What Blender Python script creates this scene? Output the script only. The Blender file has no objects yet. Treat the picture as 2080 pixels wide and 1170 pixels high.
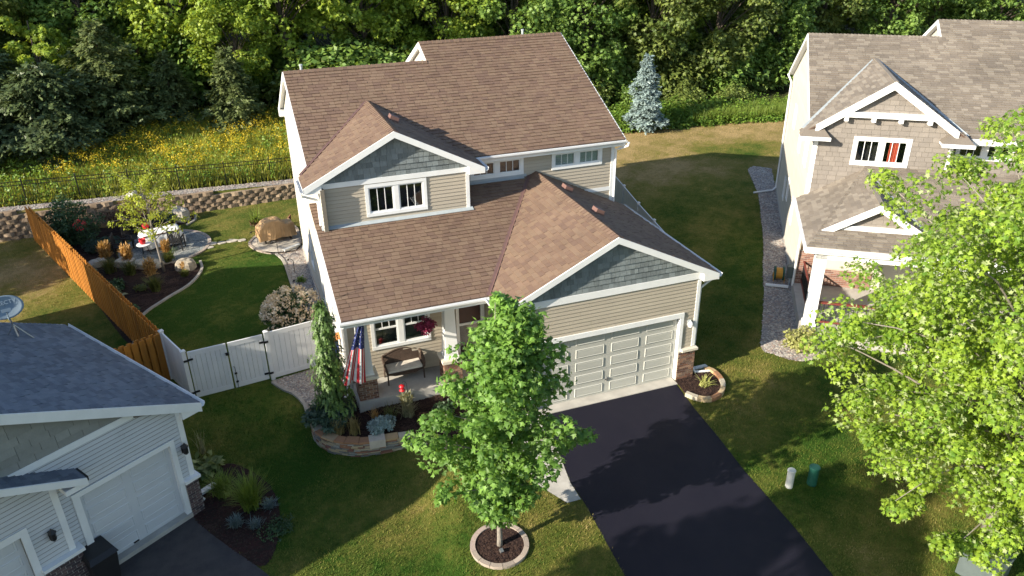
import bpy, math, random
import numpy as np
from mathutils import Vector, Matrix

# ------------------------------------------------------------ camera, sky, sun, exposure
S = bpy.context.scene
COL = S.collection
R = random.Random(11)
rng = np.random.default_rng(11)
CAM = np.array([-13.332, -18.830, 14.677])
YAW, PITCH, ROLL, FPX = -0.35096, 0.46788, -0.01021, 1574.18

def cam_axes():
    cy, sy, cp, sp = math.cos(YAW), math.sin(YAW), math.cos(PITCH), math.sin(PITCH)
    f = np.array([-sy * cp, cy * cp, -sp]); r = np.array([cy, sy, 0.0]); u = np.cross(r, f)
    c, s = math.cos(ROLL), math.sin(ROLL)
    return c * r + s * u, -s * r + c * u, f
CR, CU, CF = cam_axes()
cd = bpy.data.cameras.new('camera')
cd.sensor_width = 36.0
cd.lens = FPX / 2080.0 * 36.0
cd.clip_start, cd.clip_end = 0.1, 900.0
cam = bpy.data.objects.new('camera', cd)
COL.objects.link(cam)
cam.matrix_world = Matrix(((CR[0], CU[0], -CF[0], CAM[0]), (CR[1], CU[1], -CF[1], CAM[1]),
                           (CR[2], CU[2], -CF[2], CAM[2]), (0, 0, 0, 1)))
S.camera = cam

SUN_AZ, SUN_EL = math.radians(12.5), math.radians(23.5)     # light travels towards +x, a little +y
sd = Vector((math.cos(SUN_EL) * math.cos(SUN_AZ), math.cos(SUN_EL) * math.sin(SUN_AZ), -math.sin(SUN_EL)))
ld = bpy.data.lights.new('sun', 'SUN')
ld.energy = 5.0
ld.angle = math.radians(0.5)
ld.color = (1.0, 0.90, 0.74)
sun = bpy.data.objects.new('sun', ld)
COL.objects.link(sun)
sun.rotation_euler = sd.to_track_quat('-Z', 'Y').to_euler()
sun.location = (-30, -10, 30)
W = bpy.data.worlds.new('World')
S.world = W
W.use_nodes = True
wn = W.node_tree
sky = wn.nodes.new('ShaderNodeTexSky')
sky.sky_type = 'NISHITA'
sky.sun_disc = False
sky.sun_elevation = SUN_EL
sky.sun_rotation = math.atan2(-sd.x, -sd.y)
sky.air_density, sky.dust_density, sky.ozone_density = 1.0, 0.6, 1.0
wn.nodes['Background'].inputs['Strength'].default_value = 0.105
wn.links.new(sky.outputs[0], wn.nodes['Background'].inputs['Color'])
S.view_settings.view_transform = 'Standard'
S.view_settings.look = 'None'
S.view_settings.exposure = 1.28
S.view_settings.gamma = 1.0
S.view_settings.use_curve_mapping = False
S.render.engine = 'CYCLES'
S.cycles.max_bounces = 6
S.cycles.transparent_max_bounces = 8

# ------------------------------------------------------------ materials
def lin(r, g, b):
    f = lambda c: (c / 255 / 12.92) if c / 255 <= 0.04045 else ((c / 255 + 0.055) / 1.055) ** 2.4
    return (f(r), f(g), f(b), 1.0)

def C4(c): return (c[0], c[1], c[2], 1.0)

class NT:
    def __init__(s, name):
        s.m = bpy.data.materials.new(name); s.m.use_nodes = True
        s.t = s.m.node_tree; s.n = s.t.nodes; s.b = s.n['Principled BSDF']
    def node(s, k, **kw):
        n = s.n.new(k)
        for a, v in kw.items(): setattr(n, a, v)
        return n
    def link(s, a, b): s.t.links.new(a, b)
    def pos(s): return s.node('ShaderNodeNewGeometry').outputs['Position']
    def noise(s, scale, detail=3, stretch=None, rough=.55):
        p = s.pos()
        if stretch:
            m = s.node('ShaderNodeVectorMath', operation='MULTIPLY'); m.inputs[1].default_value = stretch
            s.link(p, m.inputs[0]); p = m.outputs[0]
        n = s.node('ShaderNodeTexNoise'); n.inputs['Scale'].default_value = scale
        n.inputs['Detail'].default_value = detail; n.inputs['Roughness'].default_value = rough
        s.link(p, n.inputs['Vector']); return n.outputs['Fac']
    def ramp(s, fac, stops, interp='LINEAR'):
        r = s.node('ShaderNodeValToRGB'); r.color_ramp.interpolation = interp
        e = r.color_ramp.elements
        while len(e) < len(stops): e.new(0.5)
        for k, (p, c) in enumerate(stops): e[k].position = p; e[k].color = C4(c)
        s.link(fac, r.inputs['Fac']); return r.outputs['Color']
    def mix(s, fac, a, b, mode='MIX'):
        m = s.node('ShaderNodeMix', data_type='RGBA', blend_type=mode)
        for sock, v in ((m.inputs[0], fac), (m.inputs[6], a), (m.inputs[7], b)):
            if isinstance(v, (int, float)): sock.default_value = v
            elif isinstance(v, tuple): sock.default_value = C4(v)
            else: s.link(v, sock)
        return m.outputs[2]
    def rng(s, v, a, b, lo=0.0, hi=1.0):
        m = s.node('ShaderNodeMapRange'); s.link(v, m.inputs[0])
        for k, x in enumerate((lo, hi, a, b)): m.inputs[k + 1].default_value = x
        return m.outputs[0]
    def attr(s, name): return s.node('ShaderNodeAttribute', attribute_name=name).outputs['Fac']
    def scale(s, col, f):
        m = s.node('ShaderNodeVectorMath', operation='SCALE'); s.link(col, m.inputs[0])
        s.link(f, m.inputs['Scale']); return m.outputs[0]
    def bump(s, h, strength, dist=.02):
        b = s.node('ShaderNodeBump'); b.inputs['Strength'].default_value = strength
        b.inputs['Distance'].default_value = dist; s.link(h, b.inputs['Height'])
        s.link(b.outputs[0], s.b.inputs['Normal'])

def pm(name, a, b=None, scale=4, rough=.6, tint=.12, bump=0, bscale=60, stretch=None, spec=.4, metal=0, grime=0):
    t = NT(name)
    b = b or tuple(x * .82 for x in a[:3])
    col = t.mix(t.rng(t.noise(scale, 4, stretch), 0, 1, .3, .7), a, b)
    if grime:
        col = t.mix(t.rng(t.noise(1.3, 5), 0, grime, .45, .75), col, tuple(x * .45 for x in a[:3]))
    if tint: col = t.scale(col, t.rng(t.attr('tint'), 1 - tint, 1 + tint))
    t.link(col, t.b.inputs['Base Color'])
    rr = t.rng(t.noise(scale * 3, 2), max(0, rough - .08), min(1, rough + .08))
    t.link(rr, t.b.inputs['Roughness'])
    t.b.inputs['Specular IOR Level'].default_value = spec
    t.b.inputs['Metallic'].default_value = metal
    if bump: t.bump(t.noise(bscale, 3, stretch), bump)
    return t.m

def palette(name, cols, rough=.85, bump=.4, bscale=70, spec=.25, speck=.25, patch=0):
    t = NT(name)
    n = len(cols)
    col = t.ramp(t.attr('tint'), [(k / n, c) for k, c in enumerate(cols)], 'CONSTANT')
    col = t.mix(speck, col, t.ramp(t.noise(55, 2), [(.3, (.25, .25, .25)), (.7, (1, 1, 1))]), 'MULTIPLY')
    if patch: col = t.scale(col, t.rng(t.noise(.6, 4), 1 - patch, 1 + patch, .3, .7))
    t.link(col, t.b.inputs['Base Color'])
    t.b.inputs['Roughness'].default_value = rough
    t.b.inputs['Specular IOR Level'].default_value = spec
    if bump: t.bump(t.noise(bscale, 3), bump)
    return t.m

def leafmat(name, lo, hi, under=None, trans=.35, gloss=.35, tcol=None):
    t = NT(name)
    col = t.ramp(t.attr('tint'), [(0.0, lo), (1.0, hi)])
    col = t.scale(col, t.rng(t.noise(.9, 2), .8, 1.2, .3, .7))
    top = col
    if under:
        g = t.node('ShaderNodeNewGeometry')
        col = t.mix(g.outputs['Backfacing'], col, under)
    t.link(col, t.b.inputs['Base Color'])
    t.b.inputs['Roughness'].default_value = .5
    t.b.inputs['Specular IOR Level'].default_value = gloss
    tr = t.node('ShaderNodeBsdfTranslucent')
    t.link(t.mix(.6, top, tcol or tuple(min(1, x) for x in (hi[0] * 1.5, hi[1] * 1.35, hi[2] * .6))), tr.inputs['Color'])
    mx = t.node('ShaderNodeMixShader'); mx.inputs[0].default_value = trans
    t.link(t.b.outputs[0], mx.inputs[1]); t.link(tr.outputs[0], mx.inputs[2])
    t.link(mx.outputs[0], t.n['Material Output'].inputs['Surface'])
    return t.m

def glassmat(name, refl=1.0):
    t = NT(name)
    tr = t.node('ShaderNodeBsdfTransparent'); tr.inputs['Color'].default_value = (.82, .86, .86, 1)
    gl = t.node('ShaderNodeBsdfGlossy'); gl.inputs['Roughness'].default_value = .02
    lw = t.node('ShaderNodeLayerWeight')
    pw = t.node('ShaderNodeMath', operation='POWER'); t.link(lw.outputs['Facing'], pw.inputs[0]); pw.inputs[1].default_value = 4.0
    mx = t.node('ShaderNodeMixShader')
    t.link(t.rng(pw.outputs[0], .07, 1.0), mx.inputs[0])
    t.link(tr.outputs[0], mx.inputs[1]); t.link(gl.outputs[0], mx.inputs[2])
    t.link(mx.outputs[0], t.n['Material Output'].inputs['Surface'])
    return t.m

M = {}
def mats():
    M['white'] = pm('white_trim', (.74, .75, .75), (.68, .69, .69), 3, .45, .04)
    M['vinyl'] = pm('white_vinyl', (.66, .67, .67), (.60, .61, .62), 2, .4, .04, grime=.12)
    M['siding'] = pm('tan_siding', (.40, .355, .285), (.37, .325, .26), 2, .55, .05, bump=.12, bscale=40, stretch=(.3, .3, 4), grime=.1)
    M['backing'] = pm('wall_sheathing', (.17, .15, .12), None, 3, .8, 0)
    M['cream'] = pm('sunlit_siding', (.50, .47, .41), (.47, .44, .385), 2, .55, .05, bump=.1, grime=.08)  # lit copy of the siding, sun on the side walls put into its colour
    M['shake'] = pm('grey_shake', (.172, .197, .202), (.132, .155, .162), 9, .75, .22, bump=.5, bscale=30, stretch=(5, 5, .5))
    M['shingle'] = palette('brown_shingle', [(.180, .121, .086), (.163, .107, .077), (.190, .131, .092), (.150, .098, .073), (.172, .114, .081), (.185, .126, .087)], patch=.09)
    M['deck'] = pm('roof_underlay', (.09, .055, .04), None, 4, .9, 0)
    M['flash'] = pm('brown_flashing', (.11, .065, .06), None, 4, .45, .05)
    M['flashg'] = pm('grey_flashing', (.36, .40, .42), (.30, .34, .36), 4, .4, .05)
    M['vent'] = pm('vent_brown', (.17, .095, .08), None, 6, .6, .05)
    M['door'] = pm('garage_door_paint', (.43, .43, .39), (.40, .40, .365), 3, .5, .03, bump=.1, bscale=90, stretch=(1, 1, 6))
    M['concrete'] = pm('concrete', (.44, .42, .38), (.34, .325, .295), 2.5, .85, .1, bump=.3, bscale=50, grime=.25)
    M['brick'] = palette('brown_brick', [(.20, .10, .065), (.15, .078, .055), (.26, .15, .10), (.115, .065, .05), (.30, .19, .13), (.18, .12, .09)])
    M['mortar'] = pm('mortar', (.42, .39, .34), None, 12, .9, 0, bump=.3)
    M['cap'] = pm('cast_stone', (.60, .56, .47), (.52, .48, .40), 5, .8, .06, bump=.2)
    M['asphalt'] = pm('sealed_asphalt', (.0045, .0042, .0125), (.0085, .0078, .0165), .7, .66, 0, bump=.55, bscale=130, spec=.28)
    M['asphaltold'] = pm('old_asphalt', (.035, .033, .038), (.06, .055, .055), 3, .85, 0, bump=.6, bscale=110)
    M['dark'] = pm('dark_room', (.035, .03, .028), None, 2, .9, .2)
    M['room'] = pm('room_with_reflection', (.10, .105, .09), None, 2, .9, .2)  # grey-green of the pane's reflection and blinds put into the room colour
    M['glass'] = glassmat('window_glass')
    M['blind'] = pm('pale_blind', (.66, .72, .69), None, 3, .6, .06)
    M['curtain'] = pm('red_curtain', (.75, .13, .07), (.60, .09, .05), 9, .8, .1)
    M['maroon'] = pm('maroon_door', (.045, .012, .012), None, 3, .4, .05)
    M['black'] = pm('black_metal', (.012, .012, .014), None, 8, .45, .1)
    M['blackp'] = pm('black_plastic', (.016, .016, .018), None, 5, .5, .1)
    M['cedar'] = pm('stained_cedar', (.45, .185, .022), (.32, .12, .016), 3, .65, .22, bump=.35, bscale=16, stretch=(6, 6, .5))
    M['mulch'] = palette('dark_mulch', [(.030, .016, .013), (.045, .024, .018), (.020, .011, .010), (.06, .035, .026)], rough=.95, bump=.9, bscale=45)
    M['mulchred'] = palette('red_mulch', [(.045, .017, .015), (.03, .014, .012), (.028, .018, .014), (.05, .03, .023)], rough=.95, bump=.9, bscale=45)
    M['pebble'] = palette('river_pebble', [(.30, .27, .24), (.42, .39, .35), (.20, .17, .16), (.50, .45, .38), (.33, .25, .21), (.25, .24, .24)], rough=.8, bump=0)
    M['gravel'] = palette('blue_gravel', [(.20, .22, .22), (.28, .30, .29), (.14, .155, .16), (.34, .34, .32)], rough=.85, bump=.5)
    M['paver'] = palette('edging_paver', [(.36, .30, .25), (.42, .35, .29), (.31, .26, .22), (.39, .31, .27)], bump=.5)
    M['curb'] = pm('curb_concrete', (.36, .33, .29), (.27, .25, .22), 4, .9, .1, bump=.4)
    M['ledge'] = palette('ledge_stone', [(.22, .22, .195), (.30, .265, .19), (.16, .16, .15), (.24, .12, .075), (.37, .295, .185), (.19, .09, .07), (.28, .275, .25), (.40, .335, .23)], bump=.7, bscale=25)
    M['capstone'] = palette('cap_stone', [(.43, .30, .165), (.46, .35, .21), (.38, .27, .16), (.31, .165, .09), (.42, .38, .30)], bump=.5, bscale=20)
    M['block'] = palette('retaining_block', [(.27, .20, .135), (.33, .25, .17), (.215, .16, .112), (.30, .225, .155), (.25, .19, .13)], bump=.8, bscale=22)
    M['boulder'] = pm('boulder', (.36, .315, .25), (.22, .195, .155), 5, .9, .1, bump=.8, bscale=12)
    M['flagstone'] = pm('flagstone', (.46, .42, .35), (.38, .34, .29), 5, .9, .15, bump=.4)
    M['bark'] = pm('grey_bark', (.26, .235, .20), (.16, .14, .12), 14, .9, .1, bump=.8, bscale=20, stretch=(3, 3, .6))
    M['barkd'] = pm('brown_bark', (.10, .078, .06), (.055, .043, .035), 10, .9, .1, bump=.8, bscale=14, stretch=(3, 3, .6))
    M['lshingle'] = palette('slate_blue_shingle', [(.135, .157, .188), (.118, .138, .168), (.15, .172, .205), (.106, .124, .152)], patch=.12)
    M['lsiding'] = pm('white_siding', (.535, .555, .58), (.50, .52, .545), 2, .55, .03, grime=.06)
    M['lshake'] = pm('sage_shake', (.24, .245, .225), (.21, .215, .20), 6, .75, .10, bump=.3, bscale=30)
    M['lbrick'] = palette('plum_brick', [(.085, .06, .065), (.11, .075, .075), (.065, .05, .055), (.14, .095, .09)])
    M['rshingle'] = palette('weathered_shingle', [(.20, .172, .142), (.185, .158, .13), (.225, .195, .16), (.17, .146, .122), (.245, .215, .178)], patch=.14)
    M['rshake'] = pm('taupe_shake', (.200, .178, .157), (.18, .16, .142), 6, .75, .10, bump=.3, bscale=30)
    M['redbrick'] = palette('red_brick', [(.26, .13, .095), (.21, .105, .08), (.32, .19, .15), (.18, .095, .08)])
    M['redwood'] = pm('red_stained_rail', (.16, .035, .028), None, 5, .6, .1)
    M['cloth'] = pm('white_cloth', (.72, .72, .70), (.64, .64, .63), 5, .9, .05)
    M['tarp'] = pm('tan_cover', (.50, .32, .165), (.38, .24, .12), 4, .75, .1, bump=.3, bscale=9)
    M['wicker'] = pm('brown_wicker', (.075, .045, .03), (.045, .028, .02), 30, .6, .15, bump=.9, bscale=90)
    M['cushion'] = pm('cream_cushion', (.62, .57, .49), None, 6, .9, .05)
    M['red'] = pm('red_plastic', (.55, .012, .02), None, 6, .4, .1)
    M['flagr'] = pm('flag_red', (.48, .022, .035), None, 6, .8, .05)
    M['flagw'] = pm('flag_white', (.72, .72, .72), None, 6, .8, .05)
    M['flagb'] = pm('flag_blue', (.022, .035, .14), None, 6, .8, .05)
    M['pvc'] = pm('white_post', (.66, .66, .62), None, 6, .5, .05, grime=.2)
    M['greenp'] = pm('green_post', (.012, .085, .06), None, 6, .5, .1)
    M['dish'] = pm('grey_dish', (.20, .26, .31), (.17, .225, .27), 3, .5, .05)
    M['dishtext'] = pm('dish_print', (.42, .50, .55), None, 3, .5, 0)
    M['steel'] = pm('dull_steel', (.42, .42, .42), None, 5, .35, .05, metal=.8)
    M['orange'] = pm('orange_board', (.55, .20, .06), None, 6, .7, .1)
    M['bluep'] = pm('blue_paint', (.03, .05, .20), None, 6, .6, .1)
    M['teak'] = pm('brown_paint', (.15, .06, .035), None, 5, .6, .1)
    M['utility'] = pm('utility_green', (.085, .108, .108), None, 3, .5, .05)
    M['hose'] = pm('yellow_hose', (.55, .27, .03), None, 6, .5, .1)
    # foliage
    M['lf_maple'] = leafmat('street_maple_leaf', (.065, .145, .026), (.185, .335, .060), (.16, .26, .085), .38)
    M['lf_silver'] = leafmat('silver_maple_leaf', (.090, .185, .022), (.30, .42, .045), (.36, .43, .20), .40)
    M['lf_wood1'] = leafmat('wood_leaf_bright', (.12, .205, .026), (.33, .42, .055), None, .36)
    M['lf_wood2'] = leafmat('wood_leaf_mid', (.078, .155, .032), (.20, .30, .06), None, .32)
    M['lf_wood3'] = leafmat('wood_leaf_olive', (.075, .120, .028), (.195, .24, .055), None, .32)
    M['lf_cedar'] = leafmat('cedar_needle', (.032, .058, .022), (.092, .125, .045), None, .15)
    M['lf_cedarw'] = leafmat('olive_cedar_needle', (.040, .068, .022), (.125, .155, .05), None, .15)
    M['lf_spruce'] = leafmat('blue_spruce_needle', (.115, .175, .175), (.27, .35, .34), None, .08)
    M['lf_weep'] = leafmat('weeping_spruce_needle', (.032, .072, .018), (.115, .195, .048), None, .15)
    M['lf_juniper'] = leafmat('juniper_needle', (.026, .052, .034), (.058, .098, .062), None, .1)
    M['lf_shrub'] = leafmat('shrub_leaf', (.025, .060, .022), (.060, .115, .045), None, .25)
    M['lf_young'] = leafmat('young_tree_leaf', (.15, .22, .03), (.38, .42, .05), None, .4)
    M['lf_burg'] = leafmat('burgundy_leaf', (.040, .018, .014), (.12, .06, .03), None, .25)
    M['lf_weed'] = leafmat('weed_leaf', (.075, .16, .025), (.22, .33, .05), None, .35)
    M['lf_yellow'] = leafmat('golden_leaf', (.20, .22, .06), (.42, .42, .16), None, .3)
    M['lf_hosta'] = leafmat('hosta_leaf', (.07, .12, .03), (.30, .34, .14), None, .25)
    M['bloom'] = leafmat('cream_bloom', (.48, .36, .25), (.82, .70, .53), None, .15)
    M['bloomy'] = leafmat('yellow_bloom', (.50, .36, .015), (.72, .56, .03), None, .2)
    M['bloomp'] = leafmat('crimson_bloom', (.10, .010, .030), (.30, .03, .09), None, .2)
    M['bloomr'] = leafmat('red_bloom', (.50, .01, .03), (.70, .03, .06), None, .2)
    M['plume'] = leafmat('tan_plume', (.28, .16, .055), (.52, .33, .13), None, .25)
    M['gr_blade'] = leafmat('ornamental_blade', (.060, .085, .022), (.16, .18, .05), None, .3)
    M['gr_green'] = leafmat('green_blade', (.075, .135, .02), (.21, .28, .05), None, .3)
    M['gr_meadow'] = leafmat('meadow_blade', (.15, .20, .024), (.46, .46, .09), None, .35)
    M['gr_blue'] = leafmat('blue_blade', (.09, .13, .13), (.17, .23, .23), None, .15)
    M['gr_tan'] = leafmat('dry_blade', (.12, .10, .04), (.30, .25, .11), None, .25)
    M['gr_pale'] = leafmat('pale_blade', (.10, .12, .07), (.40, .38, .24), None, .2)
mats()

# ------------------------------------------------------------ mesh helpers
def nrm(v):
    v = np.asarray(v, float); return v / (np.linalg.norm(v) + 1e-12)

def tag(o, label=None, cat=None, group=None, kind=None):
    for k, v in (('label', label), ('category', cat), ('group', group), ('kind', kind)):
        if v: o[k] = v
    return o

def link(o, parent=None):
    COL.objects.link(o)
    if parent is not None: o.parent = parent
    return o

def thing(name, label, cat, loc=(0, 0, 0), rz=0.0, group=None):
    o = bpy.data.objects.new(name, None)
    o.empty_display_size = .2
    o.location = loc; o.rotation_euler = (0, 0, rz)
    link(o); return tag(o, label, cat, group)

class MB:
    def __init__(s): s.V = []; s.F = []; s.T = []; s.Mi = []
    def add(s, verts, faces, t=.5, m=0):
        n = len(s.V); s.V.extend([tuple(map(float, v)) for v in verts])
        for f in faces: s.F.append([n + i for i in f]); s.T.append(t); s.Mi.append(m)
        return s
    def box(s, x0, x1, y0, y1, z0, z1, t=.5, m=0):
        v = [(x, y, z) for z in (z0, z1) for y in (y0, y1) for x in (x0, x1)]
        return s.add(v, [(0, 2, 3, 1), (4, 5, 7, 6), (0, 1, 5, 4), (2, 6, 7, 3), (0, 4, 6, 2), (1, 3, 7, 5)], t, m)
    def obox(s, c, a, b, d, t=.5, m=0):       # centre and three half vectors
        c, a, b, d = (np.asarray(q, float) for q in (c, a, b, d))
        v = [c + i * a + j * b + k * d for k in (-1, 1) for j in (-1, 1) for i in (-1, 1)]
        return s.add(v, [(0, 2, 3, 1), (4, 5, 7, 6), (0, 1, 5, 4), (2, 6, 7, 3), (0, 4, 6, 2), (1, 3, 7, 5)], t, m)
    def bar(s, p, q, w, h, up=(0, 0, 1), t=.5, m=0):
        p, q = np.asarray(p, float), np.asarray(q, float)
        d = q - p; e = nrm(d); sd_ = np.cross(e, up)
        if np.linalg.norm(sd_) < 1e-6: sd_ = np.array([1., 0, 0])
        sd_ = nrm(sd_); u = np.cross(sd_, e)
        return s.obox((p + q) / 2, d / 2, sd_ * w / 2, u * h / 2, t, m)
    def prism(s, poly, off, t=.5, m=0):
        poly = [np.asarray(p, float) for p in poly]; off = np.asarray(off, float); n = len(poly)
        f = [list(range(n))[::-1], [n + i for i in range(n)]] + [(i, (i + 1) % n, n + (i + 1) % n, n + i) for i in range(n)]
        return s.add(poly + [p + off for p in poly], f, t, m)
    def tube(s, pts, r, n=6, t=.5, m=0):
        pts = [np.asarray(p, float) for p in pts]
        rs = r if isinstance(r, (list, tuple)) else [r] * len(pts)
        V = []; prev = None
        for i, p in enumerate(pts):
            d = nrm(pts[min(i + 1, len(pts) - 1)] - pts[max(i - 1, 0)])
            a = np.cross(d, (0, 0, 1) if abs(d[2]) < .9 else (1, 0, 0)) if prev is None else prev - d * (prev @ d)
            a = nrm(a); prev = a; b = np.cross(d, a)
            V += [p + rs[i] * (math.cos(2 * math.pi * k / n) * a + math.sin(2 * math.pi * k / n) * b) for k in range(n)]
        F = [(i * n + k, i * n + (k + 1) % n, (i + 1) * n + (k + 1) % n, (i + 1) * n + k) for i in range(len(pts) - 1) for k in range(n)]
        F += [tuple(range(n))[::-1], tuple((len(pts) - 1) * n + k for k in range(n))]
        return s.add(V, F, t, m)
    def lathe(s, prof, n=16, c=(0, 0, 0), t=.5, m=0):
        V = [(c[0] + r * math.cos(2 * math.pi * k / n), c[1] + r * math.sin(2 * math.pi * k / n), c[2] + z) for r, z in prof for k in range(n)]
        F = [(i * n + k, i * n + (k + 1) % n, (i + 1) * n + (k + 1) % n, (i + 1) * n + k) for i in range(len(prof) - 1) for k in range(n)]
        F += [tuple(range(n))[::-1], tuple((len(prof) - 1) * n + k for k in range(n))]
        return s.add(V, F, t, m)
    def rock(s, c, rx, ry, rz, seed, t=.5, m=0, lv=6):
        q = np.random.default_rng(seed); V = []; F = []
        rows, n = lv, lv + 3
        for i in range(rows + 1):
            th = math.pi * i / rows
            for k in range(n):
                ph = 2 * math.pi * k / n
                w = 1 + .22 * (q.random() - .5)
                x, y, z = math.sin(th) * math.cos(ph), math.sin(th) * math.sin(ph), math.cos(th)
                sg = lambda a: math.copysign(abs(a) ** .7, a)
                V.append((c[0] + rx * w * sg(x), c[1] + ry * w * sg(y), c[2] + rz * w * sg(z)))
        F = [(i * n + k, (i + 1) * n + k, (i + 1) * n + (k + 1) % n, i * n + (k + 1) % n) for i in range(rows) for k in range(n)]
        return s.add(V, F, t, m)
    def build(s, name, mat, parent=None, origin=None, smooth=False):
        me = bpy.data.meshes.new(name)
        V = s.V
        if origin is not None:
            V = [(v[0] - origin[0], v[1] - origin[1], v[2] - origin[2]) for v in V]
        me.from_pydata(V, [], s.F)
        for q in (mat if isinstance(mat, (list, tuple)) else [mat]): me.materials.append(M[q])
        if isinstance(mat, (list, tuple)): me.polygons.foreach_set('material_index', s.Mi)
        a = me.attributes.new('tint', 'FLOAT', 'FACE'); a.data.foreach_set('value', s.T)
        if smooth: me.polygons.foreach_set('use_smooth', [True] * len(s.F))
        o = bpy.data.objects.new(name, me)
        if origin is not None: o.location = origin
        return link(o, parent)

def np_mesh(name, V, faces_k, tints, mat, parent=None, smooth=False, loc=None):
    """V (N,3); faces_k (n,k) index array; one tint per face"""
    me = bpy.data.meshes.new(name)
    V = np.asarray(V, np.float32); Fk = np.asarray(faces_k, np.int32); n, k = Fk.shape
    me.vertices.add(len(V)); me.vertices.foreach_set('co', V.ravel())
    me.loops.add(n * k); me.loops.foreach_set('vertex_index', Fk.ravel())
    me.polygons.add(n)
    me.polygons.foreach_set('loop_start', np.arange(0, n * k, k, dtype=np.int32))
    me.update(calc_edges=True)
    me.materials.append(M[mat])
    a = me.attributes.new('tint', 'FLOAT', 'FACE'); a.data.foreach_set('value', np.asarray(tints, np.float32))
    if smooth: me.polygons.foreach_set('use_smooth', np.ones(n, bool))
    o = bpy.data.objects.new(name, me)
    if loc is not None: o.location = loc
    return link(o, parent)

# polygon clipping in 2D (convex counter-clockwise clip polygon)
def area2(p): return sum(p[i][0] * p[(i + 1) % len(p)][1] - p[(i + 1) % len(p)][0] * p[i][1] for i in range(len(p)))
def ccw(p): return p if area2(p) > 0 else p[::-1]
def clip(sub, cl):
    out = list(sub)
    for i in range(len(cl)):
        a, b = cl[i], cl[(i + 1) % len(cl)]
        if not out: return []
        side = lambda p: (b[0] - a[0]) * (p[1] - a[1]) - (b[1] - a[1]) * (p[0] - a[0])
        inp, out = out, []
        for k in range(len(inp)):
            p, q = inp[k], inp[(k + 1) % len(inp)]
            sp, sq = side(p), side(q)
            if sp >= -1e-9: out.append(p)
            if (sp > 1e-9 and sq < -1e-9) or (sp < -1e-9 and sq > 1e-9):
                w = sp / (sp - sq); out.append((p[0] + w * (q[0] - p[0]), p[1] + w * (q[1] - p[1])))
    return out

class Pieces:
    """alike pieces of one thing: the ones that show largest become parts, the rest one joined part"""
    def __init__(s, root, name, mat, limit=300, world=None):
        s.root, s.name, s.mat, s.limit, s.L = root, name, mat, limit, []
        s.W = world
    def add(s, verts, faces, t=.5):
        V = np.asarray(verts, float)
        c = V.mean(0); cw = s.W(c) if s.W else c
        ext = V.max(0) - V.min(0); a = np.sort(ext)[1] * np.sort(ext)[2]
        d = cw - CAM; dep = d @ CF
        x, y = 1040 + FPX * (d @ CR) / max(dep, .1), 585 - FPX * (d @ CU) / max(dep, .1)
        vis = 1.0 if (dep > 0 and -20 < x < 2100 and -20 < y < 1190) else .001
        nf = V[list(faces[0])]; n = np.cross(nf[1] - nf[0], nf[2] - nf[0]); n = n / (np.linalg.norm(n) + 1e-9)
        if s.W: n = s.W(c + n) - cw
        fac = max(.02, abs(n @ d) / (np.linalg.norm(d) + 1e-9)) if n @ d < 0 else .05
        s.L.append((a * vis * fac / max(dep, 1) ** 2, verts, faces, t))
    def flush(s):
        s.L.sort(key=lambda q: -q[0])
        for k, (_, v, f, t) in enumerate(s.L[:s.limit]):
            MB().add(v, f, t).build(s.name, s.mat, s.root)
        if len(s.L) > s.limit:
            b = MB()
            for _, v, f, t in s.L[s.limit:]: b.add(v, f, t)
            tag(b.build(s.name, s.mat, s.root), kind='stuff')

def roof_plane(P, O, E, U, poly, expo=.175, wmin=.18, wmax=.34, thick=.032, lift=.03, seed=0):
    """shingle courses; O origin on the eave, E along it, U up the slope, poly convex in (e, s)"""
    q = random.Random(seed)
    O, E, U = np.asarray(O, float), nrm(E), nrm(U); N = np.cross(E, U)
    if N[2] < 0: N = -N
    poly = ccw([tuple(p) for p in poly]); s0 = min(p[1] for p in poly); s1 = max(p[1] for p in poly)
    e0 = min(p[0] for p in poly); e1 = max(p[0] for p in poly)
    s = s0
    while s < s1 - 1e-4:
        e = e0 - q.random() * .3
        while e < e1:
            w = q.uniform(wmin, wmax); g = .004
            th = thick if q.random() < .5 else thick * .62
            c = clip([(e + g, s), (e + w - g, s), (e + w - g, s + expo - .001), (e + g, s + expo - .001)], poly)
            e += w
            if len(c) < 3 or abs(area2(c)) < 2e-4: continue
            n = len(c)
            hh = [lift + th - (p[1] - s) / expo * (th - .004) for p in c]
            V = [O + E * p[0] + U * p[1] + N * h for p, h in zip(c, hh)] + [O + E * p[0] + U * p[1] + N * (lift - .012) for p in c]
            F = [tuple(range(n))] + [(i, n + i, n + (i + 1) % n, (i + 1) % n) for i in range(n)]
            P.add(V, F, q.random())
        s += expo
    return N

def wall_cells(poly, holes):
    """poly convex in (a, z) minus axis-aligned holes, as convex cells"""
    poly = ccw([tuple(p) for p in poly])
    A = sorted({min(p[0] for p in poly), max(p[0] for p in poly), *[h[0] for h in holes], *[h[1] for h in holes]})
    Z = sorted({min(p[1] for p in poly), max(p[1] for p in poly), *[h[2] for h in holes], *[h[3] for h in holes]})
    out = []
    for i in range(len(A) - 1):
        for j in range(len(Z) - 1):
            ca, cz = (A[i] + A[i + 1]) / 2, (Z[j] + Z[j + 1]) / 2
            if any(h[0] < ca < h[1] and h[2] < cz < h[3] for h in holes): continue
            c = clip([(A[i], Z[j]), (A[i + 1], Z[j]), (A[i + 1], Z[j + 1]), (A[i], Z[j + 1])], poly)
            if len(c) >= 3: out.append(c)
    return out

def backing(root, O, A, N, poly, holes, mat='backing'):
    O, A, N = np.asarray(O, float), nrm(A), nrm(N); b = MB()
    for c in wall_cells(poly, holes):
        b.prism([O + A * p[0] + np.array([0, 0, p[1]]) - N * .12 for p in c], N * .12)
    return b.build('wall', mat, root)

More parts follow.
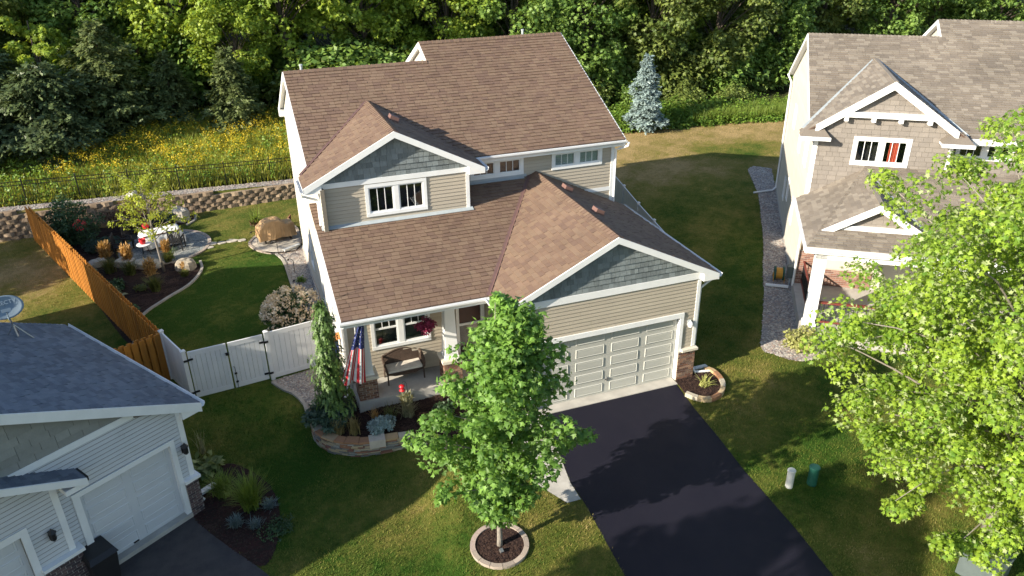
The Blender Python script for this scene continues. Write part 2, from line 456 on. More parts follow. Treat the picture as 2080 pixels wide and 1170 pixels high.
def lap_wall(P, O, A, N, poly, holes, expo=.127, seed=0, maxlen=3.7, thick=.018, gap=.012):
    q = random.Random(seed)
    O, A, N = np.asarray(O, float), nrm(A), nrm(N); Zv = np.array([0, 0, 1.])
    poly = ccw([tuple(p) for p in poly]); z0 = min(p[1] for p in poly); z1 = max(p[1] for p in poly)
    a0 = min(p[0] for p in poly); a1 = max(p[0] for p in poly); z = z0
    while z < z1 - 1e-4:
        zs = sorted({z, min(z + expo, z1), *[h[k] for h in holes for k in (2, 3) if z + 1e-4 < h[k] < z + expo - 1e-4]})
        for za, zb in zip(zs[:-1], zs[1:]):
            cuts = sorted([(h[0], h[1]) for h in holes if h[2] < (za + zb) / 2 < h[3]])
            x = a0; segs = []
            for h0, h1 in cuts:
                if h0 > x: segs.append((x, h0))
                x = max(x, h1)
            if x < a1: segs.append((x, a1))
            for x0, x1 in segs:
                xs = [x0]; y = x0 + q.uniform(1.0, maxlen)
                while y < x1 - .5: xs.append(y); y += maxlen
                xs.append(x1)
                for p0, p1 in zip(xs[:-1], xs[1:]):
                    zt = zb - (gap if abs(zb - z - expo) < 1e-4 else 0)
                    c = clip([(p0 + .002, za), (p1 - .002, za), (p1 - .002, zt), (p0 + .002, zt)], poly)
                    if len(c) < 3 or abs(area2(c)) < 1e-3: continue
                    n = len(c)
                    V = [O + A * p[0] + Zv * p[1] + N * (.004 + thick * (1 - (p[1] - z) / expo)) for p in c] + [O + A * p[0] + Zv * p[1] for p in c]
                    F = [tuple(range(n))] + [(i, n + i, n + (i + 1) % n, (i + 1) % n) for i in range(n)]
                    P.add(V, F, q.random())
        z += expo

def shake_wall(P, O, A, N, poly, holes=(), expo=.18, wmin=.12, wmax=.24, seed=0, thick=.024):
    q = random.Random(seed)
    O, A, N = np.asarray(O, float), nrm(A), nrm(N); Zv = np.array([0, 0, 1.])
    poly = ccw([tuple(p) for p in poly]); z0 = min(p[1] for p in poly); z1 = max(p[1] for p in poly)
    a0 = min(p[0] for p in poly); a1 = max(p[0] for p in poly); z = z0
    while z < z1 - 1e-4:
        a = a0 - q.random() * .2
        while a < a1:
            w = q.uniform(wmin, wmax)
            r = [(a + .004, z), (a + w - .004, z), (a + w - .004, z + expo), (a + .004, z + expo)]
            cells = [clip(r, poly)] if not any(h[0] < a + w and h[1] > a and h[2] < z + expo and h[3] > z for h in holes) else \
                [clip(r, cc) for cc in wall_cells(poly, list(holes))]
            a += w
            for c in cells:
                if len(c) < 3 or abs(area2(c)) < 1e-3: continue
                n = len(c); e = q.uniform(0, .006)
                V = [O + A * p[0] + Zv * p[1] + N * (.004 + e + thick * (1 - (p[1] - z) / expo)) for p in c] + [O + A * p[0] + Zv * p[1] for p in c]
                F = [tuple(range(n))] + [(i, n + i, n + (i + 1) % n, (i + 1) % n) for i in range(n)]
                P.add(V, F, q.random())
        z += expo

def brick_face(P, O, A, N, w, h, seed=0, bl=.225, bh=.080, mo=.018, off=0.0):
    q = random.Random(seed); O, A, N = np.asarray(O, float), nrm(A), nrm(N); Zv = np.array([0, 0, 1.])
    z = 0.0; k = 0
    while z + bh * .6 < h:
        zt = min(z + bh - mo, h); a = -(bl / 2 if k % 2 else 0)
        while a < w - .02:
            x0, x1 = max(0, a), min(w, a + bl - mo)
            if x1 - x0 > .03:
                e = .012 + q.uniform(0, .006)
                V = [O + A * x + Zv * y + N * d for d in (e, 0) for x, y in ((x0, z), (x1, z), (x1, zt), (x0, zt))]
                P.add(V, [(0, 1, 2, 3), (0, 4, 5, 1), (1, 5, 6, 2), (2, 6, 7, 3), (3, 7, 4, 0)], q.random())
            a += bl
        z += bh; k += 1
    b = MB(); b.prism([O, O + A * w, O + A * w + Zv * h, O + Zv * h], -N * .05)
    return b

def window(root, O, A, N, a0, a1, z0, z1, cas=.11, sashes=2, grid=3, mull=.16, inside='dark', rail=None, blind=False, curtain=None, name='window', depth=.45, mat='white'):
    """cased window set into a wall hole: frame part with panes, grilles and the room behind as sub-parts"""
    O, A, N = np.asarray(O, float), nrm(A), nrm(N); Zv = np.array([0, 0, 1.])
    P = lambda a, z, n: O + A * a + Zv * z + N * n
    def bx(b, x0, x1, y0, y1, n0, n1, t=.5):
        b.obox(P((x0 + x1) / 2, (y0 + y1) / 2, (n0 + n1) / 2), A * (x1 - x0) / 2, Zv * (y1 - y0) / 2, N * (n1 - n0) / 2, t)
    f = MB()
    bx(f, a0, a1, z1 - cas, z1, -.05, .045); bx(f, a0, a1, z0, z0 + cas, -.05, .05)
    bx(f, a0, a0 + cas, z0 + cas, z1 - cas, -.05, .042); bx(f, a1 - cas, a1, z0 + cas, z1 - cas, -.05, .042)
    i0, i1, j0, j1 = a0 + cas, a1 - cas, z0 + cas, z1 - cas
    w = (i1 - i0 - mull * (sashes - 1)) / sashes
    panes = []
    for k in range(sashes):
        x0 = i0 + k * (w + mull); x1 = x0 + w
        if k: bx(f, x0 - mull, x0, j0, j1, -.05, .03)
        sw = .045
        bx(f, x0, x1, j1 - sw, j1, -.05, .018); bx(f, x0, x1, j0, j0 + sw, -.05, .018)
        bx(f, x0, x0 + sw, j0 + sw, j1 - sw, -.05, .016); bx(f, x1 - sw, x1, j0 + sw, j1 - sw, -.05, .016)
        panes.append((x0 + sw, x1 - sw, j0 + sw, j1 - sw))
    fo = f.build(name, mat, root)
    for x0, x1, y0, y1 in panes:
        g = MB(); bx(g, x0, x1, y0, y1, -.03, -.022); g.build('pane', 'glass', fo)
        gr = MB()
        if rail:
            yr = y1 - rail
            bx(gr, x0, x1, yr - .03, yr + .03, -.02, .01)
            gr.build('meeting_rail', mat, fo)
        for j in range(1, grid):
            gr = MB(); bx(gr, x0 + (x1 - x0) * j / grid - .011, x0 + (x1 - x0) * j / grid + .011, (yr + .03) if rail else y0, y1, -.02, -.006); gr.build('muntin', mat, fo)
        if blind:
            b = MB(); y = y0
            while y < y1: b.obox(P((x0 + x1) / 2, y + .02, -.06), A * (x1 - x0) / 2 * .98, Zv * .021 + N * .006, N * .002, R.random()); y += .042
            tag(b.build('blind', 'blind', fo))
    r = MB()
    d = depth
    r.add([P(i0, j0, -d), P(i1, j0, -d), P(i1, j1, -d), P(i0, j1, -d)], [(0, 1, 2, 3)])
    for q4 in ((P(i0, j0, -d), P(i0, j1, -d), P(i0, j1, -.05), P(i0, j0, -.05)), (P(i1, j0, -d), P(i1, j0, -.05), P(i1, j1, -.05), P(i1, j1, -d)),
               (P(i0, j1, -d), P(i1, j1, -d), P(i1, j1, -.05), P(i0, j1, -.05)), (P(i0, j0, -d), P(i0, j0, -.05), P(i1, j0, -.05), P(i1, j0, -d))):
        r.add(q4, [(0, 1, 2, 3)])
    r.build('room_recess', inside, fo)
    if curtain:
        x0, x1 = curtain; b = MB(); n = 16; V = []
        for k in range(n + 1):
            for z in (j0, j1): V.append(P(x0 + (x1 - x0) * k / n, z, -.07 + .02 * math.sin(k * 1.9)))
        b.add(V, [(2 * k, 2 * k + 2, 2 * k + 3, 2 * k + 1) for k in range(n)]); b.build('curtain', 'curtain', fo)
    return fo

# ------------------------------------------------------------ terrain
def sm(a, b, x):
    t = np.clip((x - a) / (b - a), 0, 1); return t * t * (3 - 2 * t)
def wall_y(x): return 23.0 + .07 * (np.clip(x, -30, 2) + 11)
def H(x, y):
    x = np.asarray(x, float); y = np.asarray(y, float)
    z = -np.maximum(.055 * np.clip(-y, 0, 12), .45 * sm(4.6, 1.4, y) * sm(-8.4, -10.4, x))
    d = y - wall_y(x); left = sm(2, -4, x)
    bank = (.76 + .045 * np.clip(-11 - x, 0, 14)) * sm(.12, .30, d) + .155 * np.clip(d - 1.6, 0, 14) + .05 * np.clip(d - 15.6, 0, 60)
    return z + left * bank + (1 - left) * .05 * np.clip(y - 27.5, 0, 60)
def h1(x, y): return float(H(x, y))
def blob(x, y, cx, cy, rx, ry): return np.exp(-(((x - cx) / rx) ** 2 + ((y - cy) / ry) ** 2))
def dryness_and_shade(x, y):
    d = .31 + .10 * np.sin(x * 1.7 + 1) * np.sin(y * 1.3) + .08 * np.sin(x * .6 - y * .9)
    d = d + .55 * sm(14, 21, y) * sm(2, 6, x) * (1 - .95 * np.clip(1.5 * blob(x, y, 16.6, 21.6, 3.0, 1.9), 0, 1)) - .12 * sm(12, 6, y) * sm(2, 6, x)
    d = d - .28 * sm(7, 9, y) * sm(-20, -17, x) * sm(-8, -11, x) * sm(17.5, 15.5, y) * 1.0 + .10 * sm(17.6, 18.4, y) * sm(-16, -14, x) * sm(-8, -11, x)
    d = d + .33 * sm(8, 12, y) * sm(-17.5, -20, x) * (1 - np.clip(1.6 * blob(x, y, -20.0, 13.4, 1.7, 2.4), 0, 1)) + .22 * blob(x, y, -21.5, 17, 2.5, 2.5)
    d = d - .30 * blob(x, y, -10.8, -4.8, 1.8, 1.4) + .14 * blob(x, y, -8, -3, 3, 2) + .12 * blob(x, y, 1, -2.2, 3, 1.5) - .2 * blob(x, y, 1.2, -5, 2.2, 2.0)
    d = d - .26 * blob(x, y, -13.6, 1.2, 2.6, 4.5)  # greener, darker turf painted in to deepen the front-left lawn shade
    d = d + .10 * np.sin(x * 3.1 + 1.3 * np.sin(y * 2.2)) * np.sin(y * 3.7 + 1.1 * np.sin(x * 2.6)) + .06 * np.sin(x * 7.3 + y * 2) * np.sin(y * 6.1 - x)
    return np.clip(d, .0, 1)

def ground():
    t = NT('turf')
    dry, wild = t.attr('dry'), t.attr('wild')  # dry also carries the shade painted on the front-left lawn
    n1 = t.noise(1.1, 5, rough=.65); n2 = t.noise(24, 3); n3 = t.noise(5, 4)
    k = t.node('ShaderNodeMath', operation='ADD'); t.link(dry, k.inputs[0]); t.link(t.rng(n1, -.22, .22, .25, .75), k.inputs[1])
    k2 = t.node('ShaderNodeMath', operation='ADD'); t.link(k.outputs[0], k2.inputs[0]); t.link(t.rng(n3, -.13, .13, .3, .7), k2.inputs[1])
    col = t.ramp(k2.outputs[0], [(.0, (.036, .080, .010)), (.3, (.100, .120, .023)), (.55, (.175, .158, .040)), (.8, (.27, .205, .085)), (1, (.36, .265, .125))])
    col = t.mix(.55, col, t.ramp(n2, [(.25, (.35, .35, .35)), (.7, (1.15, 1.15, 1.1))]), 'MULTIPLY')
    soil = t.ramp(n3, [(.3, (.018, .020, .008)), (.7, (.045, .048, .016))])
    t.link(t.mix(wild, col, soil), t.b.inputs['Base Color'])
    t.b.inputs['Roughness'].default_value = .95; t.b.inputs['Specular IOR Level'].default_value = .1
    t.bump(t.noise(38, 3), .9, .04)
    M['turf'] = t.m
    xs = np.concatenate([np.linspace(-160, -46, 8), np.arange(-44, 62, .45), np.linspace(63, 190, 9)])
    ds = np.concatenate([np.linspace(-70, -38, 6), np.arange(-36, 0, .4), np.array([0., .1, .16, .22, .28, .34]), np.arange(.5, 40, .6), np.linspace(42, 220, 12)])
    X, D = np.meshgrid(xs, ds)
    Y = D + wall_y(X); Z = H(X, Y)
    nx, ny = len(xs), len(ds)
    idx = np.arange(nx * ny).reshape(ny, nx)
    F = np.stack([idx[:-1, :-1], idx[:-1, 1:], idx[1:, 1:], idx[1:, :-1]], -1).reshape(-1, 4)
    V = np.stack([X, Y, Z], -1).reshape(-1, 3)
    o = np_mesh('ground', V, F, np.full(len(F), .5), 'turf', smooth=True)
    x, y = V[:, 0], V[:, 1]; d = y - wall_y(x)
    wild = np.clip(sm(2, -4, x) * sm(.3, .5, d) + sm(-3, 3, x) * sm(27.2, 28.6, y + .25 * np.sin(x * 1.3)), 0, 1)
    for nm, v in (('dry', dryness_and_shade(x, y)), ('wild', wild)):
        a = o.data.attributes.new(nm, 'FLOAT', 'POINT'); a.data.foreach_set('value', v.astype(np.float32))
    tag(o, kind='structure')
ground()

def sheet(name, poly, dz, mat, res=.35, kind='structure', hf=None, tint=None):
    """a thin sheet that follows the ground inside a polygon"""
    P = np.array(poly, float); hf = hf or (lambda x, y: h1(x, y))
    x0, y0 = P.min(0); x1, y1 = P.max(0)
    b = MB(); cl = [tuple(p) for p in poly]
    # triangulate by clipping grid cells with ears of a fan of convex triangles
    from mathutils.geometry import tessellate_polygon
    tris = tessellate_polygon([[Vector((p[0], p[1], 0)) for p in cl]])
    for tr in tris:
        t3 = ccw([cl[i] for i in tr])
        if abs(area2(t3)) < 1e-5: continue
        tx = [p[0] for p in t3]; ty = [p[1] for p in t3]
        i0, i1 = int(math.floor(min(tx) / res)), int(math.ceil(max(tx) / res))
        j0, j1 = int(math.floor(min(ty) / res)), int(math.ceil(max(ty) / res))
        for i in range(i0, i1):
            for j in range(j0, j1):
                c = clip([(i * res, j * res), ((i + 1) * res, j * res), ((i + 1) * res, (j + 1) * res), (i * res, (j + 1) * res)], t3)
                if len(c) >= 3 and abs(area2(c)) > 1e-6:
                    b.add([(p[0], p[1], hf(*p) + dz) for p in c], [tuple(range(len(c)))], R.random() if tint is None else tint)
    return tag(b.build(name, mat), kind=kind)

def inside(poly, x, y):
    P = np.asarray(poly, float); c = np.zeros(len(x), bool); j = len(P) - 1
    for i in range(len(P)):
        with np.errstate(divide='ignore', invalid='ignore'):
            k = ((P[i, 1] > y) != (P[j, 1] > y)) & (x < (P[j, 0] - P[i, 0]) * (y - P[i, 1]) / (P[j, 1] - P[i, 1]) + P[i, 0])
        c ^= k; j = i
    return c

def scatter(poly, n):
    P = np.asarray(poly, float); lo, hi = P.min(0), P.max(0); out = np.zeros((0, 2))
    while len(out) < n:
        q = rng.uniform(lo, hi, (n * 2, 2)); out = np.vstack([out, q[inside(poly, q[:, 0], q[:, 1])]])
    return out[:n]

def smooth_poly(p, n=6):
    P = np.asarray(p, float); m = len(P); out = []
    for i in range(m):
        a, b, c, d = P[i - 1], P[i], P[(i + 1) % m], P[(i + 2) % m]
        for k in range(n):
            t = k / n
            out.append(.5 * (2 * b + (c - a) * t + (2 * a - 5 * b + 4 * c - d) * t * t + (3 * b - a - 3 * c + d) * t ** 3))
    return [tuple(q) for q in out]

def smooth_line(p, n=6):
    P = np.asarray(p, float); P = np.vstack([2 * P[0] - P[1], P, 2 * P[-1] - P[-2]]); out = []
    for i in range(1, len(P) - 2):
        a, b, c, d = P[i - 1:i + 3]
        for k in range(n):
            t = k / n
            out.append(.5 * (2 * b + (c - a) * t + (2 * a - 5 * b + 4 * c - d) * t * t + (3 * b - a - 3 * c + d) * t ** 3))
    out.append(P[-2]); return np.array(out)

def stones(name, poly, n, mat, r0=.02, r1=.05, hf=None, flat=.6):
    """loose stones or chips lying on a bed, one joined piece"""
    p = scatter(poly, n); hf = hf or H
    z = hf(p[:, 0], p[:, 1]); s = rng.uniform(r0, r1, n)
    T = np.array([(1, 0, 0), (0, 1, 0), (-1, 0, 0), (0, -1, 0), (0, 0, 1), (.5, .5, .55), (-.5, .5, .6), (-.5, -.5, .55), (.5, -.5, .6)], float)
    Fc = [(0, 5, 4), (5, 1, 4), (1, 6, 4), (6, 2, 4), (2, 7, 4), (7, 3, 4), (3, 8, 4), (8, 0, 4)]
    a = rng.uniform(0, 6.28, n); ca, sa = np.cos(a), np.sin(a)
    sc = np.stack([s * rng.uniform(.7, 1.4, n), s, s * flat], -1)
    V = T[None] * sc[:, None, :]
    V = np.stack([V[..., 0] * ca[:, None] - V[..., 1] * sa[:, None], V[..., 0] * sa[:, None] + V[..., 1] * ca[:, None], V[..., 2]], -1)
    V += np.stack([p[:, 0], p[:, 1], z + .012], -1)[:, None, :]
    F = (np.array(Fc)[None] + (np.arange(n) * len(T))[:, None, None]).reshape(-1, 3)
    return tag(np_mesh(name, V.reshape(-1, 3), F, np.repeat(rng.random(n), len(Fc)), mat), kind='stuff')

# ------------------------------------------------------------ drives, walks and beds
DRIVE = [(-5.72, 0.0), (-5.72, -1.9), (-5.93, -3.3), (-5.9, -4.3), (-5.95, -5.4), (-6.0, -6.7), (-6.1, -9.5), (-6.4, -14), (-1.6, -14), (-1.2, -9.5), (-1.02, -7.0), (-1.0, -5.7), (-1.0, -4.6), (-.88, -3.1), (-.82, -1.6), (-.70, -.30), (-.70, 0.0)]
sheet('driveway', DRIVE, .012, 'asphalt')
tag(MB().box(-5.72, -.66, -.30, .16, -.25, .020).build('garage_apron', 'concrete'), kind='structure')
WALK = [(-5.74, .1), (-5.74, -1.9), (-5.95, -3.3), (-5.94, -4.0), (-6.35, -4.0), (-6.9, -3.0), (-7.0, -1.2), (-7.0, 1.95), (-6.24, 1.95), (-6.24, .1)]
sheet('front_walk', WALK, .018, 'concrete')
LDRIVE = [(-16.1, -.50), (-14.27, -3.47), (-13.2, -6.2), (-12.6, -9.5), (-20.5, -9.5), (-21.5, -3.2), (-18.3, -1.95)]
sheet('neighbour_driveway', LDRIVE, .012, 'asphaltold')

# ------------------------------------------------------------ the main house
X1, Y1, Z1 = np.array([1., 0, 0]), np.array([0, 1., 0]), np.array([0, 0, 1.])
def main_house():
    h = thing('house', 'tan two storey house with brown shingle roofs, grey gables and a flag on the porch', 'house', (0, 0, 0))
    board = Pieces(h, 'siding_board', 'siding'); lboard = Pieces(h, 'gable_side_board', 'cream', 120)
    shake = Pieces(h, 'shake', 'shake'); sh = Pieces(h, 'shingle', 'shingle'); brick = Pieces(h, 'brick', 'brick')
    capp = Pieces(h, 'ridge_cap', 'shingle')
    def trim(*b, name='trim_board', mat='white'): return MB().box(*b).build(name, mat, h)
    # --- walls
    A0 = -6.24
    ghole = [(.37, 5.74, -.2, 2.57)]
    O = (A0, 0, 0)
    gpoly = [(0, .02), (6.24, .02), (6.24, 3.9), (3.11, 5.55), (0, 3.9)]
    backing(h, O, X1, -Y1, [(0, 0), (6.24, 0), (6.24, 4.0), (3.11, 5.60), (0, 4.0)], ghole)
    lap_wall(board, O, X1, -Y1, [(.0, .02), (6.14, .02), (6.14, 3.72), (0, 3.72)], ghole + [(5.70, 6.3, 0, 1.2), (-.1, .38, 0, 1.2)], seed=1)
    shake_wall(shake, O, X1, -Y1, [(0, 3.95), (6.24, 3.95), (6.24, 4.02), (3.11, 5.56), (0, 4.02)], seed=2)
    trim(-6.24, 0.03, -.05, .0, 3.72, 3.945, name='frieze_board')
    trim(-.10, .022, -.032, .0, 1.22, 3.715, name='corner_board'); trim(.0, .032, .0, .12, 1.22, 3.72, name='corner_board')
    backing(h, (0, 0, 0), Y1, X1, [(0, 0), (6.41, 0), (6.41, 3.8), (0, 3.8)], [], 'siding')
    backing(h, (A0, 3.15, 0), -Y1, -X1, [(0, 0), (3.15, 0), (3.15, 3.8), (0, 3.8)], [])
    lap_wall(board, (A0, 3.15, 0), -Y1, -X1, [(0, .38), (3.15, .38), (3.15, 3.75), (0, 3.75)], [], seed=3)
    # porch back wall
    O = (-11.02, 3.15, 0)
    ph = [(.86, 2.83, 1.47, 2.86), (3.71, 4.72, .38, 2.72)]
    backing(h, O, X1, -Y1, [(0, -.3), (4.78, -.3), (4.78, 3.85), (0, 3.85)], ph)
    lap_wall(board, O, X1, -Y1, [(.1, .40), (4.78, .40), (4.78, 3.8), (.1, 3.8)], ph, seed=4)
    trim(-11.03, -10.92, 3.118, 3.15, .1, 3.75, name='corner_board'); trim(-11.05, -11.02, 3.12, 3.25, .1, 3.75, name='corner_board')
    # left wall (gable end of the left part) with windows
    O = (-11.02, 15.9, 0)                       # along -y, facing -x
    lp = [(0, .15), (12.75, .15), (12.75, 4.4), (11.1, 5.1), (11.05, 6.45), (9.9, 6.45), (4.73, 8.85), (0, 6.6)]
    lh = [(2.2, 3.2, 1.1, 2.4), (2.2, 3.2, 4.0, 5.2), (4.9, 5.9, 4.1, 5.2), (4.2, 5.2, 1.1, 2.4), (7.6, 8.6, 1.0, 2.4), (9.9, 10.9, 1.0, 2.4)]
    cvx = [[(0, .15), (12.75, .15), (12.75, 3.3), (0, 3.3)], [(0, 3.3), (11.03, 3.3), (11.03, 6.50), (10.2, 6.50), (0, 6.50)], [(0, 6.5), (9.72, 6.5), (4.73, 8.85)]]
    for k, pz in enumerate(cvx):
        hs = [q for q in lh if k < 2]
        hs = [(a, b_, max(c, min(p[1] for p in pz)), min(d, max(p[1] for p in pz))) for a, b_, c, d in hs]
        hs = [q for q in hs if q[3] > q[2]]
        backing(h, O, -Y1, -X1, pz, hs); lap_wall(lboard, O, -Y1, -X1, pz, hs, expo=.127, seed=5 + k)
    tri = [(11.03, 3.3), (12.75, 3.3), (12.75, 4.25), (11.03, 5.05)]
    backing(h, O, -Y1, -X1, tri, []); lap_wall(lboard, O, -Y1, -X1, tri, [], seed=9)
    for a, b_, c, d in lh: window(h, O, -Y1, -X1, a, b_, c, d, cas=.09, sashes=1, grid=2, name='window')
    MB().box(-11.08, -10.9, 3.2, 15.9, -.5, .15).box(-11.08, -10.9, 2.9, 3.2, -.5, .10).build('foundation', 'concrete', h)
    # back walls and right upper wall (never seen from the street)
    b = MB(); b.box(-11.0, -5.9, 15.8, 15.9, 0, 6.6).box(-5.9, 0, 18.0, 18.1, 0, 6.6).box(-5.95, -5.8, 15.9, 18.1, 0, 6.6)
    b.build('rear_wall', 'siding', h)
    backing(h, (0.0, 6.41, 0), Y1, X1, [(0, 0), (11.7, 0), (11.7, 6.7), (5.88, 9.40), (0, 6.55)], [], 'siding')
    # west gable of the taller right part, above the lower ridge
    O = (-5.62, 18.1, 0)
    g = [(0, 6.7), (0, 6.5), (11.9, 6.5), (11.9, 6.6), (5.81, 9.42)]
    backing(h, O, -Y1, -X1, g, []); lap_wall(lboard, O, -Y1, -X1, [(.1, 6.6), (10, 6.9), (5.81, 9.40)], [], seed=12)
    # dormer box
    O = (-11.02, 5.13, 0); dh = [(1.42, 3.47, 5.33, 6.43)]
    backing(h, O, X1, -Y1, [(0, 5.0), (4.935, 5.0), (4.935, 6.62), (2.48, 7.98), (0, 6.62)], dh)
    lap_wall(board, O, X1, -Y1, [(.1, 5.16), (4.835, 5.16), (4.835, 6.46), (.1, 6.46)], dh, seed=13)
    shake_wall(shake, O, X1, -Y1, [(0, 6.62), (4.935, 6.62), (4.935, 6.69), (2.48, 7.95), (0, 6.69)], seed=14)
    trim(-11.02, -6.06, 5.08, 5.13, 6.46, 6.625, name='frieze_board')
    trim(-6.185, -6.063, 5.098, 5.13, 5.14, 6.455, name='corner_board'); trim(-6.085, -6.05, 5.13, 5.25, 5.14, 6.46, name='corner_board')
    trim(-11.05, -10.92, 5.098, 5.13, 5.10, 6.455, name='corner_board'); trim(-11.056, -11.02, 5.13, 5.25, 5.0, 6.46, name='corner_board')
    backing(h, (-6.085, 5.13, 0), Y1, X1, [(0, 4.9), (1.28, 4.9), (1.28, 6.6), (0, 6.6)], [], 'siding')
    # upper front wall
    O = (-6.085, 6.41, 0); uh = [(.435, 2.475, 5.67, 6.37), (3.585, 5.625, 5.67, 6.37)]
    backing(h, O, X1, -Y1, [(0, 3.4), (6.115, 3.4), (6.115, 6.62), (0, 6.62)], uh)
    lap_wall(board, O, X1, -Y1, [(0, 4.74), (6.01, 4.74), (6.01, 6.50), (0, 6.50)], uh, seed=16)
    lap_wall(board, O, X1, -Y1, [(3.2, 3.5), (6.01, 3.5), (6.01, 4.58), (3.2, 4.58)], [], seed=17)
    trim(-3.2, -.075, 6.375, 6.41, 4.585, 4.735, name='frieze_board')
    trim(-.075, .055, 6.372, 6.41, 3.5, 6.5, name='corner_board'); trim(.03, .065, 6.41, 6.55, 3.5, 6.5, name='corner_board')
    # --- windows
    window(h, (-11.02, 5.13, 0), X1, -Y1, 1.42, 3.47, 5.33, 6.43)
    w1 = window(h, (-6.085, 6.41, 0), X1, -Y1, .435, 2.475, 5.67, 6.37, inside='redbrick', depth=.2)
    window(h, (-6.085, 6.41, 0), X1, -Y1, 3.585, 5.625, 5.67, 6.37, blind=True)
    window(h, (-11.02, 3.15, 0), X1, -Y1, .86, 2.83, 1.47, 2.86, rail=.50, mull=.19, inside='room', depth=.3)
    # --- roofs
    def deck(pts, nv, name='roof'):
        MB().prism([np.array(p, float) for p in pts], -np.array(nv) * .06).build(name, 'deck', h)
    def plane(Oe, E, U, poly, seed, name='roof', n=None):
        E, U = nrm(E), nrm(U); N = np.cross(E, U); N = N if N[2] > 0 else -N
        deck([np.array(Oe) + E * p[0] + U * p[1] for p in poly], N)
        roof_plane(sh, Oe, E, U, poly, seed=seed, lift=.012)
    SM = .475; um = np.array([0, 1, SM]); lm_ = math.sqrt(1 + SM * SM)
    plane((-11.185, 6.113, 6.593), X1, um, [(0, 0), (5.41, 0), (5.41, 5.06 * lm_), (0, 5.06 * lm_)], 21)
    plane((-5.775, 6.113, 6.593), X1, um, [(0, 0), (6.114, 0), (6.114, 6.177 * lm_), (0, 6.177 * lm_)], 22)
    ub = np.array([0, -1, SM])
    for x0, x1, ye, L_ in ((-11.185, -5.775, 16.233, 5.06), (-5.775, .339, 18.467, 6.177)):
        deck([(x0, ye, 6.593), (x1, ye, 6.593), (x1, ye - L_, 6.593 + SM * L_), (x0, ye - L_, 6.593 + SM * L_)], nrm((0, SM, 1)))
    # porch roof
    SP = .314; up = np.array([0, 1, SP]); lp_ = math.sqrt(1 + SP * SP)
    plane((-11.28, 1.012, 3.855), X1, up, [(0, 0), (4.46, 0), (7.895, 5.398 * lp_), (0, 5.398 * lp_)], 23)
    # garage roof, left and right slopes
    SG = .4934; lg = math.sqrt(1 + SG * SG)
    plane((-6.82, -.17, 3.857), Y1, (1, 0, SG), [(0, 0), (1.182, 0), (6.58, 3.435 * lg), (6.58, 3.686 * lg), (0, 3.686 * lg)], 24)
    plane((.556, -.17, 3.857), Y1, (-1, 0, SG), [(0, 0), (6.75, 0), (6.58, 3.686 * lg), (0, 3.686 * lg)], 25)
    # dormer roof
    SD = .511; ldm = math.sqrt(1 + SD * SD)
    vr = (2.976 * SD) / SM                 # run of the valley up the main slope
    plane((-11.516, 4.917, 6.594), Y1, (1, 0, SD), [(0, 0), (1.197, 0), (1.197 + vr, 2.976 * ldm), (0, 2.976 * ldm)], 26)
    plane((-5.564, 4.917, 6.594), Y1, (-1, 0, SD), [(0, 0), (1.197, 0), (1.197 + vr, 2.976 * ldm), (0, 2.976 * ldm)], 27)
    # ridge caps
    def caps(p, q, n1, n2, seed):
        qd = random.Random(seed); p, q = np.array(p, float), np.array(q, float); d = nrm(q - p); L_ = np.linalg.norm(q - p)
        n1, n2 = nrm(n1), nrm(n2); a, b2 = np.cross(d, n1), np.cross(n2, d)
        if a[2] > 0: a = -a
        if b2[2] > 0: b2 = -b2
        s = 0.0
        while s < L_:
            e = min(s + .24, L_); w = .16; o0, o1 = .052, .034
            P0, P1 = p + d * s, p + d * e
            V = [P0 + a * w + n1 * o0, P0 + Z1 * (o0 * 1.15), P0 + b2 * w + n2 * o0, P1 + a * w + n1 * o1, P1 + Z1 * (o1 * 1.15), P1 + b2 * w + n2 * o1,
                 P0 + a * w, P0 - Z1 * .01, P0 + b2 * w]
            capp.add(V, [(0, 1, 4, 3), (1, 2, 5, 4), (0, 6, 7, 1), (1, 7, 8, 2)], qd.random())
            s += .18
    nm, nb = (0, -SM, 1), (0, SM, 1)
    caps((-11.185, 11.173, 8.997), (-5.775, 11.173, 8.997), nm, nb, 31); caps((-5.775, 12.29, 9.527), (.339, 12.29, 9.527), nm, nb, 32)
    caps((-3.134, -.17, 5.676), (-3.134, 6.39, 5.676), (-SG, 0, 1), (SG, 0, 1), 33)
    caps((-8.54, 4.917, 8.115), (-8.54, 4.917 + 1.197 + vr, 8.115), (-SD, 0, 1), (SD, 0, 1), 34)
    # valleys
    def strip(p, q, w, up, mat, name, th=.012):
        MB().bar(np.array(p, float) + nrm(up) * .045, np.array(q, float) + nrm(up) * .045, w, th, up).build(name, mat, h)
    strip((-6.82, 1.012, 3.857), (-3.385, 6.40, 5.55), .16, (-.3, -.2, 1), 'flash', 'valley_flashing')
    strip((-6.77, 1.0, 3.885), (-3.33, 6.40, 5.575), .025, (-.3, -.2, 1), 'vent', 'valley_flashing', .02)
    strip((-11.45, 6.18, 6.62), (-8.6, 4.917 + 1.197 + vr - .06, 8.08), .13, (-.3, -.3, 1), 'flash', 'valley_flashing')
    strip((-11.40, 6.17, 6.66), (-8.55, 4.917 + 1.197 + vr - .06, 8.10), .022, (-.3, -.3, 1), 'vent', 'valley_flashing', .02)
    # flashing where walls meet the roofs below
    zf = lambda y: 3.855 + SP * (y - 1.012)
    MB().bar((-11.1, 5.04, zf(5.04) + .045), (-5.98, 5.04, zf(5.04) + .045), .20, .014, (0, -SP, 1)).build('flashing', 'flashg', h)
    MB().bar((-6.08, 6.33, zf(6.33) + .05), (-3.62, 6.33, zf(6.33) + .05), .15, .014, (0, -SP, 1)).box(-6.08, -3.5, 6.37, 6.40, 5.50, 5.668).build('flashing', 'flashg', h)
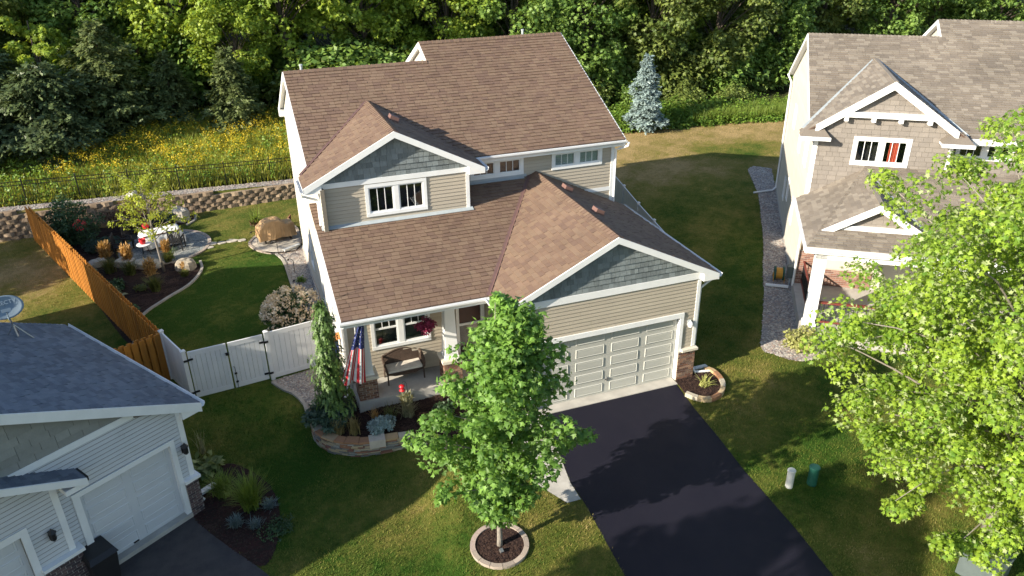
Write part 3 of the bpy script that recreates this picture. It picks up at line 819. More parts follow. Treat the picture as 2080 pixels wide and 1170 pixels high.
    # fascia on rakes: front gables
    def rake(p, q, dv=.20, t=.035, name='fascia', y=1, mat='white'):
        p, q = np.array(p, float), np.array(q, float)
        MB().prism([p, q, q - Z1 * dv, p - Z1 * dv], np.array((0, t, 0)) * y).build(name, mat, h)
    for xr, zr, xe, ze, yf in ((-3.134, 5.676, .556, 3.857, -.205), (-8.54, 8.115, -5.564, 6.594, 4.882)):
        xl = 2 * xr - xe
        rake((xr, yf, zr + .02), (xe, yf, ze + .02), .21); rake((xl, yf, ze + .02), (xr, yf, zr + .02), .21)
        s = (zr - ze) / (xe - xr)
        for sg in (1, -1):                              # boxed eave returns
            xw = xr + sg * (xe - xr - .545)
            xo = xr + sg * (xe - xr)
            a = [(xw, yf + .03, ze - .19), (xo, yf + .03, ze - .19), (xo, yf + .03, ze - .03), (xw, yf + .03, ze + s * .545 - .03)]
            MB().prism([np.array(k, float) for k in a], (0, .18, 0)).build('eave_return', 'white', h)
        # soffit under the rake overhang
        for sg in (1, -1):
            MB().prism([np.array((xr, yf + .03, zr - .12)), np.array((xr + sg * (xe - xr), yf + .03, ze - .12)), np.array((xr + sg * (xe - xr), yf + .03, ze - .13)), np.array((xr, yf + .03, zr - .13))], (0, .19, 0)).build('soffit', 'white', h)
    # side gable fascia of the main roofs
    def srake(x, y0, z0, y1, z1, t=-.035, dv=.20):
        p, q = np.array((x, y0, z0 + .02)), np.array((x, y1, z1 + .02))
        MB().prism([p, q, q - Z1 * dv, p - Z1 * dv], (t, 0, 0)).build('fascia', 'white', h)
    srake(-11.185, 6.113, 6.593, 11.17, 8.997); srake(-11.185, 11.17, 8.997, 16.233, 6.593)
    srake(-5.775, 11.2, 9.0, 12.29, 9.527); srake(-5.775, 12.29, 9.527, 18.467, 6.593)
    srake(.339, 6.113, 6.593, 12.29, 9.527, .035); srake(.339, 12.29, 9.527, 18.467, 6.593, .035)
    srake(-11.28, 1.012, 3.855, 5.1, 3.855 + SP * 4.09)
    for x0, x1 in ((-11.185, -11.0), (-5.775, -5.6)):
        ya, za, yb, zb, yc, zc = (6.2, 6.5, 11.17, 8.86, 16.2, 6.5) if x0 < -10 else (11.3, 8.95, 12.29, 9.39, 18.4, 6.5)
        MB().prism([np.array((x0, yb, zb)), np.array((x0, yc, zc)), np.array((x0, yc, zc - .012)), np.array((x0, yb, zb - .012))], (x1 - x0, 0, 0)).build('soffit', 'white', h)
    MB().box(-11.24, -10.95, 15.9, 16.25, 6.25, 6.58).build('eave_return', 'white', h)
    # eaves: fascia, soffit, gutters
    def gutter(p, q, out, name='gutter'):
        p, q, out = np.array(p, float), np.array(q, float), nrm(out)
        b = MB(); d = q - p
        prof = [(0, 0), (0, -.115), (.07, -.115), (.115, -.05), (.12, .005), (.108, .005), (.10, -.045), (.065, -.10), (.012, -.10), (.012, 0)]
        n = len(prof)
        V = [p + out * a + Z1 * z for a, z in prof] + [q + out * a + Z1 * z for a, z in prof]
        b.add(V, [(i, (i + 1) % n, n + (i + 1) % n, n + i) for i in range(n)] + [tuple(range(n)), tuple(range(n, 2 * n))])
        return b.build(name, 'white', h)
    MB().box(-5.5, .339, 6.09, 6.125, 6.37, 6.57).build('fascia', 'white', h); MB().box(-6.0, .30, 6.125, 6.41, 6.38, 6.40).build('soffit', 'white', h)
    gutter((-5.60, 6.09, 6.585), (.36, 6.09, 6.585), -Y1)
    MB().box(-11.28, -6.86, .99, 1.025, 3.64, 3.835).build('fascia', 'white', h)
    gutter((-11.34, .99, 3.85), (-6.90, .99, 3.85), -Y1)
    MB().box(-6.86, -6.80, -.15, 1.02, 3.64, 3.835).build('fascia', 'white', h); gutter((-6.86, .95, 3.85), (-6.86, -.15, 3.85), -X1)
    MB().box(.52, .575, -.16, 6.35, 3.65, 3.835).build('fascia', 'white', h); gutter((.575, -.17, 3.85), (.575, 6.55, 3.85), X1)
    MB().box(0, .52, 0, 6.35, 3.64, 3.66).build('soffit', 'white', h)
    MB().box(-5.60, -5.545, 4.93, 6.1, 6.40, 6.57).build('fascia', 'white', h); gutter((-5.545, 4.90, 6.585), (-5.545, 6.10, 6.585), X1)
    MB().box(-11.535, -11.48, 4.93, 6.1, 6.40, 6.57).build('fascia', 'white', h); gutter((-11.535, 4.90, 6.585), (-11.535, 6.25, 6.585), -X1)
    MB().box(-11.5, -11.0, 5.13, 6.2, 6.40, 6.42).box(-6.09, -5.58, 5.13, 6.2, 6.40, 6.42).build('soffit', 'white', h)
    # downspouts
    MB().tube([(-11.62, 5.0, 6.5), (-11.6, 5.02, 6.35), (-11.12, 5.2, 6.1), (-11.10, 5.22, 5.9), (-11.10, 5.22, 5.05)], .038, 6).build('downspout', 'white', h)
    MB().tube([(-11.26, .95, 3.72), (-11.2, 1.5, 3.52), (-11.1, 3.0, 3.35), (-11.09, 3.06, 3.2), (-11.09, 3.06, .35), (-11.12, 2.95, .12), (-11.35, 2.75, .06)], .045, 6).build('downspout', 'white', h)
    MB().tube([(.42, 6.0, 6.5), (.42, 6.02, 6.38), (.14, 6.30, 6.2)], .05, 6).tube([(.10, 6.36, 6.2), (.10, 6.36, 3.95)], .04, 6).build('downspout', 'white', h)
    MB().tube([(.62, .10, 3.72), (.60, .12, 3.6), (.10, .10, 3.3), (.10, .10, .3), (.18, -.0, .12), (.9, -.1, .06)], .045, 6).build('downspout', 'white', h)
    # vents and pipes
    for x, y, s, ang in ((-2.60, 4.83, -1, 0), (-2.55, 2.47, -1, 0), (-8.12, 7.06, -1, 0)):
        zr, xr, sl = (5.676, -3.134, SG) if x > -5 else (8.115, -8.54, SD)
        n = nrm((sl, 0, 1)); u = nrm((-1, 0, sl)); c = np.array((x, y, zr - sl * (x - xr))) + n * .03
        b = MB(); b.obox(c + n * .03, u * .16, Y1 * .17, n * .03); b.prism([c + u * .16 + Y1 * k + n * w for k, w in ((-.17, .06), (.17, .06), (.17, .16), (-.17, .16))], -u * .30)
        b.build('roof_vent', 'vent', h)
    for x, y in ((-10.5, 11.45), (-1.26, 12.55)):
        MB().lathe([(.05, 0), (.05, .28), (.065, .29), (.065, .34), (.0, .35)], 10, (x, y, 8.85 if x < -5 else 9.4)).build('vent_pipe', 'flashg', h)
    # --- garage door
    gd = MB().box(-5.70, -.62, .13, .17, .02, 2.47).build('garage_door', 'door', h)
    for r in range(5):
        MB().box(-5.66, -.66, .105, .13, .025 + r * .489, .025 + r * .489 + .482, R.random()).build('door_section', 'door', gd)
        for c in range(4):
            x0, z0 = -5.66 + 1.25 * c + .125, .025 + r * .489 + .075
            b = MB(); xa, xb, za, zb = x0, x0 + 1.0, z0, z0 + .335
            ring = lambda k, y: [(xa + k, y, za + k), (xb - k, y, za + k), (xb - k, y, zb - k), (xa + k, y, zb - k)]
            V = ring(0, .104) + ring(.02, .082) + ring(.045, .098) + ring(.06, .090)
            F = [(4 * i + j, 4 * i + (j + 1) % 4, 4 * i + 4 + (j + 1) % 4, 4 * i + 4 + j) for i in range(3) for j in range(4)] + [(12, 13, 14, 15)]
            b.add(V, F, R.random()).build('door_panel', 'door', gd)
    MB().bar((-3.22, .09, .56), (-3.06, .085, .56), .03, .035).bar((-3.14, .09, .48), (-3.14, .085, .64), .02, .02).build('door_handle', 'steel', gd)
    trim(-5.87, -.50, -.055, .12, 2.40, 2.57, name='door_casing'); trim(-.63, -.50, -.05, .12, .02, 2.395, name='door_casing'); trim(-5.87, -5.74, -.05, .12, .02, 2.395, name='door_casing')
    # brick pier at the garage corner
    bb = brick_face(brick, (-.62, -.10, -.1), X1, -Y1, .64, 1.22, 41); bb2 = brick_face(brick, (.02, -.10, -.1), Y1, X1, .6, 1.22, 42)
    b = MB().box(-.50, .01, -.09, .0, -.3, 1.12); b.box(-.6, .01, -.085, -.05, -.3, 1.11); b.build('pier_core', 'mortar', h)
    bb.build('pier_core', 'mortar', h); bb2.build('pier_core', 'mortar', h)
    MB().box(-.515, .085, -.175, -.002, 1.12, 1.20).box(.0, .085, 0, .55, 1.12, 1.20).build('pier_cap', 'cap', h)
    # wall lamp
    L_ = MB().box(-.335, -.245, -.05, -.02, 2.06, 2.26).build('wall_lamp', 'flashg', h)
    MB().lathe([(.03, 0), (.08, .03), (.085, .14), (.055, .19), (.015, .22)], 10, (-.29, -.14, 2.04)).build('lamp_globe', 'white', L_)
    MB().tube([(-.29, -.04, 2.2), (-.29, -.12, 2.30), (-.29, -.15, 2.25)], .015, 6).tube([(-.2, -.04, 2.15), (-.05, -.12, 2.18)], .012, 5).build('lamp_arm', 'flashg', L_)
    # --- porch
    MB().box(-10.93, -6.24, 1.95, 3.14, -.35, .38).build('porch_slab', 'concrete', h)
    MB().box(-8.26, -8.24, 1.944, 3.1, .381, .386).build('slab_joint', 'mortar', h)
    MB().box(-6.95, -6.3, 1.35, 1.95, -.3, .19).build('porch_step', 'concrete', h)
    MB().box(-11.02, -6.24, 2.08, 2.40, 3.28, 3.66).build('porch_beam', 'white', h); MB().box(-11.02, -10.80, 2.4, 3.15, 3.28, 3.66).build('porch_beam', 'white', h)
    MB().box(-11.0, -6.26, 1.03, 3.13, 3.665, 3.685).build('porch_ceiling', 'white', h)
    for cx, cy in ((-10.58, 2.30), (-7.78, 2.30)):
        col = MB()
        z0, z1 = 1.32, 3.28; w0, w1 = .215, .155
        v = [(cx - w0, cy - w0, z0), (cx + w0, cy - w0, z0), (cx + w0, cy + w0, z0), (cx - w0, cy + w0, z0), (cx - w1, cy - w1, z1), (cx + w1, cy - w1, z1), (cx + w1, cy + w1, z1), (cx - w1, cy + w1, z1)]
        col.add(v, [(3, 2, 1, 0), (4, 5, 6, 7), (0, 1, 5, 4), (1, 2, 6, 5), (2, 3, 7, 6), (3, 0, 4, 7)])
        co = col.build('porch_column', 'white', h)
        MB().box(cx - .24, cx + .24, cy - .24, cy + .24, 1.225, 1.319).build('column_plinth', 'white', co)
        MB().box(cx - .35, cx + .35, cy - .35, cy + .35, 1.12, 1.222).build('column_cap', 'cap', co)
        MB().box(cx - .285, cx + .285, cy - .285, cy + .285, .38, 1.118).build('column_core', 'mortar', co)
        for Ov, Av, Nv in (((cx - .30, cy - .29, .385), X1, -Y1), ((cx + .29, cy - .30, .385), Y1, X1), ((cx - .29, cy + .30, .385), -Y1, -X1), ((cx + .30, cy + .29, .385), -X1, Y1)):
            brick_face(brick, Ov, Av, Nv, .60, .735, int(cx * 10 + Ov[0] * 7))
    # front door with storm door frame and sidelight
    d = MB().box(-7.30, -6.31, 3.10, 3.16, 2.60, 2.72).box(-7.30, -7.20, 3.10, 3.16, .38, 2.60).box(-6.44, -6.31, 3.10, 3.16, .38, 2.60).box(-7.2, -6.44, 3.11, 3.15, 1.78, 1.86).build('front_door', 'white', h)
    MB().box(-7.2, -6.44, 3.14, 3.16, 1.86, 2.60).box(-7.2, -6.44, 3.14, 3.16, .4, 1.78).build('door_leaf', 'maroon', d)
    MB().box(-7.2, -6.44, 3.128, 3.132, .4, 1.78).build('pane', 'glass', d)
    for p in (board, lboard, shake, sh, brick, capp): p.flush()
    return h
HOUSE = main_house()

# ------------------------------------------------------------ the two neighbouring houses
def wf(o):
    a = o.rotation_euler.z; c, s = math.cos(a), math.sin(a); L0 = np.array(o.location)
    return lambda p: L0 + np.array((p[0] * c - p[1] * s, p[0] * s + p[1] * c, p[2]))

def simple_plane(root, sh, Oe, E, U, poly, seed, deckmat='deck', expo=.145, **kw):
    E, U = nrm(E), nrm(U); N = np.cross(E, U); N = N if N[2] > 0 else -N
    MB().prism([np.array(Oe, float) + E * p[0] + U * p[1] for p in poly], -N * .06).build('roof', deckmat, root)
    if sh is not None: roof_plane(sh, Oe, E, U, poly, seed=seed, lift=.012, expo=expo, **kw)

def fascia(root, p, q, dv, off, mat='white', name='fascia'):
    p, q = np.array(p, float), np.array(q, float)
    return MB().prism([p, q, q - Z1 * dv, p - Z1 * dv], off).build(name, mat, root)

def left_house():
    h = thing('house', 'white sided house with slate blue roof and two garage doors, in the shade', 'house', (-15.818, -.33, -.45), .581)
    wl = wf(h)
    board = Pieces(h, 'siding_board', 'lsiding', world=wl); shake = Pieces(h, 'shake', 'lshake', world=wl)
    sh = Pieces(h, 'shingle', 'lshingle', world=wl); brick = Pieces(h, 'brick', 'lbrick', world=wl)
    O = (-12.3, 0, 0)
    hole = [(9.33, 11.99, -.2, 2.62), (1, 9.0, -.2, 2.9)]
    SL = .505; zE, uE = 3.32, .544; UR = -5.9; zR = zE + SL * (uE - UR)
    zu = lambda u: zE + SL * (uE - u) - .08
    backing(h, O, X1, -Y1, [(0, -.3), (12.3, -.3), (12.3, zu(0)), (12.3 + UR, zu(UR)), (0, zu(0))], hole)
    lap_wall(board, O, X1, -Y1, [(8.6, .0), (12.2, .0), (12.2, 3.4), (11.9, 3.52), (11.1, 3.78), (8.6, 3.78)], hole + [(11.97, 12.4, -.1, 1.2)], expo=.12, seed=51, thick=.012, gap=.022)
    lap_wall(board, O, X1, -Y1, [(.1, 2.9), (8.6, 2.9), (8.6, 3.78), (.1, 3.78)], [], expo=.12, seed=52, thick=.012, gap=.022)
    shake_wall(shake, O, X1, -Y1, [(1.4, 3.94), (11.25, 3.94), (12.3 + UR, zu(UR)), ], seed=53, expo=.20, wmin=.3, wmax=.6)
    MB().box(-11, -1.12, -.045, 0, 3.78, 3.945).build('frieze_board', 'white', h)
    MB().box(-.10, .022, -.03, 0, 1.24, 3.42).build('corner_board', 'white', h); MB().box(0, .03, 0, .12, 1.24, 3.4).build('corner_board', 'white', h)
    backing(h, (0, 0, 0), Y1, X1, [(0, -.3), (6.9, -.3), (6.9, 3.35), (0, 3.35)], [], 'lsiding')
    # brick bases
    b1 = brick_face(brick, (-.31, -.085, -.1), X1, -Y1, .36, 1.24, 54, bl=.22, bh=.078); b2 = brick_face(brick, (.05, -.085, -.1), Y1, X1, 1.0, 1.24, 55, bl=.22, bh=.078)
    b1.build('brick_core', 'mortar', h); b2.build('brick_core', 'mortar', h)
    MB().box(-.30, .04, -.08, .0, -.3, 1.14).box(0, .04, 0, .9, -.3, 1.14).build('brick_core', 'mortar', h)
    MB().box(-.33, .12, -.16, 0, 1.145, 1.235).box(0, .12, 0, .95, 1.145, 1.235).build('brick_cap', 'white', h)
    # right garage door
    def door(a0, a1, z0, z1, v, cols, rows):
        d = MB().box(a0, a1, v, v + .04, z0, z1).build('garage_door', 'lsiding', h)
        wv, hv = (a1 - a0) / cols, (z1 - z0) / rows
        for r in range(rows):
            for c in range(cols):
                x0, zz = a0 + wv * c + .10, z0 + hv * r + .07
                xa, xb, za, zb = x0, x0 + wv - .2, zz, zz + hv - .14
                ring = lambda k, y: [(xa + k, y, za + k), (xb - k, y, za + k), (xb - k, y, zb - k), (xa + k, y, zb - k)]
                V = ring(0, v - .001) + ring(.02, v - .016) + ring(.05, v - .004) + ring(.07, v - .010)
                MB().add(V, [(4 * i + j, 4 * i + (j + 1) % 4, 4 * i + 4 + (j + 1) % 4, 4 * i + 4 + j) for i in range(3) for j in range(4)] + [(12, 13, 14, 15)]).build('door_panel', 'lsiding', d)
        return d
    d = door(-2.80, -.44, .15, 2.48, .10, 2, 5)
    MB().box(-1.9, -1.76, .06, .10, .20, .24).build('door_handle', 'black', d)
    MB().box(-2.97, -.31, -.05, .10, 2.48, 2.62).build('door_casing', 'white', h)
    MB().box(-.44, -.31, -.048, .10, .10, 2.478).build('door_casing', 'white', h); MB().box(-2.97, -2.80, -.048, .10, .1, 2.478).build('door_casing', 'white', h)
    MB().box(-2.95, -.31, -.10, .14, -.3, .14).build('door_threshold', 'concrete', h)
    # projecting stall
    vs = -.16
    O2 = (-8.6, vs, 0); sh2 = [(.5, 4.38, -.2, 2.44)]
    backing(h, O2, X1, -Y1, [(0, -.3), (5.32, -.3), (5.32, 3.2), (2.9, 4.45), (0, 3.2)], sh2)
    lap_wall(board, O2, X1, -Y1, [(.1, .0), (5.22, .0), (5.22, 3.16), (2.9, 4.35), (.1, 3.16)], sh2 + [(4.33, 5.4, -.1, 1.30)], expo=.12, seed=56, thick=.012, gap=.022)
    MB().box(-3.40, -3.258, vs - .03, vs, 1.32, 3.2).build('corner_board', 'white', h); MB().box(-3.28, -3.25, vs, 0, 1.32, 3.2).build('corner_board', 'white', h)
    MB().box(-4.22, -4.06, vs - .05, vs + .1, .0, 2.6).build('door_casing', 'white', h); MB().box(-8.2, -4.22, vs - .05, vs + .1, 2.42, 2.6).build('door_casing', 'white', h)
    door(-8.1, -4.22, .12, 2.42, vs + .10, 3, 5)
    b3 = brick_face(brick, (-4.05, vs - .09, -.1), X1, -Y1, .86, 1.32, 57, bl=.22, bh=.078); b3.build('brick_core', 'mortar', h)
    brick_face(brick, (-3.19, vs - .09, -.1), Y1, X1, .24, 1.32, 58).build('brick_core', 'mortar', h)
    MB().box(-4.04, -3.2, vs - .085, vs, -.3, 1.22).build('brick_core', 'mortar', h)
    MB().box(-4.08, -3.12, vs - .17, vs, 1.225, 1.315).box(-3.28, -3.12, vs, -.005, 1.225, 1.315).build('brick_cap', 'white', h)
    simple_plane(h, sh, (-2.72, -.56, 3.25), Y1, (-1, 0, .505), [(0, 0), (.56, 0), (.56, 3.45), (0, 3.45)], 59)
    simple_plane(h, sh, (-8.9, -.56, 3.25), Y1, (1, 0, .505), [(0, 0), (.56, 0), (.56, 3.45), (0, 3.45)], 60)
    fascia(h, (-5.81, -.595, 4.82), (-2.70, -.595, 3.26), .19, (0, .035, 0)); fascia(h, (-8.92, -.595, 3.26), (-5.81, -.595, 4.82), .19, (0, .035, 0))
    MB().box(-3.2, -2.72, -.56, 0, 3.04, 3.18).build('eave_return', 'white', h)
    MB().box(-2.72, -2.64, -.52, -.02, 3.14, 3.25).build('gutter', 'black', h)
    # main garage roof and the tall block behind it
    Lr = (uE - UR) * math.sqrt(1 + SL * SL)
    simple_plane(h, sh, (uE, -.177, zE), Y1, (-1, 0, SL), [(0, 0), (7.14, 0), (7.14, Lr), (0, Lr)], 61)
    simple_plane(h, None, (2 * UR - uE, -.177, zE), Y1, (1, 0, SL), [(0, 0), (7.14, 0), (7.14, Lr), (0, Lr)], 62)
    fascia(h, (UR, -.215, zR + .02), (uE, -.215, zE + .02), .27, (0, .035, 0)); fascia(h, (2 * UR - uE, -.215, zE + .02), (UR, -.215, zR + .02), .27, (0, .035, 0))
    fascia(h, (uE, 6.965, zE + .02), (UR, 6.965, zR + .02), .24, (0, .035, 0))
    MB().prism([np.array(k, float) for k in ((.0, -.18, zE - .22), (uE, -.18, zE - .22), (uE, -.18, zE - .03), (0, -.18, zE + .22))], (0, .18, 0)).build('eave_return', 'white', h)
    MB().prism([np.array(k, float) for k in ((uE + .005, -.19, zE - .05), (UR, -.19, zR - .05), (UR, -.19, zR - .06), (uE + .005, -.19, zE - .06))], (0, .19, 0)).build('soffit', 'white', h)
    MB().box(uE - .03, uE + .005, -.17, 6.95, zE - .22, zE - .02).build('fascia', 'white', h); MB().box(0, uE - .03, .0, 6.9, zE - .2, zE - .18).build('soffit', 'white', h)
    g = MB(); prof = [(0, 0), (0, -.115), (.07, -.115), (.115, -.05), (.12, .01), (.108, .01), (.10, -.045), (.065, -.10), (.012, -.10), (.012, 0)]; n = len(prof)
    V = [(uE + .005 + a, y, zE + z) for y in (-.2, 6.97) for a, z in prof]
    g.add(V, [(i, (i + 1) % n, n + (i + 1) % n, n + i) for i in range(n)] + [tuple(range(n)), tuple(range(n, 2 * n))]); g.build('gutter', 'white', h)
    MB().tube([(.62, .15, 3.2), (.1, .18, 2.95), (.09, .18, .3), (.2, .14, .12)], .045, 6).build('downspout', 'white', h)
    MB().bar((.18, .42, .15), (.80, .52, .06), .17, .07).build('downspout', 'white', h)
    # tall block
    vm, hz = 11.73, 9.45
    backing(h, (-2.95, 16.4, 0), -Y1, X1, [(0, 0), (9.3, 0), (9.3, 6.2), (4.67, 9.3), (0, 6.2)], [], 'lsiding')
    MB().box(-14, -3.07, 7.1, 7.2, 0, 6.2).box(-14, -3.07, 16.2, 16.3, 0, 6.2).box(-14, -13.9, 7.2, 16.2, 0, 6.2).build('rear_wall', 'lsiding', h)
    MB().box(-12.2, -.1, 6.8, 6.9, 0, 3.3).build('rear_wall', 'lsiding', h)
    for sg in (-1, 1):
        p = [np.array((u, vm + sg * w, z)) for u, w, z in ((-2.7, 0, hz), (-14.2, 0, hz), (-14.2, 5.0, hz - 3.4), (-2.7, 5.0, hz - 3.4))]
        MB().prism(p, (0, 0, -.08)).build('roof', 'lshingle', h)
    # coach lamps
    for u, v, z in ((-.12, -.03, 2.12), (-3.66, vs - .03, 2.0)):
        L_ = MB().box(u - .05, u + .05, v - .02, v, z - .05, z + .18).build('coach_lamp', 'black', h)
        MB().lathe([(.03, 0), (.075, .06), (.07, .22), (.10, .24), (.03, .33), (.008, .37)], 6, (u, v - .13, z - .06)).build('lamp_cage', 'black', L_)
        MB().lathe([(.0, .07), (.045, .08), (.042, .20), (0, .21)], 6, (u, v - .13, z - .06)).build('lamp_glass', 'flashg', L_)
    for p in (board, shake, sh, brick): p.flush()
    return h
LH = left_house()

def right_house():
    h = thing('house', 'taupe sided house with weathered grey roof, red curtain window and railed porch', 'house', (7.941, 4.768, 0), -.599)
    wl = wf(h)
    shake = Pieces(h, 'shake', 'rshake', world=wl); sh = Pieces(h, 'shingle', 'rshingle', world=wl)
    lboard = Pieces(h, 'gable_side_board', 'cream', 150, world=wl); brick = Pieces(h, 'brick', 'redbrick', 150, world=wl)
    SD, SM, SP, SG = .69, .48, .293, .60
    # second storey front
    wh = [(1.39, 3.46, 5.22, 6.35)]
    backing(h, (0, 0, 0), X1, -Y1, [(0, 0), (4.9, 0), (4.9, 6.6), (2.42, 8.33), (0, 6.6)], wh)
    shake_wall(shake, (0, 0, 0), X1, -Y1, [(.08, 3.6), (4.82, 3.6), (4.82, 6.74), (2.42, 8.32), (.08, 6.74)], wh, seed=71, expo=.19, wmin=.19, wmax=.42)
    MB().box(-.02, .12, -.03, 0, 3.7, 6.4).build('corner_board', 'white', h); MB().box(-.035, .0, 0, .22, 3.7, 6.4).build('corner_board', 'white', h)
    MB().box(4.78, 4.92, -.03, 0, 4.9, 6.4).build('corner_board', 'white', h)
    backing(h, (4.9, 0, 0), Y1, X1, [(0, 3), (.7, 3), (.7, 6.5), (0, 6.5)], [], 'rshake')
    window(h, (0, 0, 0), X1, -Y1, 1.39, 3.46, 5.22, 6.35, cas=.13, curtain=(2.72, 3.06))
    uh = [(5.2, 7.2, 5.5, 6.2)]
    backing(h, (4.9, .65, 0), X1, -Y1, [(0, 3), (9, 3), (9, 6.6), (0, 6.6)], [(a - 4.9, b - 4.9, c, d) for a, b, c, d in uh])
    shake_wall(shake, (4.9, .65, 0), X1, -Y1, [(0, 5.0), (5, 5.0), (5, 6.4), (0, 6.4)], [(a - 4.9, b - 4.9, c, d) for a, b, c, d in uh], seed=72, expo=.19, wmin=.19, wmax=.42)
    window(h, (0, .65, 0), X1, -Y1, 5.2, 7.2, 5.5, 6.2, cas=.11)
    # left wall
    O = (0, 11.7, 0)
    lh = [(3.4, 4.2, 4.5, 5.6), (6.8, 7.5, 4.3, 5.1), (3.6, 4.3, .9, 2.0), (5.2, 5.8, 1.4, 2.45), (7.9, 8.6, 1.3, 2.45), (9.3, 10.2, 4.5, 5.6)]
    for k, pz in enumerate(([(0, .12), (11.7, .12), (11.7, 6.40), (0, 6.40)], [(0, 6.4), (11.5, 6.4), (5.75, 9.06)])):
        hs = lh if k == 0 else []
        backing(h, O, -Y1, -X1, pz, hs); lap_wall(lboard, O, -Y1, -X1, pz, hs, expo=.127, seed=73 + k)
    for a, b_, c, d in lh: window(h, O, -Y1, -X1, a, b_, c, d, cas=.08, sashes=1, grid=2)
    p2 = [(11.7, .12), (12.8, .12), (12.8, 3.35), (11.7, 3.35)]
    backing(h, O, -Y1, -X1, p2, []); lap_wall(lboard, O, -Y1, -X1, p2, [], seed=76)
    MB().box(-.05, .1, -1.08, 11.7, -.4, .12).build('foundation', 'concrete', h)
    MB().box(0, 14, 11.6, 11.7, 0, 6.4).box(13.9, 14, .7, 11.6, 0, 6.4).build('rear_wall', 'cream', h)
    # first floor front wall at the porch
    backing(h, (0, -1.1, 0), X1, -Y1, [(0, .3), (7, .3), (7, 3.6), (0, 3.6)], [], 'cream')
    MB().box(.0, 6.9, -1.13, -1.1, 1.95, 3.5).build('porch_wall', 'tarp', h)
    brick_face(brick, (-.02, -1.13, .46), X1, -Y1, .62, 1.45, 77).build('brick_core', 'mortar', h); brick_face(brick, (.62, -1.13, .46), X1, -Y1, 2.2, .75, 78).build('brick_core', 'mortar', h)
    MB().box(-.08, 8, -5.2, -1.1, -.4, .45).build('porch_slab', 'concrete', h)
    co = MB().box(.02, .40, -4.85, -4.47, .46, 3.45).build('porch_column', 'white', h)
    MB().box(-.02, .44, -4.89, -4.43, .452, .60).build('column_base', 'white', co)
    MB().box(3.9, 4.25, -4.85, -4.5, .46, 3.45).build('porch_column', 'white', h)
    for x0, x1, y0, y1 in ((.42, 3.9, -4.72, -4.66), (.18, .24, -4.4, -1.15)):
        L_ = max(x1 - x0, y1 - y0)
        r = MB().box(x0, x1, y0 - .03, y1 + .03, 1.40, 1.46).box(x0, x1, y0, y1, .62, .68).build('porch_rail', 'redwood', h)
        n = int(L_ / .14)
        for k in range(n):
            t = (k + .5) / n
            x, y = (x0 + (x1 - x0) * t, (y0 + y1) / 2) if x1 - x0 > 1 else ((x0 + x1) / 2, y0 + (y1 - y0) * t)
            MB().box(x - .01, x + .01, y - .01, y + .01, .68, 1.40).build('baluster', 'black', r)
    # main roof
    um = (0, 1, SM); lm_ = math.sqrt(1 + SM * SM)
    kw = dict(wmin=.22, wmax=.42)
    simple_plane(h, sh, (-.223, .204, 6.415), X1, um, [(0, 0), (5.353, 0), (5.353, 5.752 * lm_), (0, 5.752 * lm_)], 81, **kw)
    simple_plane(h, sh, (5.13, .204, 6.415), X1, um, [(0, 0), (9.1, 0), (9.1, 6.891 * lm_), (0, 6.891 * lm_)], 82, **kw)
    for u0, u1, vr, zr, ve in ((-.223, 5.13, 5.956, 9.176, 11.71), (5.13, 14.23, 7.095, 9.723, 13.99)):
        MB().prism([np.array(p, float) for p in ((u0, ve, 6.415), (u1, ve, 6.415), (u1, vr, zr), (u0, vr, zr))], (0, 0, -.06)).build('roof', 'deck', h)
        capb = MB(); s = u0
        while s < u1:
            e = min(u1, s + .145)
            capb.add([(s, vr - .16, zr - .05), (s, vr, zr + .06), (s, vr + .16, zr - .05), (e, vr - .16, zr - .075), (e, vr, zr + .035), (e, vr + .16, zr - .075)], [(0, 1, 4, 3), (1, 2, 5, 4)], R.random()); s = e
        capb.build('ridge_cap', 'rshingle', h)
    for u, v0, z0, v1, z1, v2, z2 in ((-.223, .204, 6.415, 5.956, 9.176, 11.71, 6.415), (5.13, 6.0, 9.19, 7.095, 9.723, 13.99, 6.415)):
        fascia(h, (u, v0, z0 + .02), (u, v1, z1 + .02), .2, (-.035, 0, 0)); fascia(h, (u, v1, z1 + .02), (u, v2, z2 + .02), .2, (-.035, 0, 0))
        MB().prism([np.array(p, float) for p in ((u, v1, z1 - .13), (u, v2, z2 - .13), (u, v2, z2 - .14), (u, v1, z1 - .14))], (.24, 0, 0)).build('soffit', 'white', h)
    lap_wall(lboard, (5.33, 13.8, 0), -Y1, -X1, [(0, 6.45), (7.9, 9.1), (6.7, 9.62)], [], seed=83)
    backing(h, (5.36, 13.8, 0), -Y1, -X1, [(0, 6.4), (7.9, 9.0), (6.7, 9.6)], [])
    MB().box(5.4, 14.2, .15, .20, 6.2, 6.42).build('gutter', 'white', h); MB().box(5.4, 14.2, .2, .65, 6.2, 6.22).build('soffit', 'white', h)
    # dormer roof
    ld_ = math.sqrt(1 + SD * SD); zb, ue = 8.476 - SD * 3.02, 3.02
    ridge_v = .204 + (8.476 - 6.415) / SM
    for sg, sd_ in ((-1, 84), (1, 85)):
        vlow = .204 + max(0, (zb - 6.415) / SM)
        simple_plane(h, sh, (2.42 + sg * ue, -.232, zb), Y1, (-sg, 0, SD), [(0, 0), (vlow + .232, 0), (ridge_v + .232, ue * ld_), (0, ue * ld_)], sd_, **kw)
        a = (2.42, -.27, 8.50); b_ = (2.42 + sg * ue * .83, -.27, 8.50 - SD * ue * .83)
        fascia(h, a if sg > 0 else b_, b_ if sg > 0 else a, .30, (0, .04, 0))
        # small hipped eave return
        uc = 2.42 + sg * (ue - .52); o = []
        za, zt = 6.36, 6.72
        V = [(uc - .55, -.52, za), (uc + .55, -.52, za), (uc + .55, .0, za), (uc - .55, .0, za), (uc - .2, -.02, zt), (uc + .2, -.02, zt)]
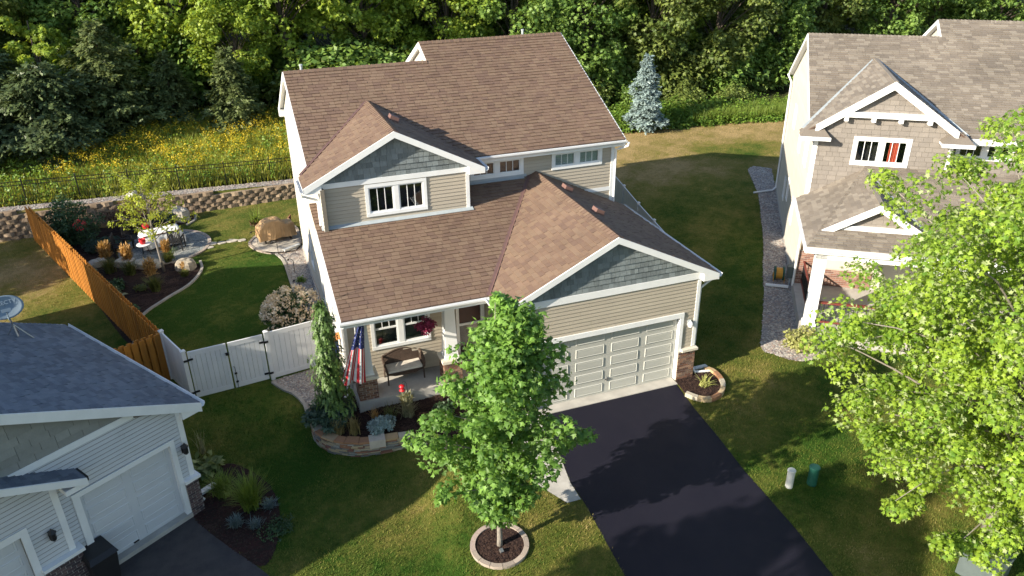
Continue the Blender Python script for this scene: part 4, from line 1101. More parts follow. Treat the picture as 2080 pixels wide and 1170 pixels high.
        MB().add(V, [(0, 1, 5, 4), (1, 2, 5), (3, 0, 4), (2, 3, 4, 5), (3, 2, 1, 0)], .7).build('return_roof', 'rshingle', h)
        MB().box(uc - .56, uc + .56, -.60, -.525, za - .12, za + .01).build('gutter', 'white', h); MB().box(uc - .54, uc + .54, -.52, -.002, za - .10, za - .03).build('eave_return', 'white', h)
        MB().bar(np.array((2.42 + sg * (ue - .1), .15, zb + .12)), np.array((2.42 + sg * .05, ridge_v - .1, 8.44)), .15, .02, (sg * -.4, -.3, 1)).build('valley_flashing', 'flashg', h)
    MB().bar((2.42, -.25, 8.49), (2.42, ridge_v, 8.49), .14, .03).build('ridge_cap', 'rshingle', h)
    cb = MB().box(.75, 4.09, -.26, -.02, 7.12, 7.30).build('collar_beam', 'white', h)
    for u in (.95, 1.92, 2.87, 3.87): MB().box(u - .07, u + .07, -.30, -.03, 6.97, 7.118).build('corbel', 'white', cb)
    # porch roof
    lp_ = math.sqrt(1 + SP * SP); lg = math.sqrt(1 + SG * SG)
    simple_plane(h, sh, (-.364, -5.05, 3.70), X1, (0, 1, SP), [(0, 0), (8.2, 0), (8.2, 5.05 * lp_), (2.35, 5.05 * lp_)], 86, **kw)
    zr, ur = 5.05, 1.96
    simple_plane(h, sh, (-.364, -4.1, zr - SG * 2.324), Y1, (1, 0, SG), [(0, 0), (4.1, 0), (4.1, 2.324 * lg), (0, 2.324 * lg)], 87, expo=.18, wmin=.2, wmax=.36)
    simple_plane(h, sh, (-.364, -4.1, zr - SG * 2.324), Y1, (1, 0, SG), [(0, 0), (0, .54 * lg), (-.95, 0)], 88, **kw)
    simple_plane(h, sh, (ur + 1.78, -4.1, zr - SG * 1.78), Y1, (-1, 0, SG), [(0, 0), (3.66, 1.78 * lg), (0, 1.78 * lg)], 89, **kw)
    MB().bar((ur, -4.11, zr + .03), (ur, -.3, zr + .03), .16, .03).build('ridge_cap', 'rshingle', h)
    MB().bar((ur + 1.80, -4.07, zr - SG * 1.78 + .05), (ur + .1, -.5, zr + .02), .13, .02, (.4, -.3, 1)).build('valley_flashing', 'flashg', h)
    fascia(h, (.17, -4.14, zr - SG * 1.79 + .03), (ur, -4.14, zr + .03), .26, (0, .04, 0)); fascia(h, (ur, -4.14, zr + .03), (ur + 1.7, -4.14, zr - SG * 1.7 + .03), .26, (0, .04, 0))
    backing(h, (.2, -3.85, 0), X1, -Y1, [(0, 3.86), (3.5, 3.86), (1.76, 4.92)], []); shake_wall(shake, (.2, -3.85, 0), X1, -Y1, [(0, 3.9), (3.5, 3.9), (1.76, 4.92)], seed=90, expo=.19, wmin=.19, wmax=.42)
    MB().box(.45, 3.45, -4.0, -3.85, 4.02, 4.18).build('frieze_board', 'white', h)
    MB().box(-.36, 7.8, -5.03, -4.98, 3.46, 3.69).build('fascia', 'white', h); MB().box(-.36, 7.8, -5.15, -5.035, 3.58, 3.70).build('gutter', 'white', h)
    MB().box(-.40, -.36, -5.0, -.02, 3.46, 3.70).build('fascia', 'white', h)
    MB().box(-.35, 7.8, -4.97, -1.12, 3.42, 3.44).build('porch_ceiling', 'white', h); MB().box(0, 7.8, -4.85, -4.5, 3.2, 3.42).build('porch_beam', 'white', h)
    # downspouts
    MB().tube([(-.30, 11.5, 6.35), (-.1, 11.3, 6.0), (-.08, 11.3, .3), (-.25, 11.2, .14), (-1.25, 10.75, .07)], .05, 6).build('downspout', 'white', h)
    MB().tube([(-.40, -4.9, 3.55), (-.2, -3.0, 3.4), (-.10, -1.3, 3.2), (-.09, -1.2, .35)], .045, 6).build('downspout', 'white', h)
    MB().bar((-.20, -.95, .16), (-1.08, -.75, .06), .11, .08).build('downspout', 'white', h)
    mt = MB().box(-.30, -.08, -.75, -.45, .45, .95).build('gas_meter', 'utility', h); MB().tube([(-.15, -.6, .45), (-.15, -.6, 0)], .025, 6).build('meter_pipe', 'flashg', mt)
    for p in (shake, sh, lboard, brick): p.flush()
    return h
RH = right_house()

# ------------------------------------------------------------ fences and walls
def along(a, b):
    a, b = np.array(a, float), np.array(b, float); L_ = np.linalg.norm(b - a); d = (b - a) / L_
    return a, d, np.array([-d[1], d[0]]), L_

def cedar_fence(name, label, a, b, wide=.14, step=.255, posts=2.4):
    a, d, n, L_ = along(a, b)
    f = thing(name, label, 'fence', (a[0], a[1], h1(*a)), 0)
    o3 = (a[0], a[1], h1(*a)); q = random.Random(5)
    def part(b_, nm, mat): return b_.build(nm, mat, f)
    P = lambda s, off, z: np.array([d[0] * s + n[0] * off, d[1] * s + n[1] * off, h1(a[0] + d[0] * s, a[1] + d[1] * s) - o3[2] + z])
    D3, N3 = np.array([d[0], d[1], 0]), np.array([n[0], n[1], 0])
    s = 0
    while s <= L_ + .01: part(MB().obox(P(s, 0, .9), D3 * .045, N3 * .045, Z1 * .93, q.random()), 'post', 'cedar'); s += posts
    for z in (.35, 1.0, 1.6): part(MB().bar(P(0, 0, z), P(L_, 0, z), .04, .09, (0, 0, 1), q.random()), 'rail', 'cedar')
    s = wide / 2; k = 0
    while s < L_:
        for side, ss in ((1, s), (-1, s + step / 2)):
            if ss > L_: continue
            zt = 1.82 + q.uniform(-.012, .012); w = wide / 2; t = q.random(); c = .03
            m = MB(); off = .062 * side; e = q.uniform(-.004, .004)
            outl = [(-w, .04), (w, .04), (w, zt - c), (w - c, zt), (-w + c, zt), (-w, zt - c)]
            base = P(ss, off + e, 0)
            m.prism([base + D3 * x + Z1 * z - N3 * .017 for x, z in outl], N3 * .034, t)
            part(m, 'picket', 'cedar')
        s += step; k += 1
    return f
cedar_fence('cedar_fence', 'long orange stained cedar fence between the two back yards', (-16.70, 6.36), (-23.0, 21.55))
cedar_fence('cedar_fence', 'short red brown cedar fence return behind the slate blue roof', (-16.72, 6.22), (-19.2, 5.05), .19, .24)

def vinyl_run(f, o3, a, b, zt=1.83, post_a=True, post_b=True, board=.17, z0=.05):
    a, d, n, L_ = along(a, b); q = random.Random(int(a[0] * 10))
    P = lambda s, off, z: np.array([a[0] + d[0] * s + n[0] * off - o3[0], a[1] + d[1] * s + n[1] * off - o3[1], h1(a[0] + d[0] * s, a[1] + d[1] * s) - o3[2] + z])
    D3, N3 = np.array([d[0], d[1], 0]), np.array([n[0], n[1], 0])
    for on, s in ((post_a, 0), (post_b, L_)):
        if on:
            p = MB().obox(P(s, 0, zt / 2), D3 * .065, N3 * .065, Z1 * (zt / 2 + .03)).build('post', 'vinyl', f)
            c = P(s, 0, zt + .03)
            MB().obox(c + Z1 * .012, D3 * .078, N3 * .078, Z1 * .012).add([c + D3 * i * .07 + N3 * j * .07 + Z1 * .024 for i, j in ((-1, -1), (1, -1), (1, 1), (-1, 1))] + [c + Z1 * .07], [(0, 1, 4), (1, 2, 4), (2, 3, 4), (3, 0, 4)]).build('post_cap', 'vinyl', p)
    for z in (zt - .08, z0 + .08): MB().bar(P(.065, 0, z), P(L_ - .065, 0, z), .05, .16).build('rail', 'vinyl', f)
    s = .07; k = 0
    while s < L_ - .08:
        e = min(s + board, L_ - .065)
        m = MB(); w = (e - s) / 2 - .003; base = P((s + e) / 2, 0, (z0 + zt) / 2); hz = (zt - z0) / 2 - .155
        m.prism([base + D3 * x + N3 * y - Z1 * hz for x, y in ((-w, -.009), (-w + .006, -.016), (w - .006, -.016), (w, -.009), (w, .009), (w - .006, .016), (-w + .006, .016), (-w, .009))], Z1 * 2 * hz, q.random())
        m.build('fence_board', 'vinyl', f); s = e; k += 1

f = thing('vinyl_fence', 'white vinyl privacy fence beside the weeping spruce and double gate', 'fence', (-13.42, 4.93, 0))
o3 = (-13.42, 4.93, 0)
vinyl_run(f, o3, (-13.36, 4.95), (-11.35, 5.28))
f = thing('vinyl_fence', 'short white vinyl fence panel between the cedar fence and the gate', 'fence', (-15.93, 4.62, 0))
vinyl_run(f, (-15.93, 4.62, 0), (-15.93, 4.62), (-16.62, 6.28))

def gate_leaf(label, a, b, hinge_at_a):
    a_, d, n, L_ = along(a, b); o = (a_[0], a_[1], 0)
    g = thing('gate', label, 'gate', o, 0, 'leaves of the white double gate')
    D3, N3 = np.array([d[0], d[1], 0]), np.array([n[0], n[1], 0])
    q = random.Random(3 if hinge_at_a else 4)
    zt, z0 = 1.80, .07
    for z in (zt - .08, z0 + .08): MB().bar(D3 * .02 + Z1 * z, D3 * (L_ - .02) + Z1 * z, .05, .16).build('rail', 'vinyl', g)
    for s in (.055, L_ - .055): MB().obox(D3 * s + Z1 * (zt + z0) / 2, D3 * .038, N3 * .024, Z1 * ((zt - z0) / 2 - .16)).build('stile', 'vinyl', g)
    s = .095
    while s < L_ - .10:
        e = min(s + .15, L_ - .094); w = (e - s) / 2 - .003; hz = (zt - z0) / 2 - .16
        MB().prism([D3 * ((s + e) / 2 + x) + N3 * y + Z1 * ((zt + z0) / 2 - hz) for x, y in ((-w, -.006), (-w + .006, -.013), (w - .006, -.013), (w, -.006), (w, .006), (-w, .006))], Z1 * 2 * hz, q.random()).build('fence_board', 'vinyl', g); s = e
    hs = .02 if hinge_at_a else L_ - .02; sg = 1 if hinge_at_a else -1
    for z in (.30, 1.52):
        MB().obox(D3 * (hs + sg * .06) + Z1 * z - N3 * .032, D3 * .075, N3 * .008, Z1 * .035).obox(D3 * (hs - sg * .09) + Z1 * z - N3 * .075, D3 * .065, N3 * .008, Z1 * .035).obox(D3 * (hs - sg * .02) + Z1 * z - N3 * .055, D3 * .02, N3 * .03, Z1 * .045).build('hinge', 'black', g)
    le = L_ - .03 if hinge_at_a else .03
    if hinge_at_a:
        MB().obox(D3 * le + Z1 * 1.42 - N3 * .05, D3 * .05, N3 * .03, Z1 * .045).bar(D3 * (le + .06) + Z1 * 1.46 - N3 * .06, D3 * (le - .03) + Z1 * 1.46 - N3 * .06, .02, .02).build('latch', 'black', g)
    else:
        MB().tube([D3 * .06 + Z1 * .9 - N3 * .05, D3 * .10 + Z1 * .88 - N3 * .05, D3 * .10 + Z1 * .05 - N3 * .05], .010, 6).obox(D3 * .10 + Z1 * .62 - N3 * .04, D3 * .04, N3 * .015, Z1 * .03).obox(D3 * .10 + Z1 * .3 - N3 * .04, D3 * .04, N3 * .015, Z1 * .03).build('drop_rod', 'black', g)
gate_leaf('gate leaf of the white double gate next to the short angled panel', (-15.83, 4.63), (-14.62, 4.77), True)
gate_leaf('gate leaf of the white double gate with a black drop rod', (-14.60, 4.77), (-13.46, 4.93), False)

f = thing('vinyl_fence', 'shaded white vinyl fence running back beside the garage roof', 'fence', (3.15, 6.8, 0))
pts = [(3.15, 6.8), (3.55, 8.95), (3.95, 11.1), (4.45, 13.5), (4.95, 15.9)]
for k, (a, b) in enumerate(zip(pts[:-1], pts[1:])): vinyl_run(f, (3.15, 6.8, 0), a, b, post_a=(k == 0))
vinyl_run(f, (3.15, 6.8, 0), (3.15, 6.8), (.15, 6.9), post_a=False)

def metal_fence():
    x0, x1 = -28.0, -7.0; y = lambda x: wall_y(x) + 1.25
    o = (x0, y(x0), h1(x0, y(x0)))
    f = thing('metal_fence', 'thin black metal picket fence above the block retaining wall', 'fence', o)
    P = lambda x, z: np.array([x - o[0], y(x) - o[1], h1(x, y(x)) - o[2] + z])
    n = 10
    for k in range(n):
        xa = x0 + (x1 - x0) * k / (n - 1); MB().obox(P(xa, .63), X1 * .025, Y1 * .025, Z1 * .66).lathe([(.03, 0), (.03, .02), (.0, .06)], 4, P(xa, 1.29)).build('post', 'black', f)
        if k < n - 1:
            xb = x0 + (x1 - x0) * (k + 1) / (n - 1)
            for z in (.15, 1.0, 1.18): MB().bar(P(xa, z), P(xb, z), .025, .03).build('rail', 'black', f)
            m = 20
            for i in range(1, m):
                x = xa + (xb - xa) * i / m; MB().obox(P(x, .63), X1 * .008, Y1 * .008, Z1 * .60).build('picket', 'black', f)
metal_fence()

def retaining_wall():
    w = thing('retaining_wall', 'tan split face block retaining wall below the meadow', 'wall', (-27, wall_y(-27), 0))
    q = random.Random(8); bw, bh = .56, .20
    o = np.array((-27, wall_y(-27), 0)); d = nrm((1, .07, 0)); n = np.array((-d[1], d[0], 0))
    P = Pieces(w, 'block', 'block', 300, world=lambda p: p + o)
    L_ = 22.5; top = lambda s: .76 + .045 * max(0, min(14, -11 - (-27 + s)))
    k = 0; z = 0.0
    while z < 1.5:
        s = -(bw / 2 if k % 2 else 0)
        while s < L_:
            if z + bh <= top(s) + .06:
                c = d * (s + bw / 2) + n * (.10 + .018 * k) + Z1 * (z + bh / 2)
                w2 = bw / 2 - .006; hh = bh / 2 - .004; j = lambda: q.uniform(-.028, .028)
                f_ = [c + d * (x * w2) + Z1 * (zz * hh) - n * y for x, zz, y in
                      ((-1, -1, .06 + j()), (-.35, -1, .12 + j()), (.35, -1, .12 + j()), (1, -1, .06 + j()), (-1, .85, .05 + j()), (-.35, 1, .10 + j()), (.35, 1, .10 + j()), (1, .85, .05 + j()), (-1, 1, -.16), (1, 1, -.16), (-1, -1, -.16), (1, -1, -.16))]
                P.add(f_, [(1, 2, 6, 5), (0, 1, 5, 4), (2, 3, 7, 6), (4, 5, 6, 7, 9, 8), (0, 4, 8, 10), (3, 11, 9, 7)], q.random())
            s += bw
        z += bh; k += 1
    P.flush()
retaining_wall()

# ------------------------------------------------------------ front bed, stone wall
BEDW = smooth_line([(-12.33, 2.95), (-12.46, 2.2), (-12.42, 1.5), (-12.18, .98), (-11.75, .58), (-11.1, .30), (-10.3, .21), (-9.6, .10), (-9.15, -.25), (-8.85, -.75), (-8.55, -1.3)], 8)
ZB = .03
def stone_wall():
    w = thing('stone_wall', 'curved dry stone wall of flat coloured ledge stones round the front bed', 'wall', (-12.4, 1.3, -.45))
    o = np.array((-12.4, 1.3, -.45)); q = random.Random(12)
    seg = np.linalg.norm(np.diff(BEDW, axis=0), axis=1); cum = np.concatenate([[0], np.cumsum(seg)]); L_ = cum[-1]
    def at(s):
        s = min(max(s, 0), L_ - 1e-4); i = int(np.searchsorted(cum, s, 'right') - 1); i = min(i, len(seg) - 1)
        t = (s - cum[i]) / seg[i]; p = BEDW[i] * (1 - t) + BEDW[i + 1] * t; d = (BEDW[i + 1] - BEDW[i]) / seg[i]
        return p, d
    P = Pieces(w, 'stone', 'ledge', 300, world=lambda p: p + o)
    z = -.52
    while z < ZB - .03:
        hh = q.uniform(.035, .075); s = -q.random() * .2
        while s < L_:
            big = q.random() < .06
            ln = q.uniform(.14, .42); H_ = hh * (2.0 if big and z + 2 * hh < ZB else 1)
            (p0, d0), (p1, d1) = at(s), at(s + ln - .01)
            pm_, dm = at(s + ln / 2)
            if z + H_ > h1(*pm_) - .03:
                nn = np.array([-dm[1], dm[0]])
                j = q.uniform(-.02, .03)
                A, B = p0, p1
                V = []
                for zz in (z, z + H_ - .008):
                    for pt, off in ((A, -.02 - j), (B, -.02 - j + q.uniform(-.015, .015)), (B, .16), (A, .16)):
                        V.append(np.array([pt[0] + nn[0] * off, pt[1] + nn[1] * off, zz + q.uniform(-.006, .006)]) - o)
                P.add(V, [(0, 1, 5, 4), (4, 5, 6, 7), (1, 2, 6, 5), (3, 0, 4, 7), (2, 3, 7, 6)], q.random())
            s += ln
        z += hh
    P.flush()
    s = .02
    while s < L_ - .1:
        ln = q.uniform(.30, .48); p0, d0 = at(s); p1, d1 = at(s + ln - .015); n0, n1 = np.array([-d0[1], d0[0]]), np.array([-d1[1], d1[0]])
        zc = ZB + .01 if s < L_ - 2.0 else max(h1(*p0) + .16, -.03)
        wd = q.uniform(.20, .28); V = []
        for zz in (zc - .03, zc + .035 + q.uniform(-.006, .012)):
            for pt, nn, off in ((p0, n0, -.045 + q.uniform(-.015, .015)), (p1, n1, -.045 + q.uniform(-.015, .015)), (p1, n1, wd), (p0, n0, wd)):
                V.append(np.array([pt[0] + nn[0] * off, pt[1] + nn[1] * off, zz]) - o)
        mat = 'capstone'
        MB().add(V, [(0, 1, 5, 4), (4, 5, 6, 7), (1, 2, 6, 5), (3, 0, 4, 7), (2, 3, 7, 6), (3, 2, 1, 0)], q.random()).build('cap_stone', mat, w)
        s += ln
    p, d = at(L_ * .56); nn = np.array([-d[1], d[0]])
    c = np.array([p[0] + nn[0] * .08, p[1] + nn[1] * .08, ZB - .04]) - o
    tag(MB().obox(c, np.array([d[0], d[1], 0]) * .24, np.array([nn[0], nn[1], 0]) * .17, Z1 * .135, .5).build('square_stone', 'flagstone', w), 'large pale grey squared block set into the wall top')
stone_wall()
bed = [tuple(p) for p in BEDW] + [(-7.05, -1.3), (-7.05, 1.94), (-10.94, 1.94), (-10.96, 3.1), (-11.05, 3.4), (-11.9, 3.3)]
flat = lambda x, y: ZB - .02 + .03 * math.sin(x * 3) * math.sin(y * 4)
FRONTBED = bed
sheet('mulch_bed', bed, .0, 'mulch', hf=lambda x, y: max(flat(x, y), h1(x, y) + .03))
fl = lambda x, y: np.maximum(ZB - .02 + .03 * np.sin(x * 3) * np.sin(y * 4), H(x, y) + .03)
stones('mulch_chips', bed, 5200, 'mulch', .012, .045, hf=fl, flat=.5)
# pebbles along the left side of the house
PEB = [(-11.05, 3.2), (-11.95, 3.25), (-12.40, 2.85), (-12.55, 3.4), (-12.80, 3.95), (-13.1, 4.3), (-13.36, 4.84), (-11.3, 5.2), (-11.05, 5.2)]
sheet('pebble_bed', PEB, .02, 'pebble'); stones('pebbles', PEB, 2600, 'pebble', .018, .05)
PEB2 = [(-11.06, 5.3), (-11.95, 5.2), (-12.0, 8.0), (-11.95, 11.0), (-11.98, 13.2), (-12.05, 14.8), (-12.3, 15.7), (-11.4, 16.3), (-11.06, 16.4)]
sheet('pebble_bed', PEB2, .02, 'pebble'); stones('pebbles', PEB2, 5200, 'pebble', .02, .055)

def curb(name, label, line, w=.11, hgt=.07, mat='curb', piece=.9, cat='edging', closed=False, gap=.006, pieces='curb_piece'):
    pts = np.array(line, float); o = (pts[0, 0], pts[0, 1], h1(*pts[0]))
    t = thing(name, label, cat, o)
    seg = np.linalg.norm(np.diff(pts, axis=0), axis=1); cum = np.concatenate([[0], np.cumsum(seg)]); L_ = cum[-1]
    n = max(1, round(L_ / piece)); q = random.Random(int(L_ * 100))
    def at(s):
        i = min(int(np.searchsorted(cum, s, 'right') - 1), len(seg) - 1); i = max(i, 0)
        u = (s - cum[i]) / seg[i]; return pts[i] * (1 - u) + pts[i + 1] * u, (pts[i + 1] - pts[i]) / seg[i]
    for k in range(n):
        m = MB(); sub = 3; V = []; t0 = q.random()
        for j in range(sub + 1):
            p, d = at(L_ * (k + j / sub * (1 - gap * n / L_)) / n); nn = np.array([-d[1], d[0]])
            z = h1(*p) - o[2]
            for off, zz in ((-w / 2, -.04), (-w / 2, hgt), (w / 2, hgt), (w / 2, -.04)):
                V.append((p[0] + nn[0] * off - o[0], p[1] + nn[1] * off - o[1], z + zz))
        F = [(4 * j + a, 4 * j + 4 + a, 4 * j + 4 + (a + 1) % 4, 4 * j + (a + 1) % 4) for j in range(sub) for a in range(4)] + [(0, 1, 2, 3), (4 * sub + 3, 4 * sub + 2, 4 * sub + 1, 4 * sub)]
        m.add(V, F, t0).build(pieces, mat, t)
    return t
curb('garden_curb', 'concrete curb of the pebble bed by the white gate', smooth_line([(-13.40, 4.72), (-13.13, 4.22), (-12.80, 3.86), (-12.56, 3.35), (-12.5, 2.9)]))
curb('garden_curb', 'concrete curb along the pebble strip beside the house wall', smooth_line([(-11.98, 5.4), (-12.02, 8.0), (-11.97, 11.0), (-12.0, 13.2), (-12.07, 14.8), (-12.3, 15.65)]))

# ------------------------------------------------------------ tree ring, planter
RC = (-8.6, -4.78)
ringz = h1(*RC)
RING = [(RC[0] + .70 * math.cos(a), RC[1] + .62 * math.sin(a) * 1.1) for a in np.linspace(0, 2 * math.pi, 28)]
sheet('tree_mulch', RING[:-1], .04, 'mulch'); stones('mulch_chips', [(RC[0] + .66 * math.cos(a), RC[1] + .64 * math.sin(a)) for a in np.linspace(0, 6.28, 20)[:-1]], 1900, 'mulch', .012, .045, hf=lambda x, y: H(x, y) + .035, flat=.5)
curb('paver_ring', 'ring of tan edging pavers round the street maple', RING, .13, .085, 'paver', .30, 'edging', pieces='paver', gap=.012)
PL = smooth_line([(-.72, -.92), (-.45, -1.28), (-.1, -1.43), (.35, -1.30), (.72, -.90), (.84, -.40), (.76, -.02), (.5, .06)])
sheet('planter_mulch', [tuple(p) for p in PL] + [(.05, .1), (.05, -.12), (-.66, -.12)], .05, 'mulch')
stones('mulch_chips', [tuple(p) for p in PL] + [(.05, .1), (.05, -.12), (-.66, -.12)], 1300, 'mulch', .012, .04, hf=lambda x, y: H(x, y) + .045, flat=.5)
curb('stone_planter', 'curved stone edging round the small bed at the garage corner', PL[:-2], .15, .15, 'capstone', .42, 'edging', pieces='edge_stone', gap=.012)

# ------------------------------------------------------------ right neighbour's gravel bed
RG = [tuple(k) for k in smooth_line([(15.9, 18.4), (15.21, 17.95), (14.63, 16.9), (13.82, 15.41), (12.96, 13.87), (10.9, 10.81), (9.11, 8.24), (7.15, 5.62), (6.04, 4.06), (4.0, 1.45), (3.33, .51), (3.56, .06), (3.8, -.32), (4.37, -.66), (5.4, -.4)], 4)] + [(6.2, .9), (5.6, 1.3), (7.5, 4.2), (14.4, 14.3), (16.6, 17.6)]
sheet('gravel_bed', RG, .02, 'pebble', .5); stones('gravel_stones', RG, 9000, 'pebble', .025, .065)

# ------------------------------------------------------------ left bed and back yard beds
LB = smooth_poly([(-15.72, .55), (-15.4, 1.3), (-14.9, 1.35), (-14.2, .45), (-13.85, -.5), (-13.85, -1.9), (-14.3, -3.1), (-14.9, -2.5), (-16.1, -.45)], 4)
sheet('red_mulch_bed', LB, .015, 'mulchred'); stones('mulch_chips', LB, 4200, 'mulchred', .012, .04, flat=.5)
BB = smooth_poly([(-18.0, 8.9), (-17.9, 11.3), (-17.0, 12.7), (-16.1, 13.8), (-15.65, 15.1), (-15.75, 15.9), (-16.6, 16.3), (-18.6, 17.0), (-19.3, 19.0), (-18.3, 20.8), (-16.7, 21.1), (-15.9, 21.6), (-15.9, 22.5), (-18, 22.3), (-22.8, 22.0), (-22.6, 21.0), (-20.3, 15.2)], 4)
sheet('backyard_bed', BB, .015, 'mulch', .5); stones('mulch_chips', BB, 6500, 'mulch', .015, .05, flat=.5)
curb('garden_curb', 'curving concrete curb between the back lawn and the dark flower bed', smooth_line([(-17.98, 9.0), (-17.85, 11.3), (-16.98, 12.65), (-16.05, 13.75), (-15.55, 15.1), (-15.6, 16.1)]))
curb('garden_curb', 'short concrete curb of the bed under the retaining wall', smooth_line([(-15.75, 22.4), (-15.8, 21.6), (-16.2, 21.0)]))
PC, PR = (-17.2, 18.45), 1.98
PAT = [(PC[0] + PR * math.cos(a), PC[1] + PR * math.sin(a)) for a in np.linspace(0, 2 * math.pi, 40)]
sheet('patio', PAT[:-1], .025, 'gravel'); stones('patio_gravel', PAT[:-1], 6000, 'gravel', .012, .032, hf=lambda x, y: H(x, y) + .012)
curb('paver_ring', 'ring of pale pavers round the gravel patio', [(PC[0] + (PR + .07) * math.cos(a), PC[1] + (PR + .07) * math.sin(a)) for a in np.linspace(-1.9, 2.3, 40)], .15, .05, 'paver', .34, 'edging', pieces='paver')
WG = [(-27, wall_y(-27) + .34), (-27, wall_y(-27) + 1.05), (-7, wall_y(-7) + 1.05), (-7, wall_y(-7) + .34)]
sheet('wall_top_gravel', WG, .012, 'pebble', .5); stones('gravel_stones', WG, 4200, 'pebble', .025, .06)
PADL = smooth_poly([(-13.35, 17.55), (-13.25, 16.75), (-12.75, 16.0), (-12.0, 15.65), (-11.2, 15.95), (-11.06, 18.6), (-11.7, 19.2), (-12.6, 18.7)], 4)
sheet('grill_pad', PADL, .03, 'flagstone'); curb('garden_curb', 'round curb of the flagstone pad under the covered grill', PADL[8:] + PADL[:18], .12, .06, 'paver')
for k, (x, y, r) in enumerate([(-15.05, 18.05, .26), (-14.62, 17.98, .24), (-14.15, 18.05, .27), (-13.7, 17.95, .22), (-15.15, 17.6, .2)]):
    q = random.Random(k); n = 7
    b = MB().prism([np.array((r * q.uniform(.8, 1.2) * math.cos(6.283 * i / n), .75 * r * q.uniform(.8, 1.2) * math.sin(6.283 * i / n), -.02)) for i in range(n)], (0, 0, .055), q.random())
    o = b.build('stepping_stone', 'flagstone'); o.location = (x, y, h1(x, y))
    tag(o, ['flat stepping stone touching the gravel patio edge', 'stepping stone in the grass next to the patio', 'widest stepping stone, in the middle of the row', 'smallest stepping stone, next to the grill pad', 'stepping stone set off the row beside the patio curb'][k], 'stone', 'stepping stones across the back lawn')
def boulder(label, x, y, rx, ry, rz, seed, mat='boulder', group=None, z=0):
    o = MB().rock((0, 0, 0), rx, ry, rz, seed, .5, 0, 7).build('boulder', mat); o.location = (x, y, h1(x, y) + rz * .55 + z); o.rotation_euler = (0, 0, seed)
    return tag(o, label, 'boulder', group)
boulder('large pale boulder at the bed corner by the patio', -16.2, 15.5, .45, .33, .31, 3)
boulder('broad low grey boulder between the tan grasses', -17.8, 16.35, .72, .36, .22, 6, 'flagstone')
boulder('low grey boulder behind the tan grasses', -18.75, 16.9, .5, .32, .22, 9, 'flagstone')
boulder('rounded stone beside the variegated hosta at the cedar fence', -19.9, 17.3, .4, .25, .22, 13, 'flagstone')
boulder('grey rock at the foot of the block retaining wall', -16.5, 21.9, .55, .4, .45, 15, 'flagstone')
boulder('white landscape rock on top of the retaining wall', -18.6, wall_y(-18.6) + .55, .35, .25, .22, 17, 'cap')

# ------------------------------------------------------------ patio furniture
def patio():
    t = thing('patio_table', 'rectangular patio table draped in a white cloth', 'table', (-17.25, 18.75, .03), .25)
    b = MB(); nx, ny = 18, 10; V = []; q = np.random.default_rng(4)
    for i in range(nx + 1):
        for j in range(ny + 1):
            u, v = i / nx * 2 - 1, j / ny * 2 - 1; ax, ay = .95, .55
            over = max(abs(u) - .80, 0, abs(v) - .70); z = .76 if over == 0 else .76 - over * 2.1
            x = u * ax if abs(u) < .8 else math.copysign(.8 * ax + (abs(u) - .8) * .35, u) * (1 + .04 * math.sin(j * 2.1))
            y = v * ay if abs(v) < .7 else math.copysign(.7 * ay + (abs(v) - .7) * .3, v) * (1 + .05 * math.sin(i * 1.9))
            V.append((x * 1.15, y * 1.2, z + .008 * math.sin(i * 1.3 + j)))
    b.add(V, [(i * (ny + 1) + j, (i + 1) * (ny + 1) + j, (i + 1) * (ny + 1) + j + 1, i * (ny + 1) + j + 1) for i in range(nx) for j in range(ny)])
    b.build('tablecloth', 'cloth', t, smooth=True)
    MB().box(-.85, .85, -.45, .45, .70, .735).build('tabletop', 'teak', t)
    for x in (-.75, .75):
        for y in (-.38, .38): MB().box(x - .03, x + .03, y - .03, y + .03, 0, .70).build('leg', 'teak', t)
    return t
patio()
def chair(label, x, y, rz):
    c = thing('patio_chair', label, 'chair', (x, y, h1(x, y) + .03), rz, 'dark slatted patio chairs')
    MB().box(-.28, .28, -.28, .28, .40, .44).build('seat', 'blackp', c)
    bk = MB().box(-.28, .28, .24, .28, .95, 1.02).box(-.28, -.23, .24, .28, .44, .95).box(.23, .28, .24, .28, .44, .95).build('backrest', 'blackp', c)
    for k in range(6): MB().box(-.21 + k * .075, -.165 + k * .075, .25, .27, .44, .95).build('slat', 'blackp', bk)
    for sx in (-1, 1):
        MB().box(sx * .28 - .03, sx * .28 + .03, -.28, .26, .62, .66).build('armrest', 'blackp', c)
        for yy in (-.26, .24): MB().box(sx * .27 - .025, sx * .27 + .025, yy - .025, yy + .025, 0, .62).build('leg', 'blackp', c)
chair('dark slatted patio chair between the white table and the gravel patio edge', -16.55, 17.95, 2.9)
chair('dark patio chair behind the round side table, back to the house', -18.55, 19.15, .9)
chair('dark patio chair next to the tan grasses and cedar fence', -19.0, 18.25, 1.5)
chair('dark patio chair on the far side of the white table', -17.6, 19.95, .15)
t = thing('side_table', 'small round white side table holding a red pot', 'table', (-17.95, 17.75, .03))
MB().lathe([(.30, .52), (.31, .535), (.30, .55), (.0, .55)], 20).build('table_top', 'cloth', t)
for k in range(3): MB().tube([(.22 * math.cos(k * 2.1), .22 * math.sin(k * 2.1), 0), (.1 * math.cos(k * 2.1), .1 * math.sin(k * 2.1), .52)], .014, 6).build('leg', 'black', t)
o = MB().lathe([(.0, 0), (.10, 0), (.15, .12), (.13, .22), (.15, .24), (.12, .24), (.1, .2), (0, .2)], 14).build('flower_pot', 'red', smooth=False); o.location = (-17.97, 17.78, .585)
tag(o, 'red pot on the round white side table', 'pot')
o = MB().lathe([(.0, 0), (.12, 0), (.17, .14), (.15, .2), (0, .2)], 12).build('flower_pot', 'red'); o.location = (-17.85, 19.2, .80)
tag(o, 'red bowl on the white draped table', 'bowl')

